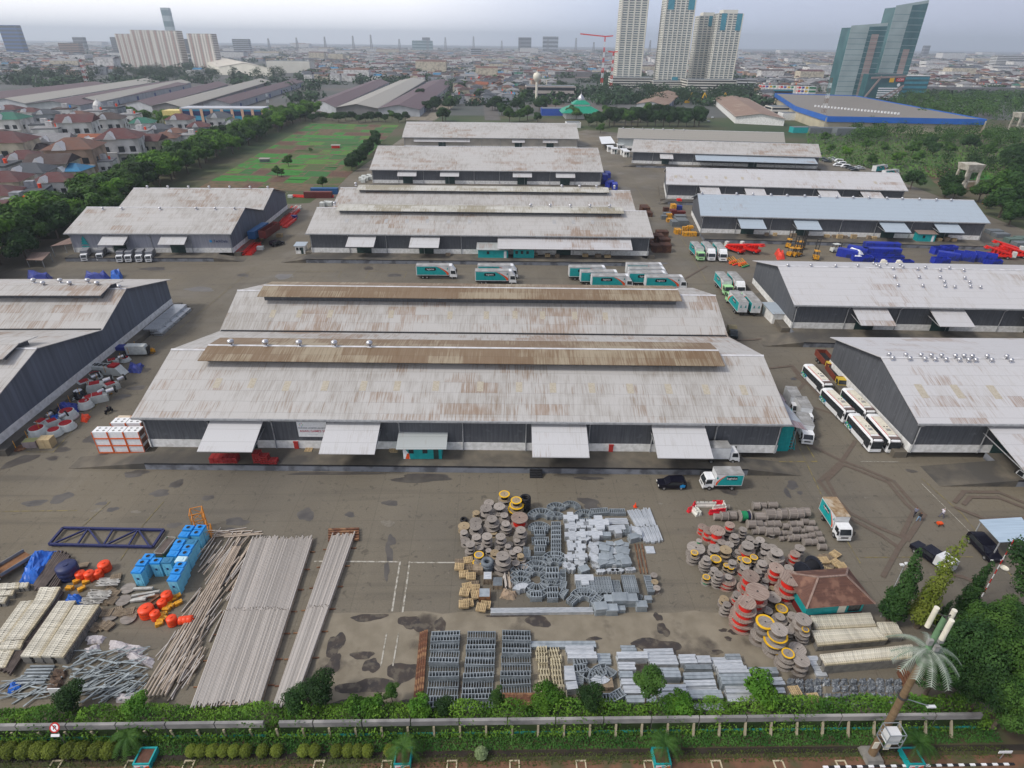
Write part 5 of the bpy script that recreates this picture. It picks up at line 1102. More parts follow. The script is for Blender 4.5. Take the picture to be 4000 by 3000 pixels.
sleepers(((228,2347),(296,2345),(158,2564),(79,2562)),29,5,'pale concrete sleeper on top of the second long stack',g1)
sleepers(((156,2293),(235,2292),(212,2336),(136,2340)),5,4,'white concrete sleeper on the short stack behind the long ones',g1)
sleepers(((136,2340),(212,2336),(95,2496),(18,2500)),22,4,'yellowish concrete sleeper on top of the third long stack',g1)
sleepers(((10,2502),(92,2500),(78,2532),(-8,2535)),4,4,'yellowish concrete sleeper on the low step in front of the third stack',g1)
sleepers(((80,2348),(132,2344),(14,2508),(-40,2512)),22,4,'yellowish concrete sleeper on top of the fourth stack',g1)
sleepers(((0,2278),(76,2275),(72,2296),(-10,2300)),3,3,'white sleeper on the small rear stack at the left edge',g1); sleepers(((0,2306),(56,2303),(48,2322),(-14,2326)),3,3,'white sleeper on the middle small stack at the left edge',g1)
sleepers(((80,2275),(112,2274),(106,2292),(74,2294)),3,3,'white sleeper on the small stack beside the blue tarpaulin',g1); sleepers(((-5,2332),(30,2330),(18,2352),(-20,2354)),3,3,'white sleeper on the nearest small stack at the left edge',g1)
sleepers(((-10,2536),(58,2534),(20,2606),(-50,2608)),8,3,'white sleeper on the stack at the lower left edge',g1)
sleepers(((3167,2404),(3400,2392),(3425,2446),(3190,2458)),30,4,'pale concrete sleeper in the rear row by the tiled hut',g2,True)
sleepers(((3170,2462),(3427,2449),(3470,2497),(3196,2521)),32,4,'pale concrete sleeper in the middle row beyond the palm mast',g2,True)
sleepers(((3425,2430),(3500,2428),(3532,2482),(3450,2486)),9,4,'pale concrete sleeper in the short block left of the palm mast',g2,True)
sleepers(((3202,2556),(3565,2517),(3562,2566),(3226,2597)),42,6,'pale concrete sleeper in the front row beyond the palm mast',g2,True)
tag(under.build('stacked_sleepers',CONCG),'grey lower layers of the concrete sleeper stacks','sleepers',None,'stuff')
# long pipes
PIPEP = mat('weathered_pale_pipe',(.50,.49,.475),(.33,.275,.225),1,.6,stretch=(.5,4,4),rnd=.26,lo=.4,hi=.66,c3=(.25,.155,.09),s3=.3,lo3=.5,hi3=.62); PIPEB = mat('stained_cream_pipe',(.52,.47,.40),(.29,.21,.15),1,.8,stretch=(.6,4,4),rnd=.3)
pm = MB().tube((-.5,0,0),(.5,0,0),1,8).mesh('pipe',PIPEP); pm2 = MB().tube((-.5,0,0),(.5,0,0),1,7).mesh('pipe',PIPEB)
def pipe(a,b,r_,label,grp,me=pm):
 o = bpy.data.objects.new('pipe',me); COL.objects.link(o); c = (a + b) / 2; d = b - a; o.location = c; o.rotation_euler = (0,-math.atan2(d.z,math.hypot(d.x,d.y)),math.atan2(d.y,d.x)); o.scale = (d.length,r_,r_); tag(o,label,'pipe',grp)
for (P4,n,lab) in ((((985,2098),(1222,2098),(1015,2745),(745,2755)),52,'the wide field of pipes'),(((1295,2088),(1385,2082),(1150,2745),(1065,2752)),20,'the narrow pipe field by the mud')):
 far = [G(P4[0][0],P4[0][1],.7),G(P4[1][0],P4[1][1],.7)]; near = [G(P4[3][0],P4[3][1],.7),G(P4[2][0],P4[2][1],.7)]
 for i in range(n):
  f = (i + .5) / n; a = far[0].lerp(far[1],f); b = near[0].lerp(near[1],f); r_ = (far[1] - far[0]).length / n * .49
  cuts = [rg.uniform(-.02,.02),.5 + rg.uniform(-.012,.012),1.0 + rg.uniform(-.02,.015)]
  for t0,t1,wd in ((cuts[0],cuts[1] - .002,'far'),(cuts[1] + .002,cuts[2],'near')):
   dz = Vector((0,0,-r_ + rg.uniform(-.02,.02))); pipe(a.lerp(b,t0) + dz,a.lerp(b,t1) + dz,r_,f'long weathered pale pipe, {wd} half of {lab}',f'pipes of {lab}, {wd} half')
 lo = MB().hexa([far[0] * 1,far[1] * 1,near[1] * 1,near[0] * 1] and [Vector((*p.xy,.02)) for p in (near[0],near[1],far[1],far[0])] + [Vector((*p.xy,.7 - 2.2 * r_)) for p in (near[0],near[1],far[1],far[0])]).build('lower_pipe_layers',PIPEB); tag(lo,'lower layers of ' + lab,'pipes')
 for t in (.09,.22,.36,.5,.63,.77,.9):
  a = far[0].lerp(near[0],t); b = far[1].lerp(near[1],t); w_ = MB().bar(a + Vector((-.7,0,-.62)),b + Vector((.7,0,-.62)),.12,.12).build('timber_spacer',RUST); tag(w_,'timber spacer sticking out under ' + lab,'timber','timber spacers under the pipes')
Q = [G(905,2135,.5),G(940,2135,.5),G(645,2715,.5),G(545,2725,.5)]
for i in range(7):
 a,b = Q[0].lerp(Q[1],i / 6),Q[3].lerp(Q[2],i / 6); pipe(a,b,.11,'very long thin brown pipe at the left side of the pipe field','thin brown pipes',pm2)
def loose(n,box,L,lab,grp,z_=.25,ang=70,sp=6,r_=.09):
 for i in range(n):
  p = G(rg.uniform(box[0],box[1]) ,rg.uniform(box[2],box[3])); p.x -= (box[3] - p.y) * 0; a = rad(ang + rg.uniform(-sp,sp)); d = Vector((math.cos(a),math.sin(a),0)) * L * rg.uniform(.5,1) / 2; h_ = Vector((0,0,z_ * rg.uniform(.4,2.2)))
  pipe(p - d + h_,p + d + h_,r_,lab,grp,pm2 if i % 2 else pm)
loose(60,(800,975,2120,2300),6,'loose cream pipe in the untidy heap beside the wide field, far end','loose pipes, far heap',ang=82,sp=8); loose(36,(725,850,2330,2470),4.5,'loose cream pipe in the untidy heap beside the wide field, middle','loose pipes, middle heap',ang=86,sp=12); loose(46,(650,785,2510,2690),4.5,'loose cream pipe in the untidy heap beside the wide field, near end','loose pipes, near heap',ang=84,sp=13)
loose(8,(830,960,2080,2108),7,'rusty brown pipe lying across the far end of the pipes','cross-lying pipes',ang=4,sp=8)
# rusty girders
def girders(P4,n,label,grp,h_=.45):
 for i,a,b,w in skew_slab('','',P4,h_,n,RUST,'',jitter=.5):
  d = b - a; L = d.length; o = MB().rbox(-L / 2,L / 2,-w * .45,w * .45,0,.06).rbox(-L / 2,L / 2,-.03,.03,.06,h_ - .06).rbox(-L / 2,L / 2,-w * .45,w * .45,h_ - .06,h_).build('steel_girder',RUST); c = (a + b) / 2
  o.location = (c.x,c.y,0); o.rotation_euler = (0,0,math.atan2(d.y,d.x)); tag(o,label,'steel girder',grp)
girders(((1640,2460),(1672,2460),(1648,2790),(1608,2790)),4,'long rusty girder between the muddy patch and cable ladders','rusty girders by the ladders')
Q = [G(1283,2072,.4),G(1403,2070,.4)]
for i in range(5):
 a,b = G(1283,2070 + i * 10,.3),G(1403,2066 + i * 10,.3); tag(MB().bar(a,b,.32,.3).build('steel_girder',RUST),'short dark rusty girder at the far end of the narrow pipe field','steel girder','short rusty girders')
for i in range(5):
 a,b = G(1962,2715 + i * 10,.3),G(2090,2715 + i * 10,.3); tag(MB().bar(a,b,.3,.35).build('steel_girder',RUST),'dark rusty girder at the front of the right ladder column','steel girder','rusty girders before the ladders')
DKST = mat('dark_brown_steel',(.11,.085,.075),(.065,.05,.045),1,.8,rnd=.2)
for (P4,n) in ((((215,2155),(280,2165),(170,2305),(125,2295)),9),(((262,2185),(285,2190),(215,2310),(180,2305)),4),(((205,2300),(245,2320),(40,2640),(0,2610)),10)):
 for i,a,b,w in skew_slab('','',P4,.5,n,DKST,'',jitter=.3): tag(MB().bar(a,b,w * .7,.3).build('steel_channel',DKST),'dark brown steel channel in the bundle ' + ('next to the blue tarpaulin' if n != 10 else 'between the sleeper stacks'),'steel channel','dark steel channels')
# pallets, brackets, scrap
PAL = mat('grey_pallet_wood',(.28,.22,.155),(.17,.13,.09),1.5,.9,stretch=(1,6,1),rnd=.2); PALY = mat('fresh_wood',(.50,.38,.21),(.34,.24,.13),1.5,.9,stretch=(1,6,1),rnd=.2)
def pallet(m_,n=1):
 r = thing('pallet','x','pallet')
 for k in range(n):
  z_ = k * .15
  for y in (-.5,0,.5): MB().rbox(-.6,.6,y - .05,y + .05,z_,z_ + .09).build('bearer',m_,r)
  for i in range(6): x_ = -.53 + i * .212; MB().rbox(x_ - .075,x_ + .075,-.55,.55,z_ + .091,z_ + .118).build('board',m_,r)
 return r
pal = Proto(pallet(PAL,2)); paly = Proto(pallet(PALY,2)); pals = Proto(pallet(PALY,1))
for i,(x,y) in enumerate(((440,2285),(455,2262),(430,2310),(448,2325),(415,2352),(440,2350),(395,2395),(420,2400),(455,2390),(470,2398),(375,2455),(425,2450),(400,2448),(505,2395),(520,2400))):
 p = G(x,y); pal.put((p.x,p.y,.12 * (i % 2)),rg.uniform(-.5,.5),'grey wooden pallet in the scatter right of the ' + ('white brackets' if y < 2340 else 'sleeper stacks' if x < 480 else 'puddle'),'scattered pallets')
for i,(x,y) in enumerate(((500,2298),(480,2345),(430,2405),(500,2415))):
 p = G(x,y); o = thing('reel_disc',f'loose wooden reel discs under pallets, {("rearmost", "second", "third", "nearest")[i]} of four','reel disc',(p.x,p.y,0))
 for k in range(3): MB().cyl(.12 * k,-.1 * k,k * .09,k * .09 + .07,.85,n=20,smooth=False).build('disc',WOOD,o)
BRK = mat('white_bracket',(.50,.49,.46),(.34,.33,.31),2,.7,rnd=.1)
for cx,cy,n in ((430,2280,9),(395,2330,10),(365,2352,6)):
 for i in range(n):
  p = G(cx - (i % 2) * 6,cy - i * 4 + n * 2); r = thing('cross_arm','zigzag white steel bracket frame in the pile behind the sleepers','steel bracket',(p.x,p.y,.08 * (n - i)),rg.uniform(-.15,.15),'white zigzag brackets')
  mb = MB()
  for k in range(4): x0,x1 = -1.3 + k * .65,-1.3 + (k + 1) * .65; mb.bar((x0,-.2 if k % 2 else .2,.05),(x1,.2 if k % 2 else -.2,.05),.08,.08)
  mb.bar((-1.3,.22,.05),(1.3,.22,.05),.07,.07).bar((-1.3,-.22,.05),(1.3,-.22,.05),.07,.07); mb.build('frame',BRK,r)
YB = S('yellow_steel',(222,158,30),.6,c3=(.2,.12,.05),s3=2)
yb = Proto(block(.9,.5,2,YB,h=.25)); yb.o.name = 'yellow_steel_box'; cat_ = 'steel box'
for i,(x,y) in enumerate(((303,2275),(340,2278),(275,2302),(322,2305),(695,2335),(680,2345),(655,2358),(668,2372),(652,2385),(640,2405),(632,2428),(625,2442),(700,2360),(640,2420))):
 p = G(x,y); yb.put((p.x,p.y,0),rg.uniform(-.3,.9),'yellow-painted steel box ' + ('in front of the navy tank' if x < 400 else 'in the rusty heap between orange tanks and pipes'),'yellow steel boxes',cat='steel box')
for i,(x,y,L,a) in enumerate(((570,2320,3.2,.2),(590,2330,3.0,.1),(560,2335,2.6,.3),(600,2345,2.4,1.0),(560,2300,2.4,0),(620,2350,2.4,1.0),(540,2345,1.8,.1))):
 p = G(x,y,.3); tag(MB().bar(p - Vector((math.cos(a) * L / 2,math.sin(a) * L / 2,0)),p + Vector((math.cos(a) * L / 2,math.sin(a) * L / 2,.1)),.3,.25).build('bent_steelwork',RUST if i % 2 else BRK),'steel frame piece heaped between blue cabins and orange tanks','steel frame','steel frames in the heap')
WS = mat('pale_scrap',(.33,.37,.385),(.19,.215,.225),1.4,.5,.3,rnd=.25)
def scrap(n,x0,x1,y0,y1,L0,L1,lab,grp,m_=WS,zz=.7):
 for i in range(n):
  p = G(rg.uniform(x0,x1),rg.uniform(y0,y1),0); a = rg.choice([rg.uniform(.2,.9),rg.uniform(-.3,.3),rg.uniform(.5,1.2)]); L = rg.uniform(L0,L1); z_ = rg.uniform(.1,zz); d = Vector((math.cos(a),math.sin(a),rg.uniform(-.08,.08))) * L / 2
  tag(MB().bar(p - d + Vector((0,0,z_)),p + d + Vector((0,0,z_)),rg.uniform(.06,.18),.06).build('scrap_length',m_),lab,'scrap metal',grp)
scrap(165,290,550,2545,2735,.8,2.8,'pale steel length in the big tangled scrap heap','tangled scrap heap'); scrap(40,5,190,2655,2735,1,2.8,'pale thin steel length in the scrap at the lower left','lower left scrap',zz=.4)
for (P4,lab) in ((((430,2495),(570,2522),(545,2560),(420,2528)),'corrugated white sheet lying at the back of the scrap heap'),(((320,2535),(390,2506),(385,2545),(335,2560)),'corrugated pinkish sheet leaning on the left of the scrap heap'),(((480,2530),(600,2570),(590,2605),(500,2575)),'bent white sheet on the right of the scrap heap'),(((440,2700),(545,2705),(540,2745),(450,2738)),'pale green sheet lying by the bushes'),(((330,2480),(415,2482),(395,2505),(335,2510)),'flat grey steel plate behind the scrap heap')):
 heap('metal_sheet',lab,'metal sheet',P4,.5,mat('white_sheet_metal',(.5,.47,.48),(.38,.35,.36),1,.5,stretch=(9,1,1)),6,len(lab))
for i in range(6): slab(75 + 12 * i - 20,185 + 8 * i - 10,2596 + 13 * (5 - i),2604 + 13 * (5 - i),.35,f'grey steel channel length {i + 1} lying in front of the sleeper stacks',GALV,1,'grey channels before the sleepers')
tag(MB().box(0,0,0,1.7,.08,1.1).build('notice_board',WHITEP,None,G(232,2715,.3)),'white notice board leaning beside the dark bush','notice board')
for i in range(3): heap('earth_heap',f'brown torn sacking heap {("rear", "middle", "front")[i]}','sacking',((210 + i * -14,2608 + i * 30),(262 - i * 14,2610 + i * 30),(255 - i * 14,2645 + i * 30),(200 - i * 14,2642 + i * 30)),.6,mat('brown_sacking',(.13,.085,.06),(.08,.055,.04),2,.9),6,i + 9)
# truck bed and cab at the left edge
r = thing('flatbed_truck','small truck with white cab and rusty open bed at the left edge','truck',tuple(G(38,2235)),rad(-118)); MB().rbox(-2.6,1.2,-1,1,.7,.85).build('bed',mat('rusty_bed',(.26,.13,.06),(.17,.08,.04),1,.9),r)
for y in (-1.02,1.02): MB().rbox(-2.6,1.2,y - .04,y + .04,.86,1.3).build('side_board',GREYW,r)
cab(r,1.35,2.9,1.9,.5,2.1,WHITEP); wheels(r,(2.1,-1.6),.98,.38)
# slatted trailer crate
p = G(655,2160); r = thing('steel_cage','green steel cage crate left of the blue cabins','steel cage',tuple(p),rad(-6)); cg = S('green_steel',(30,96,60),.6)
for a,b in ((-.65,-1.5),(.65,-1.5),(.65,1.5),(-.65,1.5)): MB().bar((a,b,0),(a,b,1.5),.08,.08).build('post',cg,r)
for z_ in (.3,.8,1.45): MB().bar((-.65,-1.5,z_),(.65,-1.5,z_),.05,.06).bar((-.65,1.5,z_),(.65,1.5,z_),.05,.06).bar((-.65,-1.5,z_),(-.65,1.5,z_),.05,.06).bar((.65,-1.5,z_),(.65,1.5,z_),.05,.06).build('rail',BRK if z_ > 1 else cg,r)
MB().rbox(-.6,.6,-1.45,1.45,.05,1.2).build('load',DKST,r)
tag(MB().box(0,0,.2,1.2,.9,.06).build('board',PAL,None,G(328,2212),.2),'pale square board lying behind the orange tanks','board')
# wood and crates in the middle
for i,(x,y) in enumerate(((1795,2200),(1830,2195),(1795,2225),(1832,2218),(1812,2250),(1840,2262),(1850,2285),(1825,2298),(1815,2325),(1835,2320),(1855,2305),(1860,2335),(1815,2355),(1830,2362),(1812,2372),(1885,2372),(1897,2370),(1880,2385),(3235,2180),(3260,2172),(3215,2200),(3240,2212),(3262,2205),(3282,2222),(3225,2222),(3275,2245),(3240,2250),(3205,2185),(3228,2235))):
 p = G(x,y); (paly if i % 3 else pal).put((p.x,p.y,.2 * (i % 3)),rg.uniform(-.25,.25) if x < 2000 else rg.uniform(-.8,.8),'broken timber pallet ' + ('in the wood heap left of the middle fittings' if x < 2000 else 'in the wood heap behind the tiled hut'),'wood heaps')
def crate(label,P,sx_,sy_,h_,m_,grp=None,name='crate',cat='crate',lid=None,rz=0):
 r = thing(name,label,cat,P,rz,grp); MB().box(0,0,0,sx_,sy_,h_).build('body',m_,r)
 for x_ in (-sx_ / 2,0,sx_ / 2): MB().rbox(x_ - .05,x_ + .05,-sy_ / 2 - .04,sy_ / 2 + .04,0,h_ + .03).build('batten',m_,r)
 if lid: MB().box(0,0,h_ + .005,sx_ * .98,sy_ * .98,.04).build('lid',lid,r)
 return r
crate('shallow crate with bright wrapped top left of the fittings',G(1905,2268),1.0,1.2,.9,PAL,lid=ALU); crate('grey crate of brass fittings with grey lid',G(1893,2335),1.3,1.3,.9,mat('orange_brown_wood',(.26,.12,.05),(.18,.09,.04),2,.9),lid=GALV); crate('pale wooden box at the back of the bits heap',G(1868,2235),1.2,1.0,.9,PAL)
crate('open crate of small steel fittings',G(1944,2285),1.2,1.4,.6,PAL,lid=GALVD); heap('plywood_sheet','curved plywood sheet with dark straps in front of the middle reels','plywood sheet',((1965,2298),(2025,2300),(2010,2335),(1948,2330)),.7,mat('plywood',(.34,.26,.18),(.28,.2,.14),1,.8),8,4)
loose(9,(1965,2005,2260,2290),2.6,'pale plastic pipe in the small bunch beside the curved plywood','plastic pipes bunch',ang=95)
CRM = mat('cream_composite',(.52,.46,.31),(.40,.35,.24),2,.7,rnd=.12)
tre = thing('cream_trestle','x','trestle'); 
for z_ in (.0,.22): MB().rbox(-.55,.55,-.4,-.3,z_,z_ + .1).rbox(-.55,.55,.3,.4,z_,z_ + .1).build('rail',CRM,tre)
for i in range(4): MB().rbox(-.5 + i * .3,-.4 + i * .3,-.45,.45,.33,.43).build('bar',CRM,tre)
tre = Proto(tre)
for i,(x,y) in enumerate(((2112,2535),(2118,2552),(2165,2540),(2110,2575),(2160,2560),(2120,2590),(2175,2580),(2168,2600),(2120,2612),(2172,2622),(2128,2635),(2172,2642),(2125,2658),(2175,2662),(2122,2682),(2178,2685),(2130,2702),(2185,2705),(2140,2720),(2195,2728))):
 p = G(x,y); tre.put((p.x,p.y,.3 * (i % 2)),rg.uniform(-.06,.06),f'cream slatted trestle in the {"left" if x < 2150 else "right"} pile, row {i // 2 + 1} from the yard','cream trestles by the fence')
crate('brown square board on the tangle of bent tray pieces',G(2368,2680),1.2,1.2,.7,PAL); fit([('m',2265,2590,.2,1.2),('m',2265,2620,0,1.2),('s',2310,2605,3.1,1.2),('s',2350,2600,3.1,1.2),('q',2340,2635,-1.6),('m',2265,2655,1.4),('s',2370,2665,1,1.3),('m',2410,2725,.5,1.3),('m',2380,2735,0,1.2),('c',2225,2625,0,2),('c',2228,2655,0,2.2),('c',2235,2690,.1,2.2)],0,0,1,lambda x,y: 'in the tangle left of the small tree')
WRAP = mat('black_shrink_wrap',(.12,.135,.155),(.30,.32,.34),6,.25,lo=.5,hi=.62,rnd=.2)
k = 0
for j,y in enumerate((2648,2675,2705,2735)):
 for i in range(13):
  x = 3075 + i * 35 + j * 3
  if x > 3520 or (j == 1 and i in (0,4)): continue
  heap('wrapped_bundle',f'plastic-wrapped dark bundle, row {j + 1} from the sleepers, {"left" if i < 4 else "right" if i > 8 else "middle"} part','wrapped bundle',((x,y),(x + 31,y - 1),(x + 31,y + 24),(x - 1,y + 24)),rg.uniform(.35,.7),WRAP,5,k,'plastic-wrapped bundles by the fence'); k += 1
for x,y in ((3105,2700),(3180,2728)): p = G(x,y,.6); pals.put(tuple(p),.1,'pale pallet on the wrapped bundles ' + ('left' if x < 3150 else 'right'),None)
girders(((3500,2610),(3540,2605),(3580,2660),(3530,2680)),4,'grey timber beam lying beside the palm mast','timber beams',.3)
slab(3170,3215,2560,2640,.35,'white gutters lying beside the front sleeper row',ALU,4)
# water barriers
def barrier(m_):
 r = thing('road_barrier','x','road barrier'); MB().prism([(-.24,0),(.24,0),(.22,.25),(.1,.45),(.08,.85),(-.08,.85),(-.1,.45),(-.22,.25)],-.75,.75,'x').build('body',m_,r)
 for x_ in (-.4,.4): MB().cyl(x_,0,.86,.9,.06,n=8).build('cap',DARK,r)
 return r
bw = Proto(barrier(S('white_barrier',(214,214,206),.5))); br = Proto(barrier(S('red_barrier',(220,34,52),.5)))
for x,y,p_,a,lab in ((2738,1978,bw,0,'white barrier at the left of the joined pair'),(2775,1978,bw,0,'white barrier at the right of the joined pair'),(2800,1972,br,0,'red barrier behind the white pair'),(2788,2008,br,.1,'red barrier in front of the white pair'),(2812,2004,br,.1,'red barrier nearest the barrels row'),(2706,1985,br,1.0,'red barrier turned at the left end'),(2700,1995,br,.5,'red barrier leaning low at the left end'),(2712,2005,bw,1.9,'grey-white barrier turned at the front left'),(2724,2003,bw,1.9,'second turned grey-white barrier at the front'),(2802,1990,bw,.1,'white barrier lying between the red ones'),(2828,1985,bw,1.5,'white barrier end by the brown reel')):
 q = G(x,y); p_.put((q.x,q.y,0),a,lab,'red and white water barriers',1.0)
cn = thing('traffic_cone','orange traffic cone behind the metal channels','traffic cone',tuple(G(2481,1980))); MB().box(0,0,0,.5,.5,.06).build('base',ORP,cn); MB().lathe([(.2,.06),(.04,.8),(.001,.82)],10).build('cone',ORP,cn)
# ---------------- around the central warehouse ----------------
RC_ = S('dark_red_crate',(150,40,40),.7)
for i,(x,y,w_,d_,h_,n) in enumerate(((880,1800,4.4,1.4,1.1,6),(1010,1800,1.2,1.3,1.9,3),(1038,1804,1.3,1.2,1.5,3),(1070,1806,1.3,1.1,1.0,3))):
 p = G(x,y,1.2); r = thing('plastic_crate_stack',f'dark red slatted crates on the dock, {("long row", "tallest pile", "second pile", "lowest pile at the right")[i]}','crates',tuple(p),0,'red crates on the dock')
 for k in range(int(h_ / .36)): 
  for q in range(n): MB().rbox(-w_ / 2 + w_ * q / n + .03,-w_ / 2 + w_ * (q + 1) / n - .03,-d_ / 2,d_ / 2,k * .37,k * .37 + .27).build('crate',RC_,r)
def hut(label,P,rz,w_,d_,h_,wallm,roofm,grp=None,slope=.5,ov=.4,name='hut',sweep=False,win=2,door=True,zb=0):
 r = thing(name,label,'hut',P,rz,grp); b = MB().rbox(-w_ / 2,w_ / 2,-d_ / 2,d_ / 2,zb,h_).build('wall',wallm,r)
 T = [(-w_ / 2 - ov,-d_ / 2 - ov,h_ + .05),(w_ / 2 + ov,-d_ / 2 - ov,h_ + .05),(w_ / 2 + ov,d_ / 2 + ov,h_ + .05 + slope),(-w_ / 2 - ov,d_ / 2 + ov,h_ + .05 + slope)]
 MB().hexa([(x_,y,z_ - .04) for x_,y,z_ in T] + [(x_,y,z_ + .05) for x_,y,z_ in T]).build('roof',roofm,r)
 for i in range(win): x_ = -w_ / 2 + w_ * (i + .6) / (win + .8); MB().rbox(x_ - .4,x_ + .4,-d_ / 2 - .04,-d_ / 2 - .005,h_ * .45,h_ * .8).build('window',GLASS,b)
 if door: MB().rbox(w_ / 2 - 1.3,w_ / 2 - .5,-d_ / 2 - .05,-d_ / 2 - .01,zb + .02,h_ * .82).build('door',WHITEP if win < 2 else DKGREEN,b)
 if sweep:
  q = MB(); q.face([(-w_ / 2 + .02,-d_ / 2 - .03,zb + .05),(-w_ / 2 + 1.1,-d_ / 2 - .03,zb + .05),(-w_ / 2 + .9,-d_ / 2 - .03,h_ * .45),(-w_ / 2 + .35,-d_ / 2 - .03,h_ * .8),(-w_ / 2 + .02,-d_ / 2 - .03,h_ * .9)],1)
  q.face([(-w_ / 2 + .3,-d_ / 2 - .035,zb + .05),(-w_ / 2 + 1.0,-d_ / 2 - .035,zb + .05),(-w_ / 2 + 1.0,-d_ / 2 - .035,h_ * .5),(-w_ / 2 + .6,-d_ / 2 - .035,h_ * .4)],0); q.build('painted_sweep',[ORANGE,WHITEP],b)
 return r
TINR = roofmat('streaked_tin',(.40,.43,.43),(.30,.29,.26),rust=(.26,.12,.07),rustamt=.35,dirtamt=.5)
p = G(1652,1790,1.2); hut('teal cabin with orange sweep and streaked tin roof on the big warehouse dock',(p.x,p.y + .9,1.2),0,6.2,2.2,2.5,TEAL,TINR,sweep=True,ov=.9,slope=.9)
for x,lab in ((1162,'left'),(2384,'right')): p = G(x,1748 if x < 2000 else 1760,1.2); o = MB().box(0,0,0,.7,.4,1.3).box(0,0,1.3,.8,.5,.12).build('hydrant_box',S('red_box',(176,50,44),.6),None,(p.x,p.y - .2,1.2)); tag(o,f'red fire hose box by the wall on the {lab} half of the dock','hose box','fire hose boxes')
for x,y in ((1206,1757),(1535,1756),(1540,1760)): p = G(x,y,1.22); pals.put(tuple(p),0,'pale pallet on the dock of the big warehouse','pallets on the dock')
# hanging banner with lettering
bn = thing('banner','white banner with red and grey lettering hanging on the dark wall between the left canopies','banner'); 
w0 = w1.loc(G(1168,1690,4.2))[0]; w9_ = w1.loc(G(1284,1690,4.2))[0]; L = w9_ - w0
MB().face([(0,0,-1.0),(L,0,-1.0),(L,0,1.9),(0,0,1.9)]).build('cloth',WHITEP,bn)
for txt,s_,z_,c_ in (('GUDANG LOGISTIK JAKARTA',.34,.72,S('grey_ink',(96,100,112),.7)),('ASIAN GAMES 20',.56,.12,S('crimson_ink',(196,40,78),.7)),('- - - - - - - - -',.3,-.5,S('blue_ink',(120,140,170),.7))):
 t = MB().add(text_mb(txt,s_,0,.006),side_mat(-1,-.02,L / 2,z_)); t.build('lettering',c_,bn)
em = MB()
for k in range(7): a = k * .9; em.face([(.7 + .2 * math.cos(a),-.02,1.35 + .2 * math.sin(a)),(.7 + .36 * math.cos(a + .2),-.02,1.35 + .36 * math.sin(a + .2)),(.7 + .3 * math.cos(a + .6),-.02,1.35 + .3 * math.sin(a + .6))],k % 3)
em.build('emblem',[LOGOG,ORANGE,LOGOB],bn)
M = w1.root.matrix_basis; q = w1.A; c,k = math.cos(w1.ang),math.sin(w1.ang); bn.location = (q.x + w0 * c - .7 * k,q.y + w0 * k + .7 * c,4.6); bn.rotation_euler = (0,0,w1.ang)
# signs on the left warehouse
s_ = thing('wall_sign','blue company lettering with square emblem on the pale wall of the left warehouse','sign',(w5.A.x + 46.2,w5.A.y + .72,5.0)); t = MB().add(text_mb('TechData',1.1,0,.02),side_mat(-1,0,1.0,0)); t.build('lettering',S('navy_ink',(30,50,96),.6),s_); MB().rbox(-2.4,-1.7,-.02,0,-.35,.35).build('emblem',LOGOB,s_)
s_ = thing('wall_sign','teal tree-shaped emblem on the pale wall at the left end of the left warehouse','sign',(w5.A.x + 5.0,w5.A.y + .72,4.4)); mb = MB()
for i in range(3): r_ = 1.3 - .3 * i; mb.face([(-r_,-.01 * i,-.6 + .75 * i),(r_,-.01 * i,-.6 + .75 * i),(0,-.01 * i,.6 + .75 * i)])
mb.rbox(-1.1,1.1,-.02,0,-1.5,-1.1); mb.build('emblem',TEAL,s_)
# teal stacked containers with stairs, lean-to
st = thing('container_office','teal stacked containers with an outside staircase at the right end of the big warehouse','container office',tuple(G(3050,1763)))
st.location = (G(3050,1763).x,G(3050,1763).y,0)
for z_ in (0,2.55):
 b = MB().rbox(-1.15,1.15,0,5.8,z_ + .02,z_ + 2.5).build('container',TEAL,st)
 for i in range(6): MB().rbox(-1.05 + i * .38,-.93 + i * .38,-.06,-.005,z_ + .15,z_ + 2.4).build('rib',TEAL,b)
sm = MB()
for i in range(12): sm.rbox(1.35,2.25,.25 + i * .32,.55 + i * .32,.35 + i * .38,.42 + i * .38)
sm.build('stair_treads',TEAL,st)
for x_ in (1.3,2.3): MB().bar((x_,.1,.2),(x_,4.3,4.9),.08,.3).bar((x_,.1,1.2),(x_,4.3,5.9),.05,.06).build('stringer',TEAL,st)
LT = roofmat('patched_tin',(.38,.42,.46),(.30,.30,.31),rust=(.22,.05,.04),rustamt=.62,dirtamt=.5)
lt = thing('lean_to_roof','patched grey and red tin lean-to roof along the right wall of the big warehouse','lean-to'); Y0,Y1 = w1.A.y + 1,w1.A.y + 24
for (x0,x1,y0,y1,z0,z1) in ((46.0,50.4,Y0 - 2.5,Y0 + 7,6.9,5.6),(46.1,51.0,Y0 + 7.1,Y0 + 13,6.9,5.3),(46.0,50.2,Y0 + 13.1,Y0 + 22,6.8,5.0)):
 MB().hexa([(x0,y0,z0 - .06),(x1,y0,z1 - .06),(x1,y1,z1 - .06),(x0,y1,z0 - .06),(x0,y0,z0),(x1,y0,z1),(x1,y1,z1),(x0,y1,z0)]).build('roof',LT,lt)
for y in range(5): MB().tube((50.0,Y0 + y * 5,0),(50.0,Y0 + y * 5,5.0),.08).build('post',PIPE,lt)
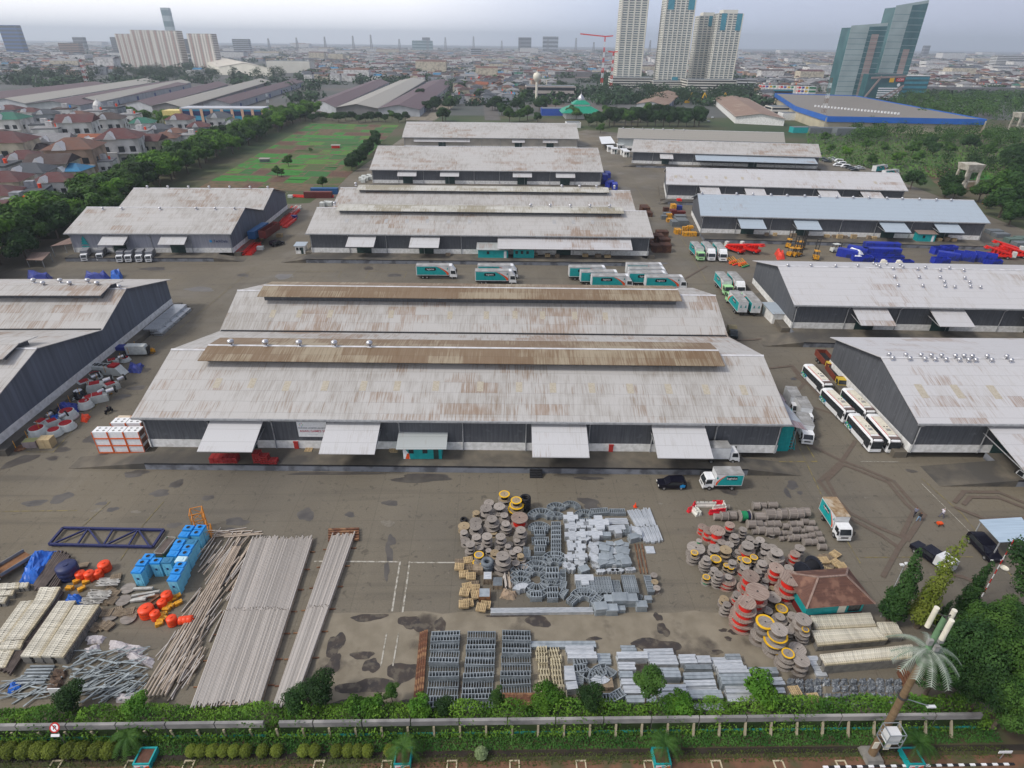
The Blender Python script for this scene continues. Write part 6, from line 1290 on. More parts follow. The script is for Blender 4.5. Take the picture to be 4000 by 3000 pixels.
# rubbish-white crates with orange bars
def wc_():
 r = thing('bin_crate','x','crate'); MB().rbox(-1.2,1.2,-.85,.85,.14,1.36).build('body',WHITEP,r); o3 = S('orange_bar',(226,104,34),.6)
 for y in (-.88,.88): MB().rbox(-1.25,1.25,y - .05,y + .05,0,.14).rbox(-1.25,-1.15,y - .05,y + .05,.15,1.36).rbox(1.15,1.25,y - .05,y + .05,.15,1.36).build('frame',o3,r)
 MB().rbox(-1.24,1.24,-.96,-.935,.02,.26).build('ledge',o3,r)
 for x_ in (-.5,.5):
  for y in (-.35,.35): MB().cyl(x_,y,1.365,1.4,.2,n=10).build('lid_boss',BOXGREY,r)
 for x_ in (-1.21,1.21): MB().rbox(x_ - .02,x_ + .02,-.7,.7,.3,1.2).build('end_panel',mat('brown_panel',(.2,.1,.07),(.14,.07,.05),1),r)
 return r
wcp = Proto(wc_()); p = G(478,1770)
for k in range(3):
 for i in range(3): wcp.put((p.x + (i - 1) * 2.55,p.y + .9,k * 1.4),0,f'white crate with orange frame, {("bottom", "middle", "top")[k]} row {("left", "centre", "right")[i]} of the front stack','white crates with orange frames')
 for i in range(2): wcp.put((p.x + (i - .4) * 2.55,p.y + 3.6,k * 1.4),0,f'white crate with orange frame, {("bottom", "middle", "top")[k]} {("left", "right")[i]} of the rear stack','white crates with orange frames')
cr_ = thing('skip_container','cream container with a rusty roof patch behind the white crates','container',(G(515,1700).x + .6,G(515,1700).y + .5,0)); MB().rbox(-2.8,2.8,-1.2,1.2,.6,3.0).build('body',CREAM,cr_); MB().rbox(-2.7,2.7,-1.1,1.1,3.0,3.05).build('lid',mat('rusty_cream',(.6,.5,.38),(.26,.10,.04),.8,.8,lo=.5,hi=.58),cr_)
for x_ in (-2.8,-1.4,0,1.4,2.8): MB().rbox(x_ - .06,x_ + .06,-1.26,-1.21,.1,3.0).build('rib',CREAM,cr_)
mc = thing('cabinet','white-grey machine cabinet between crates and the warehouse corner','cabinet',tuple(G(575,1735))); MB().rbox(-.6,.6,-1.3,1.3,0,2.6).build('body',BOXGREY,mc); MB().rbox(.605,.64,-.5,.5,1.2,2.0).build('window',GLASS,mc)
# ---------------- machine parts along the left warehouse ----------------
MW = S('machine_white',(208,212,208),.5); MR = S('machine_red',(176,22,34),.5)
def hub(label,px,py,R,h_,inner=MR,m_=MW,grp='red and white machine parts'):
 r = thing('machine_part',label,'machine part',tuple(G(px,py)),0,grp); R *= 1.12
 MB().lathe([(R * .9,0),(R,.1),(R,h_ * .25),(R * .86,h_ * .3),(R * .9,h_ * .55),(R * .74,h_ * .62),(R * .76,h_ * .95),(R * .66,h_)],20).build('shell',m_,r)
 MB().lathe([(R * .66,h_ * .995),(R * .5,h_ * .7),(.01,h_ * .68)],20).build('red_inside',inner,r); return r
def gear(label,px,py,a,k=1.0,grp='red and white gearboxes'):
 r = thing('gearbox',label,'gearbox',tuple(G(px,py)),a,grp); r.scale = (k * 1.2,) * 3
 MB().prism([(-1.5,0),(1.1,0),(1.1,1.0),(.3,1.3),(-1.0,1.3),(-1.5,.8)],-.7,.7,'y').build('housing',MW,r); MB().rbox(-.9,.5,-.55,.55,1.3,1.42).build('red_cover',MR,r)
 c = MB().tube((1.1,0,1.35),(2.2,0,1.5),.42,14).build('cylinder',SILVER,r); MB().tube((2.2,0,1.5),(2.45,0,1.53),.62,14).build('black_ring',TYRE,r); MB().tube((2.46,0,1.53),(2.5,0,1.53),.3,12).build('boss',MW,r); return r
s = 2.553
for (x,y,R,h_,lab,inn) in ((390,1400,1.5,1.5,'wide bowl with bright red inside, nearest of the machine parts',MR),(690,1235,1.45,1.7,'wide bowl with dull red inside on a white base',MR),(675,1340,1.35,1.3,'stepped white ring beside the wide bowls',MR),(555,1400,1.2,1.2,'white ring housing behind the pale wooden crate',MR),(865,1130,1.2,1.6,'stepped white housing with red top by the blue tarpaulins',MR),(700,1045,1.1,.9,'low maroon ring near the warehouse wall',MR),(800,1025,1.0,1.5,'black ring housing with white centre',WHITEP),(960,840,1.15,1.3,'white stepped housing with pinkish top by the big beam',MR),(1255,665,1.0,.9,'white ring with red disc near the covered machine',MR),(205,1535,.95,.25,'flat rust-red dish on the ground at the front corner',RUST)):
 hub(lab,x / s,1150 + y / s,R,h_,inn,BLACKP if 'black' in lab else RUST if 'dish' in lab else MW)
for (x,y,a,k,lab) in ((980,950,.5,1,'gearbox with silver cylinder in the middle of the row'),(1130,945,.9,.9,'gearbox with round black ring facing the lane'),(1010,1060,.5,1,'gearbox with bright red cover nearest the lane'),(930,1075,.9,.9,'gearbox with silver drum beside the red cover'),(870,920,.9,.9,'gearbox close to the wall behind the others'),(440,1310,1.3,.8,'small gearbox behind the wide bowl'),(550,1310,.9,.8,'small gearbox with black ring between the bowls'),(1140,700,.6,.8,'silver-ended gearbox beyond the long white beam')):
 gear(lab,x / s,1150 + y / s,a,k)
bmr = thing('machine_bed','long pale green machine bed with square pockets among the red parts','machine part',tuple(G(425,1460)),rad(-8),None); MB().prism([(-3.6,.2),(3.2,.1),(3.9,.2),(2.6,1.9),(-3.4,2.0)],-.9,.9,'y').build('body',MW,bmr)
for i in range(5): MB().rbox(-3.1 + i * .85,-2.5 + i * .85,-.5,.5,2.0,2.06).build('pocket',CHAS,bmr)
MB().rbox(1.0,2.5,-.85,.85,1.95,2.3).build('red_block',MR,bmr)
heap('tarpaulin','blue tarpaulin over parts against the left wall, farther one','tarpaulin',((235,1565),(310,1572),(295,1608),(205,1600)),1.5,TARPD,9,21); heap('tarpaulin','blue tarpaulin over parts next to the wide red bowl','tarpaulin',((195,1610),(255,1608),(235,1650),(175,1640)),1.4,TARP,9,22); heap('tarpaulin','blue tarpaulin over parts near the lane beyond the beam','tarpaulin',((505,1412),(560,1415),(545,1448),(492,1445)),1.1,TARPD,8,23)
heap('tarpaulin','orange and blue crumpled plastic at the lane side','tarpaulin',((318,1612),(352,1618),(335,1642),(312,1640)),.8,ORP,6,24)
crate('pale yellow wooden crate, square, at the front of the machine parts',G(190,1742),1.9,1.5,1.7,mat('new_crate_wood',(.50,.39,.22),(.42,.32,.18),1.5,.8),rz=.05); crate('pinkish crate with yellowish lid beside the pale wooden crate',G(128,1742),2.0,1.3,1.2,mat('mauve_panel',(.30,.25,.25),(.24,.2,.2),1,.8),lid=mat('straw_lid',(.33,.33,.14),(.25,.26,.12),1),rz=.1)
cm = thing('covered_machine','white engine cover with dark end beside a dark blue covered block','machine',tuple(G(545,1385)),rad(3)); MB().prism([(-2.2,.4),(2.0,.4),(2.1,1.2),(1.7,2.3),(-2.2,2.4)],-.8,.8,'y').build('cover',MW,cm); MB().rbox(2.12,2.3,-.75,.75,.3,2.0).build('dark_end',CHAS,cm)
crate('dark blue wrapped block behind the white engine cover',G(488,1382),2.2,1.6,1.9,TARPD,lid=TARPD); tag(MB().box(0,0,0,1.3,.9,.8).box(.2,0,.8,.6,.5,.3).build('yellow_pump',YB,None,G(592,1378)),'small yellow machine at the lane end of the covered block','machine'); tag(MB().lathe([(.3,0),(.5,.05),(.5,.3),(.3,.35)],14).build('yellow_ring',YB,None,G(428,1540)),'yellow ring lying near the lane among machine parts','ring')
# beam rail posts in front of that wall
for i in range(14):
 p = w6.A + Vector((w6.L + 2.4,2 + i * 2.9,0)); tag(MB().tube((0,0,1.2),(0,0,2.6),.05).build('rail_post',YB,None,tuple(p)),'thin yellowish post on the side platform of the left-edge warehouse','post','thin posts on the side platform')
def sheets(label,a,b,w_,h_,n,m_,name='sheet_stack'):
 A,B = G(*a),G(*b); d = B - A; L = d.length; r = thing(name,label,'sheet stack',tuple((A + B) / 2),math.atan2(d.y,d.x),'white sheet stacks')
 for i in range(n): MB().rbox(-L / 2 + L * i / n + .06,-L / 2 + L * (i + 1) / n - .06,-w_ / 2,w_ / 2,0,h_).build('sheets',m_,r)
 for i in range(n + 1): MB().rbox(-L / 2 + L * i / n - .06,-L / 2 + L * i / n + .06,-w_ / 2 - .5,w_ / 2 + .5,h_ * .45,h_ * .55).build('strap',CHAS,r)
sheets('tall stack of long white sheets beside the left-edge warehouse',(592,1308),(710,1208),3.2,1.4,5,ALU); sheets('lower stack of long white sheets on the lane side',(618,1312),(735,1212),1.8,.7,5,ALU)
# ---------------- middle and back of the yard ----------------
BLUEC = S('royal_blue_container',(36,56,172),.5,c3=(.018,.03,.16),s3=.5)
def container(L=6.1,w=2.4,h=2.5,m_=None,open_=False,name='container'):
 r = thing(name,'x','container'); mb = MB()
 if open_: mb.rbox(-L / 2,L / 2,-w / 2,w / 2,0,.2).rbox(-L / 2,L / 2,-w / 2,-w / 2 + .1,.2,h).rbox(-L / 2,L / 2,w / 2 - .1,w / 2,.2,h).rbox(-L / 2,-L / 2 + .1,-w / 2 + .1,w / 2 - .1,.2,h).rbox(L / 2 - .1,L / 2,-w / 2 + .1,w / 2 - .1,.2,h)
 else: mb.rbox(-L / 2,L / 2,-w / 2,w / 2,0,h)
 b = mb.build('body',m_,r); n = int(L / .6)
 for sg in (-1,1):
  q = MB()
  for i in range(n): x_ = -L / 2 + .2 + (L - .4) * i / (n - 1); q.rbox(x_ - .1,x_ + .1,sg * (w / 2 + .03) - .03,sg * (w / 2 + .03) + .03,.15,h - .12)
  q.build('corrugated_side',m_,b)
 MB().rbox(L / 2 + .002,L / 2 + .05,-.05,.05,.1,h - .1).build('door_bar',m_,b); return r
CP = {}
def cont(kind,px,py,rz,label,z_=0,grp='containers',L=6.1,h=2.5,o_=False,w=2.4):
 k = (kind.name,L,h,o_,w)
 if k not in CP: CP[k] = Proto(container(L,w,h,kind,o_))
 p = G(px,py,z_); return CP[k].put((p.x,p.y,z_),rad(rz),label,grp)
MAR = S('maroon_container',(104,36,32),.6); YELC = S('mustard_container',(150,124,40),.6); BLC = S('steel_blue_container',(30,88,140),.6); GRC = S('grey_container',(110,116,120),.6); RBOX = mat('dark_rust_box',(.085,.035,.022),(.05,.022,.015),1,.9,c3=(.13,.06,.03),s3=.5)
g = 'containers beside the left warehouse'; a = 86
cont(BLC,1013,915,a,'blue container, upper left of the stack beside the left warehouse',2.5,g,12); cont(MAR,1055,912,a,'maroon open container on top of the mustard one',2.5,g,12,o_=True); cont(YELC,1055,912,a,'mustard container under the maroon one',0,g,12); cont(GRC,1013,915,a,'grey container under the blue one',0,g,12)
cont(MAR,1245,772,0,'long maroon container at the field edge behind the red steelwork',0,'containers at the field edge',12,2.6); cont(BLC,1270,757,0,'long blue container behind the maroon one at the field edge',0,'containers at the field edge',12,2.6)
REDS = S('vermilion_steel',(226,36,24),.5)
def redsec(a,b,w_,h_,label,grp,m_=REDS):
 A,B = G(*a),G(*b); d = B - A; L = d.length; r = thing('steel_section',label,'steel section',tuple((A + B) / 2),math.atan2(d.y,d.x),grp)
 for sy in (-1,1):
  for sz in (.1,h_ - .1): MB().bar((-L / 2,sy * w_ / 2,sz),(L / 2,sy * w_ / 2,sz),.18,.18).build('chord',m_,r)
 mb = MB(); n = max(3,int(L / 1.2))
 for i in range(n):
  x0,x1 = -L / 2 + L * i / n,-L / 2 + L * (i + 1) / n
  for sy in (-1,1): mb.bar((x0,sy * w_ / 2,.1 if i % 2 else h_ - .1),(x1,sy * w_ / 2,h_ - .1 if i % 2 else .1),.1,.1)
  mb.bar((x0,-w_ / 2,h_ - .1),(x1,w_ / 2,h_ - .1),.1,.1)
 mb.build('lattice',m_,r); MB().rbox(-L / 2 + .05,L / 2 - .05,-w_ / 2 + .1,w_ / 2 - .1,.02,h_ * .4).build('web_plate',m_,r)
for i,(a,b,w_,h_,lab) in enumerate((((1105,882),(1152,815),2.2,1.2,'vermilion lattice steel next to the container stack'),((1130,858),(1165,822),1.6,1,'vermilion lattice steel beside the white sections'),((1112,890),(1150,858),1.8,.9,'vermilion lattice steel nearest the lane'),((940,998),(985,950),2.2,1.3,'vermilion steel frame at the corner of the left platform, left'),((970,998),(1010,958),2.0,1.2,'vermilion steel frame at the corner of the left platform, right'),((1140,768),(1230,772),1.6,.8,'long vermilion steel along the field edge, left'),((1230,772),(1305,770),1.6,.8,'long vermilion steel along the field edge, right'))): redsec(a,b,w_,h_,lab,'vermilion steel sections')
redsec((1132,842),(1168,812),2.0,1.2,'white steel sections between the red ones',None,MW)
for px,py,m_,lab in ((1150,852,TARPD,'dark blue wrapped bale by the red steel'),(1250,764,TARPD,'dark blue bale at the field edge'),(1268,764,MW,'white bale at the field edge'),(1135,772,MW,'white cabinet by the field edge corner'),(1018,975,MW,'white boxes by the red frame'),(1015,938,PALY,'plywood crates stacked at the container foot'),(1002,932,PALY,'small plywood crate at the container foot'),(1093,925,PALY,'brown board pile by the parked dark car')): crate(lab,G(px,py),1.9,1.4,1.1,m_)
place(big,(1055,962),(1100,950),-1,1.85,4.7,'dark car parked by the plywood crates near the container stack')
# rust-brown boxes and blue boxes
for i,(px,py,w_,d_,h_) in enumerate(((2183,830,3,6,3),(2165,860,3,3,2.6),(2200,845,2,4,2),(2195,970,3.2,4,3),(2230,945,4,4,3),(2258,960,3.6,3.6,3),(2225,985,3.6,3.2,3),(2262,985,3.4,3.4,3.2),(2250,930,4,3,3))):
 p = G(px + 352 - 16,py + 0); crate(f'dark rust-brown steel box number {i + 1} beside the right end of the double warehouse, {"far" if py < 900 else "near"} group',(p.x,p.y + 1,0),w_,d_,h_ * .8,RBOX,'rust-brown steel boxes')
for i,(px,py,z_) in enumerate(((2372,692,0),(2372,692,2.5),(2358,715,0),(2362,700,2.5),(2400,736,0),(2380,728,0))): cont(BLUEC,px,py,(88,88,80,84,84,60)[i],f'royal blue container by the corner of the third warehouse, {("back lower", "back upper", "middle lower", "middle upper", "nearest the lane", "tilted between the others")[i]}',z_,'royal blue containers by the lane')
g = 'boxes left of the blue-grey warehouse'
for i,(px,py,w_,d_,h_,m_,lab) in enumerate(((2600,827,2,2,1.8,RBOX,'brown box at the back'),(2628,822,1.8,3,2.6,YB,'yellow-topped upright box at the back'),(2628,838,2.2,3,2,MAR,'maroon box'),(2655,838,4,2.2,1.4,MAR,'low maroon box'),(2650,818,2.4,2,1.6,TARPD,'small blue box among the maroon ones'),(2605,846,3,2.4,1.6,GRC,'grey box left of the yellow pair'),(2592,855,2,2,1.4,GRC,'small grey box at the far left'),(2614,866,2,1.9,1.3,YB,'lower yellow box of the pair'),(2612,850,2,1.9,1.6,YB,'upper yellow box of the pair'),
 (2635,880,3,4,1.8,GRC,'grey steel box beside the wall'),(2660,878,4,5,2.2,GRC,'large grey steel box beside the wall'),(2655,860,4,3,2,GRC,'grey steel box behind the large one'),(2645,912,2,2.6,1.7,YB,'yellow tapered hopper at the front left'),(2693,903,2,1.6,2.0,YB,'yellow hopper behind the long one'),(2675,902,1.8,1.4,1.6,YB,'small yellow hopper in the middle'),(2692,921,4.8,1.8,1.4,YB,'long yellow trough at the front right'),(2651,795,1.6,2.4,2,REDS,'bright red box at the warehouse corner'))): p = G(px,py); crate(lab + ' left of the blue-grey warehouse',p,w_,d_,h_,m_,g)
# red boom lifts
def boom(n=1):
 r = thing('boom_lift','x','boom lift'); MB().rbox(-3.4,3.2,-1.15,1.15,.8,1.5).build('chassis',REDS,r); wheels(r,(-2.4,2.2),1.15,.55,.35)
 for k in range(4): MB().bar((-3.2,-.75 + k * .5,1.8),(4.2,-.75 + k * .5,3.6),.34,.34).build('boom_section',REDS,r)
 for i in range(5): MB().rbox(-2.6 + i * 1.1,-2.4 + i * 1.1,-1.1,1.1,1.5,2.0 + i * .25).build('support',REDS,r)
 c = MB().rbox(-4.6,-3.5,-.1,1.0,.9,2.6).build('cab',MW,r); MB().rbox(-4.64,-4.61,0,.9,1.6,2.4).build('cab_window',GLASS,c)
 MB().rbox(3.6,4.6,-1.1,1.1,3.0,3.2).build('basket',REDS,r); return r
bl = Proto(boom())
for px,py,a,lab in ((2870,985,-58,'vermilion boom lift with white cab next to the parked trucks, left'),(2930,985,-58,'vermilion boom lift with white cab next to the parked trucks, right'),(3895,1008,-20 + 180,'long vermilion boom machine at the right edge, front'),(3960,1005,-20 + 180,'long vermilion boom machine at the right edge, behind'),(3925,985,160,'long vermilion boom machine at the right edge, farthest')):
 p = G(px,py); bl.put((p.x,p.y,0),rad(a),lab,'vermilion boom lifts')
for px,py,lab in ((2862,1030,'left'),(2898,1038,'right')):
 r = thing('harvester_header',f'orange and yellow harvesting header in front of the boom lifts, {lab}','harvester header',tuple(G(px,py)),rad(35)); MB().tube((-1.6,0,.6),(1.6,0,.6),.5,8).build('reel',S('orange_machine',(226,96,34),.6),r)
 for x_ in (-1.5,-.5,.5,1.5): MB().bar((x_,-1.4,.2),(x_,1.6,1.8),.15,.15).build('arm',YB,r)
 MB().rbox(-1.7,1.7,-1.6,-1.0,.1,.4).build('tray',REDS if lab == 'left' else GRNC,r)
def forklift(m_,k=1.0,mast=4.5):
 r = thing('forklift','x','forklift'); MB().prism([(-1.6,.4),(1.2,.4),(1.2,1.1),(.2,1.3),(-1.6,1.5)],-.8,.8,'y').build('body',m_,r)
 for x_ in (-.9,.6):
  for y in (-.7,.7): MB().bar((x_,y,1.4),(x_,y,2.6),.1,.1).build('cab_post',CHAS,r)
 MB().rbox(-1.1,.8,-.8,.8,2.6,2.72).build('cab_roof',m_,r)
 for y in (-.45,.45): MB().bar((1.4,y,.2),(1.3,y,mast),.22,.2).build('mast',CHAS,r); MB().bar((1.5,y,.3),(2.8,y,.25),.12,.08).build('fork',CHAS,r)
 for z_ in (1.5,3,mast - .3): MB().bar((1.38,-.45,z_),(1.38,.45,z_),.15,.15).build('mast_crossbar',CHAS,r)
 wheels(r,(-1.1,.8),.85,.45); return r
fy = Proto(forklift(YB,mast=6)); fw = Proto(forklift(MW,mast=3.2))
for px,py,a,lab,p_ in ((3090,1000,30,'yellow lift truck at the front left of the yellow group',fy),(3112,1002,20,'yellow lift truck with tall dark mast at the front',fy),(3122,975,10,'yellow lift truck at the back of the yellow group',fy),(3078,965,60,'yellow lift truck at the back left with raised mast',fy),(3184,1012,70,'yellow lift truck standing alone right of the group',fy),(3262,985,10,'white forklift facing the blue containers',fw)):
 p = G(px,py); o = p_.put((p.x,p.y,0),rad(a),lab,'lift trucks between the right-hand warehouses',1.05)
heap('tarpaulin','orange-red plastic cover on a lump left of the yellow lift trucks','tarpaulin',((3028,975),(3062,972),(3068,998),(3040,1000)),2.2,S('orange_red_plastic',(222,70,50),.35),7,3)
g = 'royal blue containers between the right-hand warehouses'
for px,py,rz,L,h,o_,z_,lab in ((3440,972,-4,11.5,2.2,False,0,'long container farthest back'),(3438,995,-4,12,2.3,False,0,'long container in the second line'),(3455,1014,-4,11,1.5,True,0,'long low open container in the third line'),(3490,1033,-4,11,1.5,True,0,'long low open container nearest the roof'),(3306,1003,-35,6.1,2.5,False,0,'short container beside the white forklift'),(3365,1018,-10,6.1,1.6,True,0,'low container carrying white lids'),(3345,990,-38,6.1,2.3,False,0,'container under the white sheet'),
 (3665,990,5,5,2.2,True,0,'faded open container, left of the right group'),(3700,985,5,5,2.2,True,0,'faded open container, second of the right group'),(3670,1028,-5,5,1.8,True,0,'low open container at the front left of the right group'),(3700,1012,-30,6,2.3,False,0,'container half behind the three pale-topped ones'),(3760,1015,-35,6.1,2.6,True,0,'first of three pale-topped open containers'),(3800,1017,-35,6.1,2.6,True,0,'second of three pale-topped open containers'),(3842,1019,-35,6.1,2.6,True,0,'third of three pale-topped open containers'),(3872,1030,-20,5,1.5,True,0,'low container beside the red boom machines')):
 cont(BLUEC,px,py,rz,'royal blue ' + lab,z_,g,L,h,o_)
for px,py,lab in ((3335,978,'white sheet over the blue containers'),): heap('sheet',lab,'sheet',((px - 28,py - 12),(px + 10,py - 10),(px + 55,py + 18),(px + 2,py + 24)),2.7,WHITEP,4,1)
for px,py,lab in ((3455,1022,'left'),(3515,1024,'right')): heap('cream_cover',f'cream cover lying on the low blue containers, {lab}','cover',((px - 24,py - 8),(px + 16,py - 6),(px + 30,py + 6),(px - 28,py + 6)),1.8,CREAM,4,2)
GRN2 = S('dull_green_steel',(92,112,104),.7)
for px,py,lab,m_ in ((3905,925,'grey steel frame stack by the shrubs',GRC),(3955,945,'dull green crate heap by the shrubs',GRN2),(3985,960,'grey frame stack at the right edge',GRC),(3880,912,'pale frame pile near the trees',GRC),(3992,940,'dull green box at the right edge',GRN2)): p = G(px,py); crate(lab,p,5,3,1.4,m_)
# goods on platforms
rg2 = random.Random(4)
for W_,us,lab in ((w10,(24,27,33,45,47.5,49,51,54,59,61,80,83,85.5,88),'the blue-grey warehouse'),(w2,(44.5,60,72,76,79,88,92,95),'the double warehouse')):
 for i,u in enumerate(us):
  c,k = math.cos(W_.ang),math.sin(W_.ang); v = W_.ov - rg2.uniform(1.3,2.6); p = (W_.A.x + u * c - v * k,W_.A.y + u * k + v * c,1.205)
  crate(f'brown carton stack {i + 1} from the left on the platform of {lab}',p,rg2.uniform(1,2),1,rg2.uniform(.7,1.4),PALY if i % 2 else PAL,'carton stacks on ' + lab)
def on_dock(W_,u,v): c,k = math.cos(W_.ang),math.sin(W_.ang); return (W_.A.x + u * c - v * k,W_.A.y + u * k + v * c,1.2)
hut('teal cabin with rusty tin roof on the platform of the blue-grey warehouse',on_dock(w10,77.8,-1.6),w10.ang,6,2.6,2.6,TEAL,roofmat('rusty_tin',(.36,.37,.35),(.25,.22,.2),rust=(.16,.06,.03),rustamt=.75,dirtamt=.6),win=1)
hut('teal office cabin with streaked tin roof on the platform of the double warehouse',on_dock(w2,58.8,-1.4),w2.ang,9.4,3,2.6,TEAL,TINR,win=1,slope=1.2,ov=.5); hut('teal office cabin with orange-rusted roof next to the tin-roofed one',on_dock(w2,68.4,-1.2),w2.ang,6.5,3,2.8,TEAL,MATS['rusty_tin'],win=3,door=False,slope=1.2,ov=.4)
p = G(3060,1265); hut('white hut with pale blue tin roof by the platform corner',(p.x - 1.7,p.y + 3.2,0),rad(0),2.6,6.4,2.7,WHITE,ROOFB,slope=.25,win=0)
p = G(1195,990); hut('white guard cabin with pale tin roof at the left corner of the double warehouse',(p.x - 1.5,p.y + 1,0),0,3,3,2.6,WHITE,ROOFB,slope=.3)
def shelter(label,P4,z_,m_,drop=.6,cat='shelter',post=True):
 Q = [G(*p,z_ if i < 2 else z_ - drop) for i,p in enumerate(P4)]; c = sum(Q,Vector()) / 4; r = thing('open_shelter',label,cat,(c.x,c.y,0)); o = Vector((c.x,c.y,0)); Q = [q - o for q in Q]
 MB().hexa([q - Vector((0,0,.08)) for q in (Q[3],Q[2],Q[1],Q[0])] + [Q[3],Q[2],Q[1],Q[0]]).build('roof',m_,r)
 if post:
  for q in Q: MB().tube((q.x * .92,q.y * .92,0),(q.x * .92,q.y * .92,q.z - .1),.1).build('post',PIPE,r)
BRT = mat('brown_tin',(.27,.19,.155),(.19,.13,.11),1,.8,stretch=(5,.5,1))
shelter('brown tin shelter roof in front of the treeline',((125,985),(197,985),(165,1017),(100,1015)),3,BRT); shelter('brown tin lean-to at the left end of the left warehouse',((245,940),(282,925),(283,952),(195,962)),4,BRT)
PBT = mat('pale_blue_tin',(.40,.50,.60),(.32,.41,.5),.8,.5,stretch=(.3,6,1)); shelter('pale blue tin canopy by the big tree at the right edge',((3825,2030),(3990,2020),(4060,2110),(3905,2118)),3.2,PBT,.1); shelter('small pale tin roof among the trees at the right',((3890,2360),(3970,2365),(3960,2400),(3905,2395)),3,PBT,.1)
shelter('white tin shelter beside the far right warehouse',((2340,534),(2385,532),(2404,560),(2350,562)),4,WHITEP,.2)
for px,py,lab in ((2382,592,'left white kiosk'),(2398,600,'second white kiosk'),(2420,585,'white-roofed kiosk'),(2435,605,'white kiosk with a blue drum'),(2445,612,'white open kiosk frame')): p = G(px,py); hut(lab + ' at the mouth of the far right lane',(p.x,p.y,0),0,3.4,4,3.2,WHITE,WHITEP,'white kiosks',slope=.2)
for i,(px,py,w_,d_) in enumerate(((148,1078,11,4),(372,1078,11,4.5),(450,1072,5,4))): p = G(px,py); heap('tarpaulin',f'blue tarpaulin over a long load behind the left-edge warehouse, {("leftmost", "middle", "bright crumpled right end")[i]}','tarpaulin',((px - 45 * w_ / 11,py - 16),(px + 50 * w_ / 11,py - 16),(px + 50 * w_ / 11,py + 8),(px - 55 * w_ / 11,py + 8)),2.4,TARPD if i < 2 else TARP,6,i)
for i,(px,py) in enumerate(((1412,705),(1422,698),(1432,704),(1442,694),(1450,700),(1420,712),(1290,803),(1262,805),(1275,802))): p = G(px,py); crate(f'white roll stack {i + 1} at the left end of the ' + ('third' if py < 750 else 'double') + ' warehouse',p,2,3,1.6,MW,'white rolls by the warehouse ends')
# tiled guard hut
gh = thing('guard_hut','teal-walled hut with brown tiled hip roof next to the cable reels','hut'); TILE = mat('brown_roof_tile',(.125,.06,.043),(.09,.043,.033),1.5,.85,stretch=(.4,6,1),c3=(.19,.10,.07),s3=.8)
e1 = [G(3150,2378,3.0),G(3420,2358,3.0)]; ang = math.atan2(e1[1].y - e1[0].y,e1[1].x - e1[0].x); Lr = (e1[1] - e1[0]).length; gh.location = (e1[0].x,e1[0].y,0); gh.rotation_euler = (0,0,ang); D = 5.6
MB().rbox(.7,Lr - .7,.7,D - .7,0,3.0).build('wall',TEAL,gh); MB().rbox(.62,Lr - .62,.62,D - .62,0,.9).build('red_plinth',S('red_plinth',(110,34,30),.7),gh); MB().rbox(Lr * .55,Lr * .66,.655,.695,1.0,2.6).build('door',CREAM,gh); MB().rbox(Lr * .7,Lr * .88,.655,.695,1.1,2.4).build('window',GLASS,gh)
rf = MB(); P = [(0,0,3),(Lr,0,3),(Lr,D,3),(0,D,3),(D * .45,D / 2,4.9),(Lr - D * .45,D / 2,4.9)]
for f in ((0,1,5,4),(1,2,5),(2,3,4,5),(3,0,4),(3,2,1,0)): rf.face([P[i] for i in f])
rf = rf.build('roof',TILE,gh)
for a,b in ((0,4),(1,5),(2,5),(3,4),(4,5)): MB().bar(P[a],P[b],.22,.14).build('ridge_tile',BRT,rf)
# ---------------- foliage ----------------
def leafmat(name,c1,c2,rough=.6,sc=.55):
 m = bpy.data.materials.new(name); MATS[name] = m; m.use_nodes = True; t = m.node_tree; b = t.nodes['Principled BSDF']; b.inputs['Roughness'].default_value = rough; b.inputs['Specular IOR Level'].default_value = .1
 tcn = N(t,'ShaderNodeTexCoord'); a = N(t,'ShaderNodeTexNoise'); a.inputs['Scale'].default_value = sc; a.inputs['Detail'].default_value = 6; t.links.new(tcn.outputs['Object'],a.inputs[0])
 r = N(t,'ShaderNodeMapRange'); r.inputs[1].default_value = .36; r.inputs[2].default_value = .66; t.links.new(a.outputs[0],r.inputs[0])
 x_ = N(t,'ShaderNodeMix',data_type='RGBA'); x_.inputs[6].default_value = c1 + (1,); x_.inputs[7].default_value = c2 + (1,); t.links.new(r.outputs[0],x_.inputs[0])
 oi = N(t,'ShaderNodeObjectInfo'); q = N(t,'ShaderNodeMapRange'); q.inputs[3].default_value = .72; q.inputs[4].default_value = 1.28; t.links.new(oi.outputs['Random'],q.inputs[0]); h = N(t,'ShaderNodeHueSaturation'); t.links.new(q.outputs[0],h.inputs['Value']); t.links.new(x_.outputs[2],h.inputs['Color']); t.links.new(h.outputs[0],b.inputs['Base Color']); return m
LF = leafmat('dark_leaves',(.013,.036,.010),(.034,.076,.019)); LFM = leafmat('mid_leaves',(.027,.072,.014),(.066,.135,.025)); LFB = leafmat('bright_leaves',(.042,.115,.012),(.10,.205,.022)); LFY = leafmat('yellow_green_leaves',(.085,.12,.015),(.15,.18,.03)); LFO = leafmat('orange_leaves',(.35,.09,.03),(.16,.12,.03))
BARK = mat('bark',(.13,.10,.075),(.08,.06,.045),3,.9)
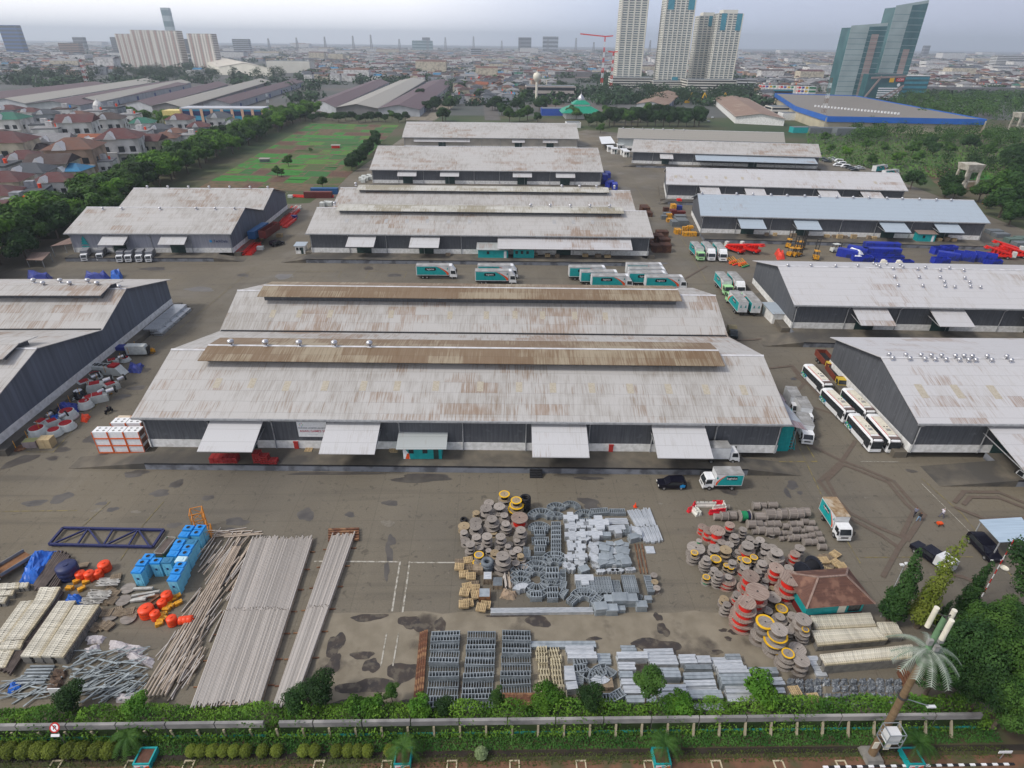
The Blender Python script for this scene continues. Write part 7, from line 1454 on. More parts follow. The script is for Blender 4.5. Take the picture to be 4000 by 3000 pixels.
def leaves(mb,r_,blobs,n,s_,m=0,up=.25):
 tot = sum(b[3] * b[4] * b[5] for b in blobs) ; 
 for (cx,cy,cz,rx,ry,rz) in blobs:
  k = int(n * (rx * ry * rz) / tot) + 1
  for _ in range(k):
   d = Vector((r_.gauss(0,1),r_.gauss(0,1),r_.gauss(0,1))).normalized(); q = r_.uniform(.45,1) ** .5 * (1 + r_.uniform(-.06,.14)); c = Vector((cx + d.x * rx * q,cy + d.y * ry * q,cz + d.z * rz * q))
   nn = (d + Vector((r_.uniform(-.7,.7),r_.uniform(-.7,.7),r_.uniform(-.4,.9) + up))).normalized(); u = nn.orthogonal().normalized(); w = nn.cross(u); a = r_.uniform(0,6.28); u,w = u * math.cos(a) + w * math.sin(a),w * math.cos(a) - u * math.sin(a); z_ = s_ * r_.uniform(.6,1.4)
   mb.face([c - u * z_,c + w * z_ * .55,c + u * z_,c - w * z_ * .55],m)
 return mb
def treeproto(seed,h,rw,n,leaf,m_,trunk=.3,nb=9,flat=1.0,name='tree',column=False,parts=True):
 r_ = random.Random(seed); r = thing(name,'x','tree'); B = []
 if column:
  for i in range(nb): t = i / (nb - 1); B.append((r_.uniform(-.25,.25) * rw,r_.uniform(-.25,.25) * rw,h * (.16 + .80 * t),rw * (1.0 - .7 * t) * r_.uniform(.8,1.15),rw * (1 - .7 * t) * r_.uniform(.8,1.15),h / nb * 1.05))
 else:
  B.append((0,0,h * .66,rw * .62,rw * .62,h * .26 * flat))
  for i in range(nb): a = 6.28 * i / nb + r_.uniform(-.4,.4); q = rw * r_.uniform(.35,.75); s_ = rw * r_.uniform(.28,.48); B.append((q * math.cos(a),q * math.sin(a),h * r_.uniform(.42,.86),s_,s_,s_ * .75 * flat))
 t = MB(); t.tube((0,0,-.05),(r_.uniform(-.2,.2),r_.uniform(-.2,.2),h * .55),trunk,7,0,trunk * .55)
 for b in B[1:6]: t.tube((0,0,h * .3),(b[0] * .8,b[1] * .8,b[2]),trunk * .45,5,0,trunk * .15)
 if parts: t.build('trunk',BARK,r); leaves(MB(),r_,B,n,leaf).build('crown',m_,r)
 else:
  mb = MB(); mb.add(t,Matrix()); leaves(mb,r_,B,n,leaf,1); COL.objects.unlink(r); bpy.data.objects.remove(r); r = mb.build(name,[BARK,m_]); tag(r,'x','tree')
 return r
TP = {'a': Proto(treeproto(1,10,5,3400,.42,LF)),'b': Proto(treeproto(2,10,4.6,3400,.40,LFM)),'c': Proto(treeproto(3,10,5,3000,.42,LFB,nb=11)),'o': Proto(treeproto(5,9,4,2000,.4,LFO))}
TN = {'a': 'dark green','b': 'mid green','c': 'bright green','d': 'yellowish green','o': 'orange-leaved'}
near_t = {'n': Proto(treeproto(11,10,3.6,12000,.15,LF,nb=15)),'m': Proto(treeproto(12,10,3.6,12000,.15,LFM,nb=15)),'l': Proto(treeproto(13,10,1.25,6500,.13,LF,nb=14,column=True)),'k': Proto(treeproto(14,12,1.15,4200,.13,LFY,nb=14,column=True)),'s': Proto(treeproto(15,6,1.35,4600,.1,LFM,trunk=.09)),'j': Proto(treeproto(16,3.6,1.7,4600,.1,LF,trunk=.1,nb=10)),'v': Proto(treeproto(17,3,1.5,2600,.13,LFB,trunk=.06))}
for kd,px,py,sc_,lab in (('l',3470,2430,1.15,'dark narrow tree standing behind the stacked sleepers'),('k',3580,2450,1.2,'thin yellow-green tree leaning beside the dark narrow one'),('l',3745,2420,.95,'small dark pointed tree right of the yellow-green one'),('n',4010,2440,1.3,'huge dark green tree cut off by the right edge'),('n',3700,2690,1.0,'big dark tree behind the palm mast'),('m',3800,2700,1.0,'broad green tree right of the palm mast'),('n',3610,2720,.75,'dark tree close behind the palm mast'),('m',3780,2590,.85,'green tree behind the big ones at the right'),('n',3880,2620,.85,'dark tree near the right edge, back of the grove'),('m',3870,2850,.75,'tree hanging over the wall at the lower right'),('n',3770,2800,.8,'dark tree over the wall right of the mast'),('l',3655,2460,.5,'short pointed shrub in front of the paving'),('m',3880,2500,.6,'green tree near the striped pole'),
('s',2520,2765,1.2,'small round-crowned tree in front of the pale tray stacks'),('s',1535,2750,.6,'little bright bush tree in the mud'),('j',1260,2745,1.15,'dark spreading bush between the pipe fields, right'),('j',1170,2775,.95,'dark spreading bush between the pipe fields, left'),('j',300,2770,1.0,'dark bush beside the white notice board'),('j',1735,2790,.65,'dark bush in front of the left cable ladders'),('s',1940,2775,.6,'small tree in front of the middle cable ladders'),('j',2300,2770,.95,'dark bush in front of the cream trestles'),('v',2140,2765,1.1,'bright shrub below the cream trestles'),('v',2650,2795,1.0,'bright shrub in front of the third tray column'),('v',2950,2745,1.3,'feathery bright shrub in front of the fourth tray column'),('v',1460,2800,.9,'bright shrub by the wall at the mud'),('s',3050,2790,.5,'tall shrub by the wrapped bundles'),('v',1640,2800,.9,'bright shrub left of the ladders by the wall'),('v',550,2790,.9,'bright shrub below the scrap heap'),('v',1400,2790,.8,'low shrub at the rubble')):
 p = G(px,py); near_t[kd].put((p.x,p.y,0),(px * .7) % 6.28,lab,None,sc_ if not (3590 < px < 3990 and py > 2480) else (sc_ * .9,sc_ * .9,sc_ * 1.15))
# ---------------- front wall, verge and path ----------------
WY = lambda px: 34.9 + (px - 2000) * (-.0003)
wl = thing('boundary_wall','long grey boundary wall with leaning cream posts and a teal stripe','wall'); GC = mat('grey_cement',(.23,.225,.22),(.16,.155,.155),.7,.9,c3=(.3,.29,.28),s3=.3); TS = mat('teal_stripe',(.02,.36,.34),(.03,.12,.08),.35,.7,lo=.5,hi=.65)
x0,x1 = G(-80,2872).x,G(3830,2872).x
for i in range(21):
 a,b = x0 + (x1 - x0) * i / 21,x0 + (x1 - x0) * (i + 1) / 21 - .12
 if i == 6: a += 1.4
 yy = 35.1 - i * .012; p = MB().rbox(a,b,yy,yy + .3,.0,2.3).build('panel',GC,wl); MB().rbox(a,b,yy - .03,yy - .003,0,.5).build('painted_stripe',TS,p); MB().rbox(a,b,yy - .02,yy - .001,.51,1.6).build('mossy_face',leafmat('moss',(.02,.04,.012),(.05,.07,.03)) if 'moss' not in MATS else MATS['moss'],p)
for px in range(-20,3800,101):
 p = G(px,2880); MB().hexa([(p.x + a_,y_,z_) for z_,ys in ((0,(p.y - .1,p.y + .2)),(1.55,(34.85,35.0))) for a_,y_ in ((-.1,ys[0]),(.1,ys[0]),(.1,ys[1]),(-.1,ys[1]))]).build('post',S('cream_post',(166,156,132),.8),wl)
dt = MB(); dt.face([(-62,33.0,.01),(62,32.6,.01),(62,33.2,.01),(-62,33.6,.01)]); struct(dt.build('drain_ditch',mat('dark_ditch',(.02,.016,.012),(.035,.026,.018),.8,.9)))
RED2 = mat('red_paved_path',(.17,.088,.05),(.12,.062,.038),.9,.9,c3=(.08,.075,.035),s3=.45,lo3=.5,hi3=.65,detail=8); PTH = sheet('footpath',[(-62,26),(64,26),(64,32.25),(-62,32.5)],.004,RED2)
r_ = random.Random(8)
def carpet(name,label,cat,n,fy0,fy1,hz,leaf,m_,x0=-62,x1=50,bump=1):
 mb = MB(); D = MB()
 for _ in range(n):
  x_ = r_.uniform(x0,x1); y = fy0 + (fy1 - fy0) * r_.random(); k = .5 + .5 * math.sin(x_ * .9 + 2 * math.sin(x_ * .31)); e_ = 1 - abs(2 * (y - fy0) / (fy1 - fy0) - 1); z_ = r_.random() * hz * (1 - bump * .6 + bump * .6 * k) * (.3 + .7 * e_)
  nn = Vector((r_.uniform(-.8,.8),r_.uniform(-1,.4),r_.uniform(.2,1))).normalized(); u = nn.orthogonal().normalized(); w = nn.cross(u); a = r_.uniform(0,6.28); u,w = u * math.cos(a) + w * math.sin(a),w * math.cos(a) - u * math.sin(a); s_ = leaf * r_.uniform(.6,1.5); c = Vector((x_,y,z_ + .05)); mb.face([c - u * s_,c + w * s_ * .5,c + u * s_,c - w * s_ * .5])
 return tag(mb.build(name,m_),label,cat,None,'stuff')
carpet('creeper','dense green creeper heaped behind the boundary wall','creeper',46000,34.75,38.2,3.3,.12,leafmat('creeper_leaves',(.035,.095,.014),(.11,.21,.025),sc=.35)); carpet('wall_creeper','green creeper hanging over the front of the boundary wall','creeper',8000,34.5,35.5,3.0,.12,MATS['creeper_leaves'] if 'creeper_leaves' in MATS else LFB); carpet('verge_grass','green weeds between the wall and the ditch','grass',20000,33.4,34.95,.4,.1,leafmat('weed_leaves',(.022,.075,.014),(.055,.13,.025),sc=.4),bump=.3); carpet('path_weeds','thin weeds at the edge of the red path','grass',7000,31.9,33.1,.2,.08,leafmat('weed_leaves_dull',(.04,.06,.015),(.07,.09,.02),sc=.4),bump=.3)
# clipped round shrubs
cs = thing('clipped_shrub','x','shrub'); rb = random.Random(4); leaves(MB(),rb,[(0,0,.62,.62,.62,.6)],1500,.075).ball(0,0,.62,.5).build('crown',LFY,cs); MB().tube((0,0,0),(0,0,.4),.05).build('stem',BARK,cs); cs = Proto(cs)
for i,px in enumerate((-5,48,108,162,210,282,330,388,435,755,790,835,878,920,965,1030,1085,1190,1232,1318,1362,1400,1438,1525)):
 p = G(px,2948 if px < 500 else 2945); cs.put((p.x,p.y,0),i,('clipped yellow-green round shrub in the left row by the path' if px < 500 else 'clipped yellow-green round shrub in the second row by the path' if px < 1000 else 'clipped yellow-green round shrub right of the second row'),'clipped round shrubs',1.25 if px < 500 else .95)
p = G(1880,2955); sv = thing('round_shrub','pale silvery round shrub standing alone by the path','shrub',tuple(p)); leaves(MB(),rb,[(0,0,.6,.6,.6,.55)],1400,.09).build('crown',leafmat('silver_leaves',(.14,.19,.08),(.22,.28,.15)),sv); MB().tube((0,0,0),(0,0,.4),.05).build('stem',BARK,sv)
# planters with young palms
def palm(root,h,n,L,m_,lean=(0,0),tr=.09):
 MB().tube((0,0,.3),(lean[0],lean[1],h),tr,7,0,tr * .6).build('trunk',BARK,root); q = MB(); rp_ = random.Random(int(h * 10))
 for i in range(n):
  a = 6.28 * i / n + rp_.uniform(-.2,.2); e_ = rp_.uniform(.5,1.2); P = []
  for k in range(6): t = k / 5; P.append(Vector((lean[0] + math.cos(a) * L * t,lean[1] + math.sin(a) * L * t,h + L * (math.sin(e_) * t - 1.15 * t * t))))
  for A_,B_ in zip(P,P[1:]):
   d = (B_ - A_).normalized(); s_ = d.cross(Vector((0,0,1))).normalized()
   for j in range(4):
    c = A_.lerp(B_,j / 4)
    for sg in (-1,1): e2 = c + (s_ * sg + d * .5).normalized() * L * .24 + Vector((0,0,-.1)); q.face([c,c + d * L * .05,e2])
 q.build('crown',m_,root)
for px,lab,hh_ in ((575,'leftmost teal planter on the path, without a palm',0),(1577,'teal planter with a small palm on the path, second from the left',1.6),(2580,'teal planter with a young palm on the path, third from the left',2.3),(3555,'teal planter with a young palm beside the palm mast',2.4)):
 p = G(px,2968); r = thing('planter',lab,'planter',tuple(p)); b = MB()
 for sx_,sy_,w_,d_ in ((0,-.75,1.6,.14),(0,.75,1.6,.14),(-.73,0,.14,1.36),(.73,0,.14,1.36)): b.box(sx_,sy_,0,w_,d_,.75)
 b.build('box',TEAL,r); MB().box(0,0,.2,1.3,1.34,.42).build('soil',mat('red_soil',(.13,.06,.04),(.09,.045,.03),3,.9),r)
 q = MB(); q.face([(-.7,-.835,.08),(.7,-.835,.08),(.7,-.835,.6),(-.7,-.835,.6)],1); q.face([(-.7,-.84,.1),(0,-.84,.1),(-.2,-.84,.35),(-.7,-.84,.2)],0).face([(.7,-.84,.1),(.05,-.84,.1),(.4,-.84,.4),(.7,-.84,.5)],0); q.box(0,-.85,.25,.28,.02,.22,2); q.build('painted_front',[ORANGE,WHITEP,TEAL],r)
 if hh_:
  pt = thing('young_palm','young palm growing in the ' + lab.split(' with')[0].replace('teal planter','planter') + lab.split('palm')[-1],'palm',(p.x,p.y,.3)); palm(pt,hh_,12,1.8,LFM,(.12,.2))
  pt['label'] = {1577: 'low young palm in the second planter from the left',2580: 'slim young palm in the third planter from the left',3555: 'slim young palm in the planter beside the palm mast'}[px]
pt = thing('young_palm','young palm growing on the verge above the leftmost planter','palm',tuple(G(520,2915))); palm(pt,1.7,16,1.8,LFM)
# tree pits, kerb, signs
for px in (215,510,735,1245,1510,1765,2010,2270,2535,2800,3045,3290):
 p = G(px,2992); o = MB()
 for sx_,sy_,w_,d_ in ((0,-.45,1.0,.12),(0,.45,1.0,.12),(-.44,0,.12,.78),(.44,0,.12,.78)): o.box(sx_,sy_,0,w_,d_,.1)
 tag(o.build('tree_pit_kerb',S('cream_kerb',(190,178,150),.8),None,tuple(p)),'cream square kerb around a planting pit at the bottom of the picture','kerb','square pit kerbs')
kb = MB()
for i in range(34): kb.rbox(31 + i * .55,31.5 + i * .55,31.25,31.45,0,.12,i % 2)
struct(kb.build('striped_kerb',[WHITEP,DARK]))
for px,py,h_,wd,lab in ((257,2908,2.4,0,'round white no-parking sign with red ring and small plate'),(3905,2965,1.1,1,'small blank white board sign on a post at the lower right')):
 p = G(px,py); r = thing('road_sign' if not wd else 'board_sign',lab,'sign',(p.x,p.y,0),0); MB().tube((0,0,0),(0,0,h_ + .4),.04).build('pole',GC,r)
 if wd: MB().box(0,-.05,h_,1.3,.05,.35).build('board',WHITEP,r)
 else:
  T_ = Matrix.Translation((0,-.07,h_ + .5)) @ Matrix.Rotation(rad(90 - 35),4,'X'); d = MB(); d.add(MB().cyl(0,0,-.02,.0,.48,n=22,smooth=False),T_,1); d.add(MB().cyl(0,0,.002,.01,.35,n=22,smooth=False),T_,0); t = text_mb('P',.5,2,.02); d.add(t,T_ @ Matrix.Translation((0,0,.016))); d.add(MB().box(0,0,.02,.09,.7,.01,1,rz=rad(45)),T_); d.build('disc',[WHITEP,REDP,BLACKP],r)
  pl = MB(); pl.add(MB().box(0,0,0,.8,.26,.02),T_ @ Matrix.Translation((.12,-.7,0))); pl.build('plate',WHITEP,r)
# palm-shaped mast
p = G(3400,2955); mt = thing('phone_mast','phone mast disguised as a palm tree with white antenna cylinders on top','phone mast',(p.x,p.y,0)); TRK = mat('painted_mast_trunk',(.20,.135,.075),(.15,.10,.055),.9,.8,stretch=(1,1,5)); GPL = S('dusty_green_plastic',(104,138,104),.6)
MB().tube((0,0,.5),(0,0,14.2),.36,14,0,.27).build('trunk',TRK,mt); MB().box(0,0,0,1.7,1.7,.55,0,top=.85).build('concrete_foot',CONCG,mt); MB().lathe([(.3,14),(.55,14.5),(.5,15.5),(.25,16.2),(.22,20)],12).build('green_sleeve',GPL,mt)
FR = mat('grey_green_frond',(.30,.33,.29),(.17,.22,.16),2,.7)
for i in range(15):
 a = 6.28 * i / 15 + .2; L = 2.35 + .3 * (i % 3); q = MB(); P = [Vector((math.cos(a) * L * t,math.sin(a) * L * t,15.5 + (i % 3) * .3 + L * (.55 * t - 1.0 * t * t))) for t in [k / 6 for k in range(7)]]
 for A_,B_ in zip(P,P[1:]):
  d = (B_ - A_).normalized(); s_ = d.cross(Vector((0,0,1))).normalized(); q.bar(A_,B_,.07,.05)
  for j in range(4):
   c = A_.lerp(B_,j / 4)
   for sg in (-1,1): q.face([c,c + d * .1,c + (s_ * sg + d * .6).normalized() * .5 + Vector((0,0,-.1))])
 q.build('frond',FR,mt)
for a in (0.3,2.4,4.5): x_,y = .75 * math.cos(a),.75 * math.sin(a); c = MB().tube((x_,y,18.2),(x_,y,20.5),.2,14).build('antenna',CREAM,mt); MB().bar((0,0,18.6),(x_,y,18.6),.08,.08).bar((0,0,20),(x_,y,20),.08,.08).build('antenna_bracket',CHAS,c)
for x_,y,z_ in ((.3,-.3,18.9),(.3,-.35,17.3),(-.5,-.3,17.0),(.1,-.5,16.5)): MB().box(x_,y,z_,.4,.25,.6).build('radio_unit',BOXGREY,mt)
cgx = MB().box(-.2,-1.0,4.6,1.1,.9,1.3).build('equipment_cabinet',BOXW,mt); fr = MB()
for x_ in (-.95,.55):
 for y in (-1.6,-.4): fr.bar((x_,y,4.3),(x_,y,6.2),.06,.06)
for z_ in (4.3,5.2,6.2): fr.bar((-.95,-1.6,z_),(.55,-1.6,z_),.06,.06).bar((-.95,-.4,z_),(.55,-.4,z_),.06,.06).bar((-.95,-1.6,z_),(-.95,-.4,z_),.06,.06).bar((.55,-1.6,z_),(.55,-.4,z_),.06,.06)
fr.build('cage',GALV,cgx); MB().bar((.3,0,9.2),(2.6,-.2,8.4),.06,.06).build('lamp_arm',GALV,mt); MB().box(2.9,-.2,8.2,.8,.25,.14).build('lamp_head',BOXW,mt); MB().tube((0,0,9.4),(0,0,9.6),.42,12).tube((0,0,3.4),(0,0,3.55),.42,12).build('band',CHAS,mt)
for x_,z_,w_ in ((-.55,2.2,.5),(.6,2.0,.55)): MB().box(x_,-.45,z_,w_,.05,1.0).build('paper_notice',CREAM,mt)
p = G(3835,2330); r = thing('striped_pole','thin red and white striped pole with a pale dish near the big tree','pole',tuple(p))
for k in range(12): MB().tube((0,0,k * .8),(0,0,k * .8 + .8),.06,6).build('band',REDP if k % 2 else WHITEP,r)
MB().lathe([(.01,0),(.35,.05),(.5,.16)],14).build('dish',CREAM,r).location = (.4,-.3,5.2)
for px,py,h_,lab in ((3440,2260 + 150,9,'grey lamp pole with three floodlights against the dark narrow tree'),): 
 p = G(px,py); r = thing('lamp_post',lab,'lamp post',tuple(p)); MB().tube((0,0,0),(0,0,h_),.08,8,0,.05).build('pole',PIPE,r)
 for i in range(3): MB().box(-.5 + .5 * i,-.2,h_ - .1 + .2 * (i % 2),.4,.3,.15).build('lamp_head',BOXW,r)
# ---------------- vegetable field ----------------
FG = [mat('field_green_%s' % n,c,c2,.5,.9,stretch=(6,.4,1),c3=(.09,.075,.035),s3=.07,lo3=.58,hi3=.68) for n,c,c2 in (('bright',(.035,.20,.02),(.025,.15,.015)),('deep',(.02,.13,.02),(.03,.11,.02)),('yellow',(.08,.20,.02),(.055,.15,.015)),('dull',(.05,.11,.02),(.08,.08,.03)))] + [mat('tilled_soil',(.125,.065,.042),(.085,.045,.032),.4,.95,stretch=(5,.5,1)),mat('pale_soil',(.16,.10,.06),(.08,.075,.035),.3,.95)]
C4 = [G(775,735),G(1300,750),G(1560,488),G(1215,482)]; sheet('field_soil',[tuple(p)[:2] for p in C4],.01,FG[5])
rf = random.Random(21); fm = MB(); NR,NC = 15,9
def bl4(u,v): return C4[0].lerp(C4[1],u).lerp(C4[3].lerp(C4[2],u),v)
for j in range(NR):
 cuts = sorted([0] + [rf.uniform(.05,.95) for _ in range(rf.randint(5,9))] + [1]); v0,v1 = (j + .05) / NR,(j + .95) / NR
 for a,b in zip(cuts,cuts[1:]):
  if b - a < .03: continue
  m_ = rf.choices(range(6),(5,4,2.4,1.8,2.6 if j in (0,1,4,10) else 1.2,.8))[0]; k = 1 if m_ > 3 else rf.choice((1,2,4))
  for q in range(k):
   c,d = v0 + (v1 - v0) * q / k,v0 + (v1 - v0) * (q + .88) / k; j_ = lambda: rf.uniform(-.006,.006); fm.face([(*bl4(a + .003 + j_(),c + j_())[:2],.03),(*bl4(b - .003 + j_(),c + j_())[:2],.03),(*bl4(b - .003 + j_(),d + j_())[:2],.03),(*bl4(a + .003 + j_(),d + j_())[:2],.03)],m_)
struct(fm.build('vegetable_field',FG)); fm = MB()
for (P4,m_) in ((((3600,650),(3720,655),(3800,700),(3640,700)),4),(((3700,665),(3860,672),(3900,700),(3790,702)),0),(((3640,705),(3900,705),(3960,745),(3680,740)),5),(((3150,560),(3600,570),(3900,640),(3300,640)),3)): fm.face([(*G(*p)[:2],.03) for p in P4[::-1]],m_)
struct(fm.build('field_patch',FG))
for px,py,rc,lab in ((1312,578,1,'low field shed with grey sheet roof and a red cover'),(1035,632,0,'grey tin shack at the left side of the field')):
 p = G(px,py); hut(lab,tuple(p),.1,5,2.6,1.6,REDS if rc else GRC,ROOFGREY,win=0,door=False,slope=.3)
# ---------------- sheds with long ridges ----------------
def gshed(label,l,r_,far,he=6.5,rise=3.2,roofm=None,wallm=None,name='warehouse',cat='shed',ends=6,nwin=0):
 """l,r_: base pixels of the near gable; far: base pixel of the far end of the left side"""
 A,B,F_ = G(*l),G(*r_),G(*far); D = F_ - A; o = A; q = thing(name,label,cat,tuple(A)); a,b = Vector(),B - A; M = b / 2; n = D.normalized() * 1.5; e_ = b.normalized() * .8; U = Vector((0,0,1))
 w = MB(); w.face([a,b,b + U * he,M + U * (he + rise),a + U * he]); w.face([b + D,a + D,a + D + U * he,M + D + U * (he + rise),b + D + U * he]); w.face([a + D,a,a + U * he,a + D + U * he]).face([b,b + D,b + D + U * he,b + U * he]); w.build('wall',wallm or PALEW,q)
 for s0,s1 in ((a - e_,M),(M,b + e_)):
  z0 = he - (.25 if s0 != M else -rise); z1 = he + (rise if s0 != M else -.25); T = [s0 - n + U * z0,s1 - n + U * z1,s1 + D + n + U * z1,s0 + D + n + U * z0]; MB().hexa([t - U * .15 for t in T] + T).build('roof',roofm or ROOFPUR,q)
 L = D.length; d = D.normalized()
 if b.x > 0:
  for i in range(ends): p = b + d * L * (i + .5) / ends; MB().bar(p + Vector((.15,0,2)),p + Vector((.15,0,2)) + d * 5,.3,4).build('door',S('blue_door',(36,62,130),.5),q)
 return q
PALEW = mat('pale_shed_wall',(.42,.44,.47),(.33,.35,.38),.2,.8); GREYG = mat('grey_gable',(.20,.195,.2),(.16,.155,.16),.2,.8)
for l,r_,f,m_,w_,lab in (((1225,428),(1315,448),(1455,332),ROOFPUR,PALEW,'maroon-roofed shed at the left of the central trio'),((1317,448),(1478,452),(1570,328),ROOFGREY,GREYG,'wide pale brown-roofed shed in the middle of the central trio'),((1480,452),(1640,456),(1680,334),ROOFPUR,PALEW,'maroon-roofed shed with blue doors at the right of the central trio'),
 ((500,432),(600,442),(820,345),ROOFPUR,PALEW,'maroon-roofed shed at the left of the second group'),((602,442),(720,448),(985,332),ROOFGREY,GREYG,'long pale brown-roofed shed of the second group'),((800,430),(905,432),(1120,335),ROOFPUR,PALEW,'maroon-roofed shed at the right of the second group'),
 ((-200,405),(-40,420),(310,345),ROOFPUR,PALEW,'maroon-roofed shed at the far left'),((-38,422),(110,432),(520,332),ROOFGREY,PALEW,'long pale brown-roofed shed at the far left'),((112,436),(320,440),(600,345),ROOFPUR,PALEW,'maroon-roofed shed behind the houses'),((300,420),(395,425),(680,338),ROOFGREY,PALEW,'pale brown shed beside the far left maroon one')): gshed(lab,l,r_,f,roofm=m_,wallm=w_)
RUSTR = roofmat('very_rusty_roof',(.42,.34,.24),(.30,.21,.14),rust=(.14,.05,.035),rustamt=.85,dirtamt=.6)
gshed('rusty red and grey roofed shed beyond the dark trees',(2485,428),(2600,438),(2560,380),6,3,RUSTR); gshed('rusty orange-roofed shed beside the parking lot',(2870,482),(3060,492),(2780,400),6,3,RUSTR,WHITE)
def at(px,py,z=0): return G(px,py,z)
def bldg(label,px,py,w,d,h,wm,name='building',cat='building',rz=0,floors=0,cols=0,wmat=GLASS,roof=None,piers=None,top=None,P=None):
 p = P or at(px,py); r = thing(name,label,cat,(p.x,p.y,0),rz); b = MB().rbox(-w / 2,w / 2,0,d,0,h).build('wall',wm,r)
 if roof: MB().rbox(-w / 2 - .5,w / 2 + .5,-.5,d + .5,h + .003,h + 1).build('roof',roof,r)
 else: MB().rbox(-w / 2 + .6,w / 2 - .6,.6,d - .6,h + .003,h + .3).build('roof',GRC,r)
 for i in range(floors):
  z0 = h * (i + .3) / floors; z1 = h * (i + .8) / floors; MB().rbox(-w / 2 + .6,w / 2 - .6,-.12,-.01,z0,z1).rbox(w / 2 + .01,w / 2 + .12,.8,d - .8,z0,z1).rbox(-w / 2 - .12,-w / 2 - .01,.8,d - .8,z0,z1).build('window_row',wmat,b)
 for i in range(cols + 1 if cols else 0): x_ = -w / 2 + w * i / cols; MB().rbox(x_ - w / cols * .13,x_ + w / cols * .13,-.5,-.13,0,h).build('pier',piers or wm,b)
 if cols:
  for sg in (-1,1):
   for i in range(4): y = d * i / 3.0; MB().rbox(sg * w / 2 + (0 if sg > 0 else -.5),sg * w / 2 + (.5 if sg > 0 else 0),y - .9,y + .9,0,h).build('pier',piers or wm,b)
 return r
# ---------------- high-rise group ----------------
TW = mat('tower_cream',(.74,.72,.64),(.64,.62,.55),.05,.8); TG = mat('tower_window',(.10,.14,.15),(.16,.20,.21),.3,.25); AQ = mat('aqua_glass',(.04,.22,.30),(.06,.30,.38),.2,.2)
def tower(label,pxl,pxr,pyb,pyt,Yd,d=26,fl=36,cols=5,aqua=()):
 P = Vector((XA((pxl + pxr) / 2,pyb,Yd),Yd,0)); w = XA(pxr,pyb,Yd) - XA(pxl,pyb,Yd); h = HT((pxl + pxr) / 2,pyt,Yd); o = bldg(label,0,0,w,d,h,TW,'residential_tower','tower',0,fl,cols,TG,P=P)
 for (a,z0,z1) in aqua: MB().rbox(-w / 2 + a * w,-w / 2 + (a + .22) * w,-.62,-.51,h * z0,h * z1).build('aqua_panel',AQ,o)
 MB().rbox(-w * .3,w * .3,3,d - 3,h + .3,h + 5).build('roof_block',TW,o); return o
tower('tall cream tower with dark central groove, leftmost of the high-rise group',2408,2502,300,-60,1100,30,44,4,((.1,.9,1),(.1,.0,.08))); tower('tall cream tower with aqua glass corners in the middle of the high-rise group',2570,2676,314,-90,1085,30,46,6,((.05,.72,1),(.76,.72,1),(.5,.0,.1)))
tower('cream tower, lower left half of the right-hand pair',2700,2770,308,62,1130,24,30,4,((.5,.86,1),)); tower('cream tower with two aqua strips, right half of the right-hand pair',2768,2858,322,52,1085,26,32,5,((.12,.78,1),(.76,.78,1)))
for l,r_,b,t,Yd,lab in ((2390,2550,338,303,1060,'left wing of the long cream parking podium'),(2548,2680,350,318,1040,'middle wing of the long cream parking podium'),(2678,2868,372,312,1010,'right wing of the long cream parking podium')):
 P = Vector((XA((l + r_) / 2,b,Yd),Yd,0)); bldg(lab,0,0,XA(r_,b,Yd) - XA(l,b,Yd),40,HT(l,t,Yd),TW,'parking_podium','podium',0,4,0,DARK,P=P)
GT = mat('teal_curtain_wall',(.035,.105,.12),(.06,.16,.17),.06,.15); GTL = mat('pale_curtain_wall',(.36,.44,.44),(.28,.35,.355),.05,.25); PKS = mat('pinkish_stone',(.33,.26,.24),(.28,.22,.21),.1,.7)
def glass(label,px,pyb,Yd,w,d,h,slope,strip,rz):
 P = Vector((XA(px,pyb,Yd),Yd,0)); r = thing('glass_tower',label,'tower',tuple(P),rz); b = MB().prism([(-w / 2,0),(w / 2,0),(w / 2,h),(-w / 2,h - slope)],0,d,'y').build('curtain_wall',GT,r); MB().prism([(-w / 2 - .3,0),(w * .0,0),(w * .0,h - slope * .5),(-w / 2 - .3,h - slope)],-.5,-.02,'y').build('pale_facade',GTL,b)
 MB().rbox(w * .12,w * .32,-.5,-.02,0,strip).build('stone_strip',PKS,b)
 for i in range(26): z_ = (h - slope) * (i + 1) / 27; MB().rbox(-w / 2 - .35,w / 2 + .1,-.6,-.51,z_,z_ + .35).build('floor_line',GTL if i % 2 else GT,b)
 MB().prism([(-w / 2,h - slope),(w / 2,h),(w / 2,h + 3.5),(-w / 2,h - slope + 2)],.5,.8,'y').build('roof_screen',GTL,r); return r
glass('front leaning-topped glass office tower with a pinkish stone strip',3325,378,860,45,24,83,2,74,.0); glass('taller glass office tower behind, slanted at the top',3484,300,905,41,26,110,5,58,.0)
o = bldg('dark glass mall block with diagonal stone bands, red and yellow signs',3440,392,52,30,30,GT,'mall_block','mall',.1,0,0)
for a,b in (((-26,0),(-8,28)),((-4,2),(26,17)),((-22,26),(26,28)),((8,0),(24,14))): MB().bar((a[0],-.6,a[1]),(b[0],-.6,b[1]),1,2.2).build('diagonal_band',PKS,o)
for i in range(5): MB().rbox(-8,22,-.9,-.02,3 + i * 2.6,4.4 + i * 2.6).build('white_louvre',WHITEP,o)
MB().rbox(4,10,-1,-.5,21,27).build('yellow_sign',YEL,o); MB().rbox(13,24,-1,-.5,22,26).build('red_sign',REDP,o); MB().add(text_mb('COM',3.6,0),side_mat(-1,-1.05,18.5,24)).build('sign_lettering',WHITEP,o)
MB().add(MB().cyl(0,0,0,.4,2,n=16),Matrix.Translation((18,-1,18)) @ Matrix.Rotation(rad(90),4,'X')).build('round_sign',WHITEP,o)
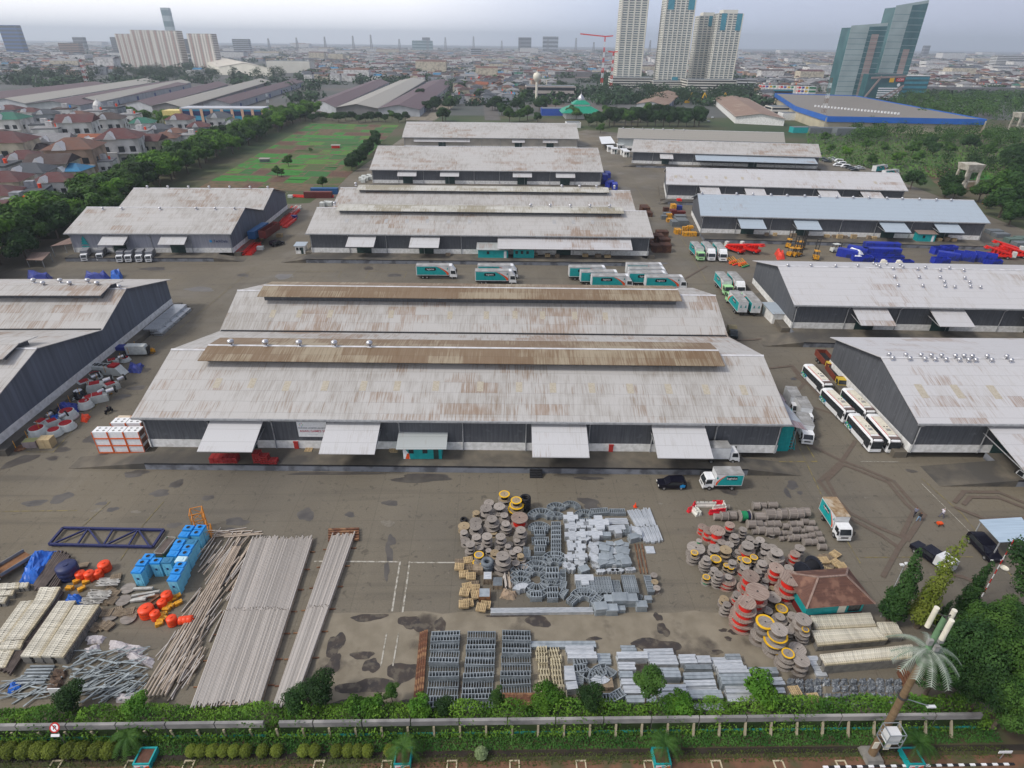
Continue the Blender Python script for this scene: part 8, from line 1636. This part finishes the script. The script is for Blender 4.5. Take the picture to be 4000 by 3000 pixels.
bldg('glass-fronted block with a thick white frame right of the mall',3560,385,36,20,27,GT,'framed_building','building',.1,5,0,AQ,WHITE)
# big flat mall with blue rim
mh = thing('flat_hall','huge flat brown-roofed hall with bright blue rim','hall'); Q = [G(*p,11) for p in ((3027,366),(3343,376),(3855,470),(3235,458),(3108,418))]; MB().face([q - Vector((0,0,.0)) for q in Q[::-1]]).build('roof',roofmat('brown_hall_roof',(.20,.18,.155),(.16,.145,.125),rustamt=.1),mh)
for a,b in zip(Q,Q[1:] + Q[:1]): MB().face([(a.x,a.y,7.6),(b.x,b.y,7.6),(b.x,b.y,11.8),(a.x,a.y,11.8)]).build('blue_rim',S('sign_blue',(28,100,190),.5,scale=.08),mh); i_ = (sum(Q,Vector()) / 5 - a).normalized() * 2; c_,d_ = a + i_,b + i_; MB().face([(c_.x,c_.y,0),(d_.x,d_.y,0),(d_.x,d_.y,10.6),(c_.x,c_.y,10.6)]).build('wall',mat('cream_hall_wall',(.5,.45,.33),(.4,.36,.27),.1),mh)
for i in range(26): p = Q[3].lerp(Q[2],.12 + i * .025) * .0 + G(3185 + i * 13,415 + i * 1.2,11.5); MB().box(p.x,p.y,11.02,1.2,1.2,1.5).build('roof_vent',WHITEP,mh)
for px,py,w,d,h,m_,lab in ((3060,448,26,18,7,TW,'cream low block left of the flat hall'),(3100,470,22,12,6,WHITE,'white low block before the flat hall'),(3045,392,30,12,12,AQ,'pale blue glass entrance at the left end of the flat hall'),(3150,520,22,8,4,TEAL,'teal container shed under the hall'),(3240,523,32,8,4,GRC,'long grey low roof near the scrub'),(3330,530,26,8,5,GRC,'grey open shed near the scrub'),(2150,385,62,22,14,mat('pinkish_wall',(.5,.44,.40),(.42,.37,.34),.1),'pinkish two-storey building beside the mushroom water tower'),(2160,452,22,14,6,S('deep_blue_wall',(40,84,178),.6),'blue-walled building by the green mosque roof'),(2240,500,12,10,4,WHITE,'small white building behind the far middle warehouse')):
 bldg(lab,px,py,w,d,h,m_,floors=2 if h > 6 else 0)
for i in range(14): px = 2985 + i * 14; bldg(f'shophouse with a coloured front panel, number {i + 1} in the row beyond the parking lot',px,372 + i * .5,11,12,13,WHITE,'shophouse','shophouse',.05,3,0,(REDS,BLUEC,YEL,GRNC,CREAM)[i % 5])['group'] = 'shophouses in a row'
for i in range(12): px = 2870 + i * 45; bldg(f'long white terrace block {i + 1} beyond the shophouses',px,338 + (i % 2) * 5,34,14,12,WHITE if i % 3 else GREYG,'terrace_block','terrace',0,3)['group'] = 'terrace blocks'
# left far blocks
for l,r_,b,t,lab,fl,cols in ((482,545,262,133,'cream apartment slab, left part of the large far-left complex',20,6),(545,630,268,118,'tallest cream apartment slab with pink stripes',22,8),(628,722,272,120,'cream apartment slab, right part of the far-left complex',22,8),(756,850,258,132,'separate cream apartment block right of the complex',20,8)):
 Yd = 1600; P = Vector((XA((l + r_) / 2,b,Yd),Yd,0)); w = XA(r_,b,Yd) - XA(l,b,Yd); h = HT((l + r_) / 2,t,Yd); o = bldg(lab,0,0,w,30,h,mat('apartment_cream',(.85,.82,.74),(.78,.74,.66),.02),'apartment_block','apartments',0,fl,0,mat('apartment_window',(.26,.20,.18),(.18,.15,.15),.1),P=P)
 for i in range(9): MB().rbox(-w / 2 + w * i / 9,-w / 2 + w * (i + (.5 if i % 3 == 1 else .62)) / 9,-.62,-.13,0,h).build('pink_stripe' if i % 3 == 1 else 'pier',mat('dull_pink',(.62,.46,.41),(.56,.42,.37),.1) if i % 3 == 1 else MATS['apartment_cream'],o)
for l,r_,b,t,Yd,m_,lab in ((28,95,205,98,2700,S('cobalt_glass',(34,84,150),.2),'blue glass office block at the far left edge'),(648,678,130,30,3800,GTL,'very slim grey skyscraper behind the apartments'),(705,752,200,152,2900,GREYG,'grey-brown distant block between the apartments'),(912,975,190,152,3300,PALEW,'pale green distant block'),(290,330,178,145,3600,GREYG,'grey distant tower pair, left'),(440,478,190,145,3200,GREYG,'grey distant tower pair, right'),(235,312,200,168,2600,mat('salmon_wall',(.42,.27,.2),(.36,.24,.18),.05),'salmon-walled block in the far left haze'),(2120,2180,180,142,5200,PALEW,'hazy distant block on the horizon'),(2025,2075,180,146,5000,GREYG,'hazy dark block on the horizon'),(1650,1680,172,146,5600,GREYG,'hazy block left of centre on the horizon'),(1610,1690,175,158,4700,GTL,'hazy blue hall on the horizon'),(3890,4000,240,218,2300,WHITE,'long white building with rows of windows at the right horizon'),(3610,3630,200,178,4600,GREYG,'twin hazy towers on the right horizon'),(1840,1880,210,190,3400,PALEW,'pale slab in the middle distance')):
 P = Vector((XA((l + r_) / 2,b,Yd),Yd,0)); bldg(lab,0,0,XA(r_,b,Yd) - XA(l,b,Yd),30,HT(l,t,Yd),m_,'office_block','office block',0,8 if Yd < 3400 else 4,0,GLASS if m_ != GTL else GT,P=P)
gshed('large cream factory hall near the apartments',(860,292),(1065,300),(800,262),14,8,mat('cream_sheet_roof',(.55,.51,.44),(.48,.45,.39),.05),TW,'factory','factory'); bldg('cream and white factory block right of the large hall',1130,285,90,40,22,TW,'factory','factory')
sb = bldg('blue and yellow school building with tall windows',880,498,62,16,13,S('school_blue',(60,160,196),.6),'school','school',.03,2,8,NAVY,S('pale_roof',(180,184,192),.6),S('peach_pier',(220,178,150),.6)); MB().rbox(-45,-31.2,-1,12,0,12).build('yellow_wing',S('school_yellow',(226,206,130),.6),sb)
# mosque, water towers, cranes, masts
p = G(2265,458); r = thing('mosque','green pyramid-roofed mosque with a silver dome','mosque',tuple(p)); GR = S('mosque_green',(0,142,112),.5); MB().rbox(-15,15,-15,15,0,5).build('wall',WHITE,r)
for h0,h1,a,b in ((5,10,19,8.5),(11.5,14.5,8.5,4)): MB().box(0,0,h0,2 * a,2 * a,h1 - h0,0,top=b / a).build('roof_tier',GR,r)
MB().rbox(-7.5,7.5,-7.5,7.5,10.01,11.5).build('upper_wall',WHITE,r); MB().lathe([(3,14.5),(3.2,16),(2,18),(.2,19.5),(.1,22)],14).build('dome',SILVER,r)
p = G(2095,398); r = thing('water_tower','slender cream water tower with a round tank','water tower',tuple(p)); MB().tube((0,0,0),(0,0,22),1.6,12,0,1.4).build('shaft',CREAM,r); MB().lathe([(1.4,21),(4.2,24),(4.6,27),(3.6,30),(.5,31),(.2,33)],16).build('tank',CREAM,r)
for px,py,k,lab in ((3760,742,1.0,'white concrete tank on four legs beside the tilled patch'),(3968,520,1.25,'pale concrete tank on legs at the far right')):
 p = G(px,py); r = thing('tank_tower',lab,'tank tower',tuple(p)); r.scale = (k,) * 3; CW = mat('stained_white_concrete',(.5,.48,.42),(.3,.27,.22),.6,.9)
 for x_ in (-3,3):
  for y in (-3,3): MB().bar((x_ * 1.1,y * 1.1,0),(x_,y,9.5),.9,.9).build('leg',CW,r)
 for z_ in (4.5,9): MB().bar((-3,-3,z_),(3,-3,z_),.5,.5).bar((-3,3,z_),(3,3,z_),.5,.5).build('beam',CW,r)
 MB().box(0,0,9.5,7,7,2.8,0,top=1.18).build('tank',CW,r)
def lattice(label,px,py,h,w,m1,m2,name='lattice_tower',jib=None,Yd=None):
 p = Vector((XA(px,py,Yd),Yd,0)) if Yd else G(px,py); r = thing(name,label,'lattice tower',tuple(p)); n = 10
 for i in range(n):
  z0,z1 = h * i / n,h * (i + 1) / n; a,b = w * (1 - .6 * i / n),w * (1 - .6 * (i + 1) / n); mb = MB()
  for sx_ in (-.5,.5):
   for sy_ in (-.5,.5): mb.bar((sx_ * a,sy_ * a,z0),(sx_ * b,sy_ * b,z1),w * (.14 if Yd else .05),w * (.14 if Yd else .05))
   mb.bar((sx_ * a,-.5 * a,z0),(-sx_ * b,-.5 * b,z1),w * (.1 if Yd else .035),w * (.1 if Yd else .035))
  mb.build('mast_section',m1 if i % 2 else m2,r)
 if jib:
  for x_ in jib: MB().bar((0,0,h),(x_,0,h + abs(x_) * .08),w * .5,w * .5).build('jib',m1,r)
 return r
lattice('red and white radio mast in the trees at the left',345,338,34,5,REDP,WHITEP); lattice('rusty lattice mast in front of the flat hall',3202,500,38,3.2,RUST,WHITEP); lattice('red tower crane left of the high-rise group, taller',2350,330,70,3,REDS,WHITEP,'tower_crane',(-38,12),1050); lattice('red tower crane left of the high-rise group, shorter',2386,340,50,3,REDS,WHITEP,'tower_crane',(-8,6),1000)
lattice('white phone mast at the end of the treeline',1060,480,22,2.4,WHITEP,GRC)
for i in range(16): px = 1050 + i * 97 + (i * 53 % 40); lattice(f'thin chimney-like pylon {i + 1} on the hazy horizon',px,170,70 + i * 7 % 30,14,GREYG,GREYG,'pylon',None,4600)['group'] = 'pylons on the horizon'
for i,px in enumerate((2685,2735,2815)):
 p = G(px,402); r = thing('excavator_arm',f'yellow excavator arm raised behind the rusty roofs, {("left", "middle", "right")[i]}','excavator',tuple(p)); MB().bar((0,0,1),(4,0,11),1.2,1).build('boom',YEL,r); MB().bar((4,0,11),(8,0,3),.9,.8).build('stick',YEL,r); MB().rbox(-3,2,-1.5,1.5,0,2.6).build('body',YEL,r)
bldg('grey elevated railway viaduct crossing at the right',3790,368,260,8,9,GREYG,'viaduct','viaduct',-.03); bldg('grey flyover beside the high-rise podium',2230,300,130,10,9,GREYG,'flyover','flyover')
# ---------------- houses ----------------
RT = [mat('roof_%s' % n,c,tuple(x * .7 for x in c),.8,.85,stretch=(1,6,6),c3=tuple(x * .6 + .03 for x in c),s3=.25) for n,c in (('maroon',(.12,.045,.045)),('terracotta',(.17,.085,.06)),('brown',(.075,.05,.045)),('slate',(.075,.085,.10)),('green',(.03,.16,.11)),('orange',(.30,.10,.05)),('blue',(.03,.2,.38)),('grey',(.27,.27,.28)))]
WM = [mat('wall_%s' % n,c,tuple(x * .8 for x in c),.3,.85,c3=tuple(x * .6 for x in c),s3=.3) for n,c in (('white',(.70,.69,.67)),('cream',(.60,.54,.42)),('grey',(.33,.35,.38)),('peach',(.48,.34,.25)))]
def house(rc,wc,w=11.5,d=12,h=8.2,hip=True,detail=True,flat=False):
 r = thing('house','x','house'); b = MB().rbox(-w / 2,w / 2,-d / 2,d / 2,0,h); b.rbox(-w / 2,-w / 2 + w * .45,-d / 2 - 1.6,-d / 2 - .002,0,h * .55); b = b.build('wall',WM[wc],r); o = .7; P = [(-w / 2 - o,-d / 2 - o,h),(w / 2 + o,-d / 2 - o,h),(w / 2 + o,d / 2 + o,h),(-w / 2 - o,d / 2 + o,h)]; k = w * .4 if hip else -.0; A,B = (-w / 2 - o + k,0,h + 2.4),(w / 2 + o - k,0,h + 2.4); rf_ = MB()
 if flat: rf_.rbox(-w / 2,w / 2,-d / 2,d / 2,h + .002,h + .7); MB().rbox(-1.5,1.5,1,4,h + .71,h + 3).build('roof_room',WM[wc],b); MB().cyl(w * .3,0,h + .71,h + 2.2,.6,n=8).build('water_tank',ORP if rc % 2 else BLUEB,b)
 else: rf_.face([P[0],P[1],B,A]).face([P[2],P[3],A,B]).face([P[1],P[2],B]).face([P[3],P[0],A]).face(P[::-1])
 rf_ = rf_.build('roof',RT[rc],r)
 if detail:
  if not flat: MB().prism([(-w * .28,h + .02),(-w * .0,h + .02),(-w * .14,h + 2)],-d / 2 - 1.8,-d / 4,'y').build('front_gable',WM[0],rf_)
  for z_ in (1.2,4.4):
   for x_ in (-.3,.05,.32): MB().rbox(x_ * w - .8,x_ * w + .8,-d / 2 - (1.7 if x_ < -.1 and z_ < 3 else .08),-d / 2 - (1.61 if x_ < -.1 and z_ < 3 else .005),z_,z_ + 1.6).build('window',GLASS,b)
  for y in (-.25,.25): MB().rbox(w / 2 + .005,w / 2 + .08,y * d - .7,y * d + .7,4.2,5.8).build('side_window',GLASS,b)
  MB().rbox(-w / 2,w / 2,-d / 2 - 1.2,-d / 2 - .1,3.9,4.15).build('balcony',WM[0],b)
 return r
HP = {}; RN = ('maroon','terracotta','dark brown','slate grey','green','orange','blue','grey'); WN = ('white','cream','grey','peach')
def put_house(kk,p,rz,lab,grp,sc_,det=True):
 key = kk + (det,)
 if key not in HP: HP[key] = Proto(house(kk[0],kk[1],hip=kk[2] == 0,detail=det,flat=kk[2] == 2))
 return HP[key].put((p[0],p[1],0),rz,lab,grp,sc_)
VL = [(75,660,0,1,0,1.5),(215,570,7,0,2,1.1),(330,560,0,0,1,1.45),(70,540,4,0,0,1.35),(190,545,3,0,2,1.0),(450,535,2,0,0,1.3),(500,640,0,0,0,1.5),(600,620,0,1,1,1.1),(665,600,1,0,0,1.0),(330,690,1,3,0,1.5),(400,620,5,0,1,1.1),(575,540,4,2,0,1.1),(640,560,3,2,0,1.0),(720,530,0,2,0,1.2),(790,550,0,2,0,1.0),(870,520,3,2,0,1.2),(930,545,3,2,0,1.1),(160,760,3,2,0,1.1),(240,730,2,1,1,1.2),(310,735,6,1,0,.9),(60,800,0,1,0,1.1),(130,700,0,0,0,1.1),(20,740,3,2,2,1.1),(30,850,0,1,0,1.0),(150,830,3,2,2,.9),(250,790,0,0,0,1.0),(200,690,2,2,0,1.0),(30,600,2,2,0,1.1),(130,605,3,0,0,1.0),(240,630,7,0,1,1.2),(60,480,0,2,0,1.1),(140,485,0,0,0,1.0),(200,500,3,2,0,1.1),(270,480,2,2,2,1.1),(330,500,1,0,0,1.0),(390,490,7,0,2,1.1),(450,480,3,2,2,1.2),(520,500,7,2,2,1.0),(20,520,1,0,0,1.0),(560,575,7,2,2,1.0),(700,570,1,2,0,.9),(760,585,7,0,2,.9),(100,900,7,2,2,1.0),(0,920,0,0,1,1.0),(370,640,7,0,2,1.0),(420,690,7,2,2,.8),(150,650,2,1,0,1.0),(280,660,1,0,0,1.0)]
rh = random.Random(33)
for i,(px,py,rc,wc,st,sc_) in enumerate(VL):
 wc = 0 if wc == 2 and i % 2 else wc
 p = G(px,py); side = ('near the treeline' if py > 640 else 'in the middle rows' if py > 540 else 'in the far rows') + (' at the left edge' if px < 110 else ' towards the school' if px > 600 else ' amid the villas')
 put_house((rc,wc,st),p,rad(12) + rh.uniform(-.15,.15),f'{WN[wc]} villa with {("hipped", "gabled", "flat-topped")[st]} {RN[rc]} roof {side}','villas at the left',sc_ * 1.15)
for px,py,k,lab in ((558,620,1,'white ribbed cupola with columns on the villa by the treeline'),(400,470,1.3,'round white dome on a villa in the far rows')):
 p = G(px,py); r = thing('cupola',lab,'cupola',(p.x,p.y,6.5)); r.scale = (k,) * 3; MB().cyl(0,0,0,2.6,2.6,n=14).build('drum',WM[0],r); MB().lathe([(2.9,2.6),(2.9,3),(2.7,4.4),(1.7,6.0),(.4,6.8),(.15,8)],14).build('dome',WM[0],r)
# the town: the nearest houses as things, the thousands beyond as one mass
def blocked(x,y):
 q = Vector((x,y,4)) - Vector((0,0,CAM_H)); k = FPX / q.dot(cF); px,py = 2000 + q.dot(cR) * k,1500 - q.dot(cU) * k
 if py > 470: return True
 for a,b,c,d in ((-900,1140,285,600),(1140,1780,310,600),(460,740,225,290),(740,880,230,280),(780,1200,235,310),(1780,4100,392,600),(3000,4100,350,600),(2160,2960,290,450),(2050,2150,330,600),(2010,2200,355,420)):
  if a < px < b and c < py < d: return True
 return px < -150 or px > 4200
mass = MB(); far_m = WM + RT; count = 0; y = 640.0; cand = []
while y < 6500:
 st = 15 + (y - 600) * .012; x = -.95 * y
 while x < .98 * y:
  xx,yy = x + rh.uniform(-4,4),y + rh.uniform(-4,4)
  if rh.random() < .80 and not blocked(xx,yy): cand.append((xx,yy,st))
  x += st
 y += st * (1.0 if y < 2200 else 1.5)
for i,(xx,yy,st) in enumerate(cand):
 rc = rh.choices(range(8),(3.5,3.5,4,5,.25,.5,.25,7))[0]; wc = rh.choices(range(4),(5,2,4,2))[0]; s_ = rh.choice((0,0,1,2)); k = st / 16 * rh.uniform(.75,1.15)
 if i < 225: put_house((rc,wc,s_),(xx,yy),rh.choice((0,1.57)) + rh.uniform(-.1,.1),f'{WN[wc]} town house with {("hipped", "gabled", "flat")[s_]} {RN[rc]} roof ' + ('left of' if xx < 100 else 'right of') + ' the mushroom water tower','town houses beyond the trees',k,False); continue
 w,d,h = 11 * k,12 * k,rh.uniform(4,9) * (1 + .0001 * yy); big = rh.random() < .022
 if big: w,d,h,wc = w * rh.uniform(1.5,4),d * 1.6,h * rh.uniform(1.3,3),rh.choice((0,0,1))
 mass.rbox(xx - w / 2,xx + w / 2,yy - d / 2,yy + d / 2,0,h,wc)
 if s_ < 2: mass.face([(xx - w / 2,yy - d / 2,h),(xx + w / 2,yy - d / 2,h),(xx + w / 2,yy,h + 2.6),(xx - w / 2,yy,h + 2.6)],4 + rc).face([(xx + w / 2,yy + d / 2,h),(xx - w / 2,yy + d / 2,h),(xx - w / 2,yy,h + 2.6),(xx + w / 2,yy,h + 2.6)],4 + rc)
 else: mass.face([(xx - w / 2,yy - d / 2,h + .1),(xx + w / 2,yy - d / 2,h + .1),(xx + w / 2,yy + d / 2,h + .1),(xx - w / 2,yy + d / 2,h + .1)],4 + (7 if rh.random() < .6 else rc))
o = mass.build('distant_houses',far_m); tag(o,'thousands of low houses of the town stretching to the horizon','houses',None,'stuff')
# ---------------- trees ----------------
k = 0
def tr(kd,px,py,sc_,where,P=None):
 global k
 p = P or G(px,py); k += 1; TP[kd].put((p.x,p.y,0),k * 1.7,f'{TN[kd]} tree {where}','trees ' + where,sc_ * rh.uniform(.85,1.15))
for i in range(96):
 t = i / 95; Y = 128 + 480 * t ** 1.2; X = -145 - 22 * min(1,(Y - 128) / 330) - (i % 3) * 6 + rh.uniform(-3,3) + (5 if t < .12 else 0); tr(rh.choice('cbcba'),0,0,1.3,'in the long boundary treeline left of the field',Vector((X,Y,0)))
for i in range(16): tr(rh.choice('bca'),0,0,1.1,'behind the left warehouse and shelter',Vector((-144 + rh.uniform(-16,2),160 + i * 5.5,0)))
for i in range(20): px = 1090 + i * 26; tr(rh.choice('aab'),px,474 + rh.uniform(-6,8),.8,'along the far side of the field')
for px,py in ((1375,668),(1392,655),(1405,640),(1420,625),(1432,610),(1445,595),(1460,578),(1470,565),(1380,650),(1468,550)): tr('a',px,py,.8,'in the dark row between field and warehouses')
for px,py,s_ in ((1128,650,.55),(1085,690,.5),(1215,595,.3),(1262,735,.6),(1100,690,.35)): tr('b',px,py,s_,'standing alone in the field')
for i in range(26): tr(rh.choice('aaab'),2375 + (i % 13) * 30 + rh.uniform(-8,8),478 + (i // 13) * 16,1.45,'in the big dark clump behind the right row')
for px,py,s_ in ((2330,500,1.5),(2300,492,1.2),(2345,520,.8),(2230,462,1.1),(2250,468,1.2),(2060,470,1.2),(2030,475,1.1),(1990,478,1.2),(2100,478,.9),(2020,440,1.3),(2130,420,1.2),(2170,425,1.1),(1960,450,1.2),(2190,400,1.3)): tr(rh.choice('ab'),px,py,s_,'around the mosque and white building')
for i in range(30): px = 1640 + (i * 61 % 560); tr(rh.choice('aab'),px,352 + (i * 37 % 110) + (40 if px < 1750 else 0),1.25,'along the road beyond the far middle warehouse')
for i in range(14): tr(rh.choice('bc'),520 + (i * 37 % 240),468 + (i * 19 % 45),1.0,'between the villas and the long sheds')
for px,py,s_ in ((360,740,.7),(130,690,.7),(260,665,.7),(470,700,.7),(340,640,.6),(220,655,.8),(300,610,.6),(505,690,.8),(640,610,.5),(560,680,.7)): tr(rh.choice('ab'),px,py,s_,'among the villas')
for px,py,kd,s_ in ((3555,740,'a',1.1),(3690,770,'a',1.1),(3720,785,'a',.9),(3820,790,'b',1.1),(3880,800,'b',1.3),(3850,815,'o',.7),(3920,790,'b',1.3),(3960,810,'a',1.4),(3990,850,'b',1.3),(3900,850,'a',1.2),(3940,880,'a',1.1),(3985,700,'a',1.4),(3940,735,'a',1.2),(3450,600,'b',.8),(3380,590,'b',.9),(3560,610,'b',1.1),(3620,590,'a',1.1),(3700,610,'b',1),(3240,600,'b',.7),(3300,620,'c',.7),(3400,650,'b',.8),(3500,645,'c',.8),(3580,640,'b',.8),(3850,620,'b',.9),(3950,640,'a',1.1),(3220,560,'b',.8),(3780,590,'a',1),(3640,610,'a',.9)): tr(kd,px,py,s_,'in the scrub at the right beyond the parked cars')
rs = random.Random(9); sm_ = MB()
for _ in range(16000):
 px,py = rs.uniform(3150,4150),rs.uniform(505,700); 
 if py > 560 + (px - 3150) * .16 + 60: continue
 p = G(px,py); z_ = rs.random() ** 2 * 2.2; nn = Vector((rs.uniform(-1,1),rs.uniform(-1,.6),rs.uniform(.2,1))).normalized(); u = nn.orthogonal().normalized() * rs.uniform(.4,.9); w = nn.cross(u); c = p + Vector((0,0,z_)); sm_.face([c - u,c + w * .6,c + u,c - w * .6])
tag(sm_.build('scrub_foliage',leafmat('scrub_leaves',(.035,.085,.02),(.085,.155,.035),sc=.05)),'rough green scrub covering the waste ground at the right','scrub',None,'stuff')
def wood(label,n,fx,R,m_,cnt=150,lf=.6):
 mb = MB(); q = random.Random(n)
 for i in range(n):
  p = G(*fx(q.random(),q.random())); r_ = R * q.uniform(.7,1.3); h_ = R * q.uniform(1.3,2.0)
  for j in range(3): leaves(mb,q,[(p.x + q.uniform(-.7,.7) * r_,p.y + q.uniform(-.5,.5) * r_,h_ - r_ * .3 * j,r_ * .8,r_ * .8,r_ * .6)],cnt // 3,lf)
 return tag(mb.build('wood',m_),label,'wood',None,'stuff')
wood('dark tree belt behind the long brown sheds',90,lambda a,b: (-60 + 1180 * a,322 - 40 * b),7.5,LF,130,1.1); wood('dark trees in front of the high-rise podium',45,lambda a,b: (2330 + 640 * a,412 - 42 * b),6.5,LF,150,.9)
wood('dense wood right of the flat hall',120,lambda a,b: (3500 + 600 * a,385 + 95 * b + 14 * a),6.5,LFM,200,.75); wood('thicket of trees below the blue rim of the flat hall',68,lambda a,b: (3320 + 760 * a,512 + 55 * b + 24 * a),4.6,LFM,240,.5); wood('thick scrub trees at the far right',34,lambda a,b: (3680 + 400 * a,620 + 110 * b),3.6,LF,260,.4)
tm = MB()
for i in range(2600):
 yy = 640 + 5200 * rs.random() ** 1.6; xx = rs.uniform(-.95,.98) * yy
 q = Vector((xx,yy,4)) - Vector((0,0,CAM_H)); kk = FPX / q.dot(cF); px,py = 2000 + q.dot(cR) * kk,1500 - q.dot(cU) * kk
 if py > 400 or (-900 < px < 1140 and 330 < py) or (1240 < px < 1700 and 322 < py) or (3010 < px < 3420 and py > 355): continue
 R = rs.uniform(4,9) * (1 + yy / 5000); n = 3 if yy > 1600 else 5
 for j in range(n): leaves(tm,rs,[(xx + rs.uniform(-2,2) * R,yy + rs.uniform(-1,1) * R,R * .5,R,R,R * .65)],14 if yy > 1500 else 26,R * (.34 if yy > 1500 else .26))
tag(tm.build('distant_trees',leafmat('distant_leaves',(.022,.05,.022),(.04,.085,.032),sc=.02)),'dark green tree clumps scattered through the far town','trees',None,'stuff')
ROADS = [((1640,520),(1700,400),12),((1925,470),(1905,375),14),((2330,470),(2280,385),9),((1640,470),(1790,372),26)]
for i,(a,b,w) in enumerate(ROADS):
 A,B = G(*a),G(*b); d = (B - A).normalized(); n = Vector((-d.y,d.x,0)) * w / 2; sheet('road',[tuple(q)[:2] for q in (A - n,A + n,B + n,B - n)][::-1],.02 + i * .004,CONC if w == 26 else ROADM)
# ---------------- haze ----------------
hz = MB().rbox(-16000,16000,-300,16000,-1.5,260).build('haze',[]); tag(hz,'pale blue haze over the whole town','haze',None,'stuff'); hm = bpy.data.materials.new('haze'); hm.use_nodes = True; t = hm.node_tree; t.nodes.remove(t.nodes['Principled BSDF']); v = N(t,'ShaderNodeVolumePrincipled'); v.inputs['Density'].default_value = .00014; v.inputs['Color'].default_value = (.78,.88,1,1); v.inputs['Anisotropy'].default_value = .2
t.links.new(v.outputs[0],t.nodes['Material Output'].inputs['Volume']); hz.data.materials.append(hm)
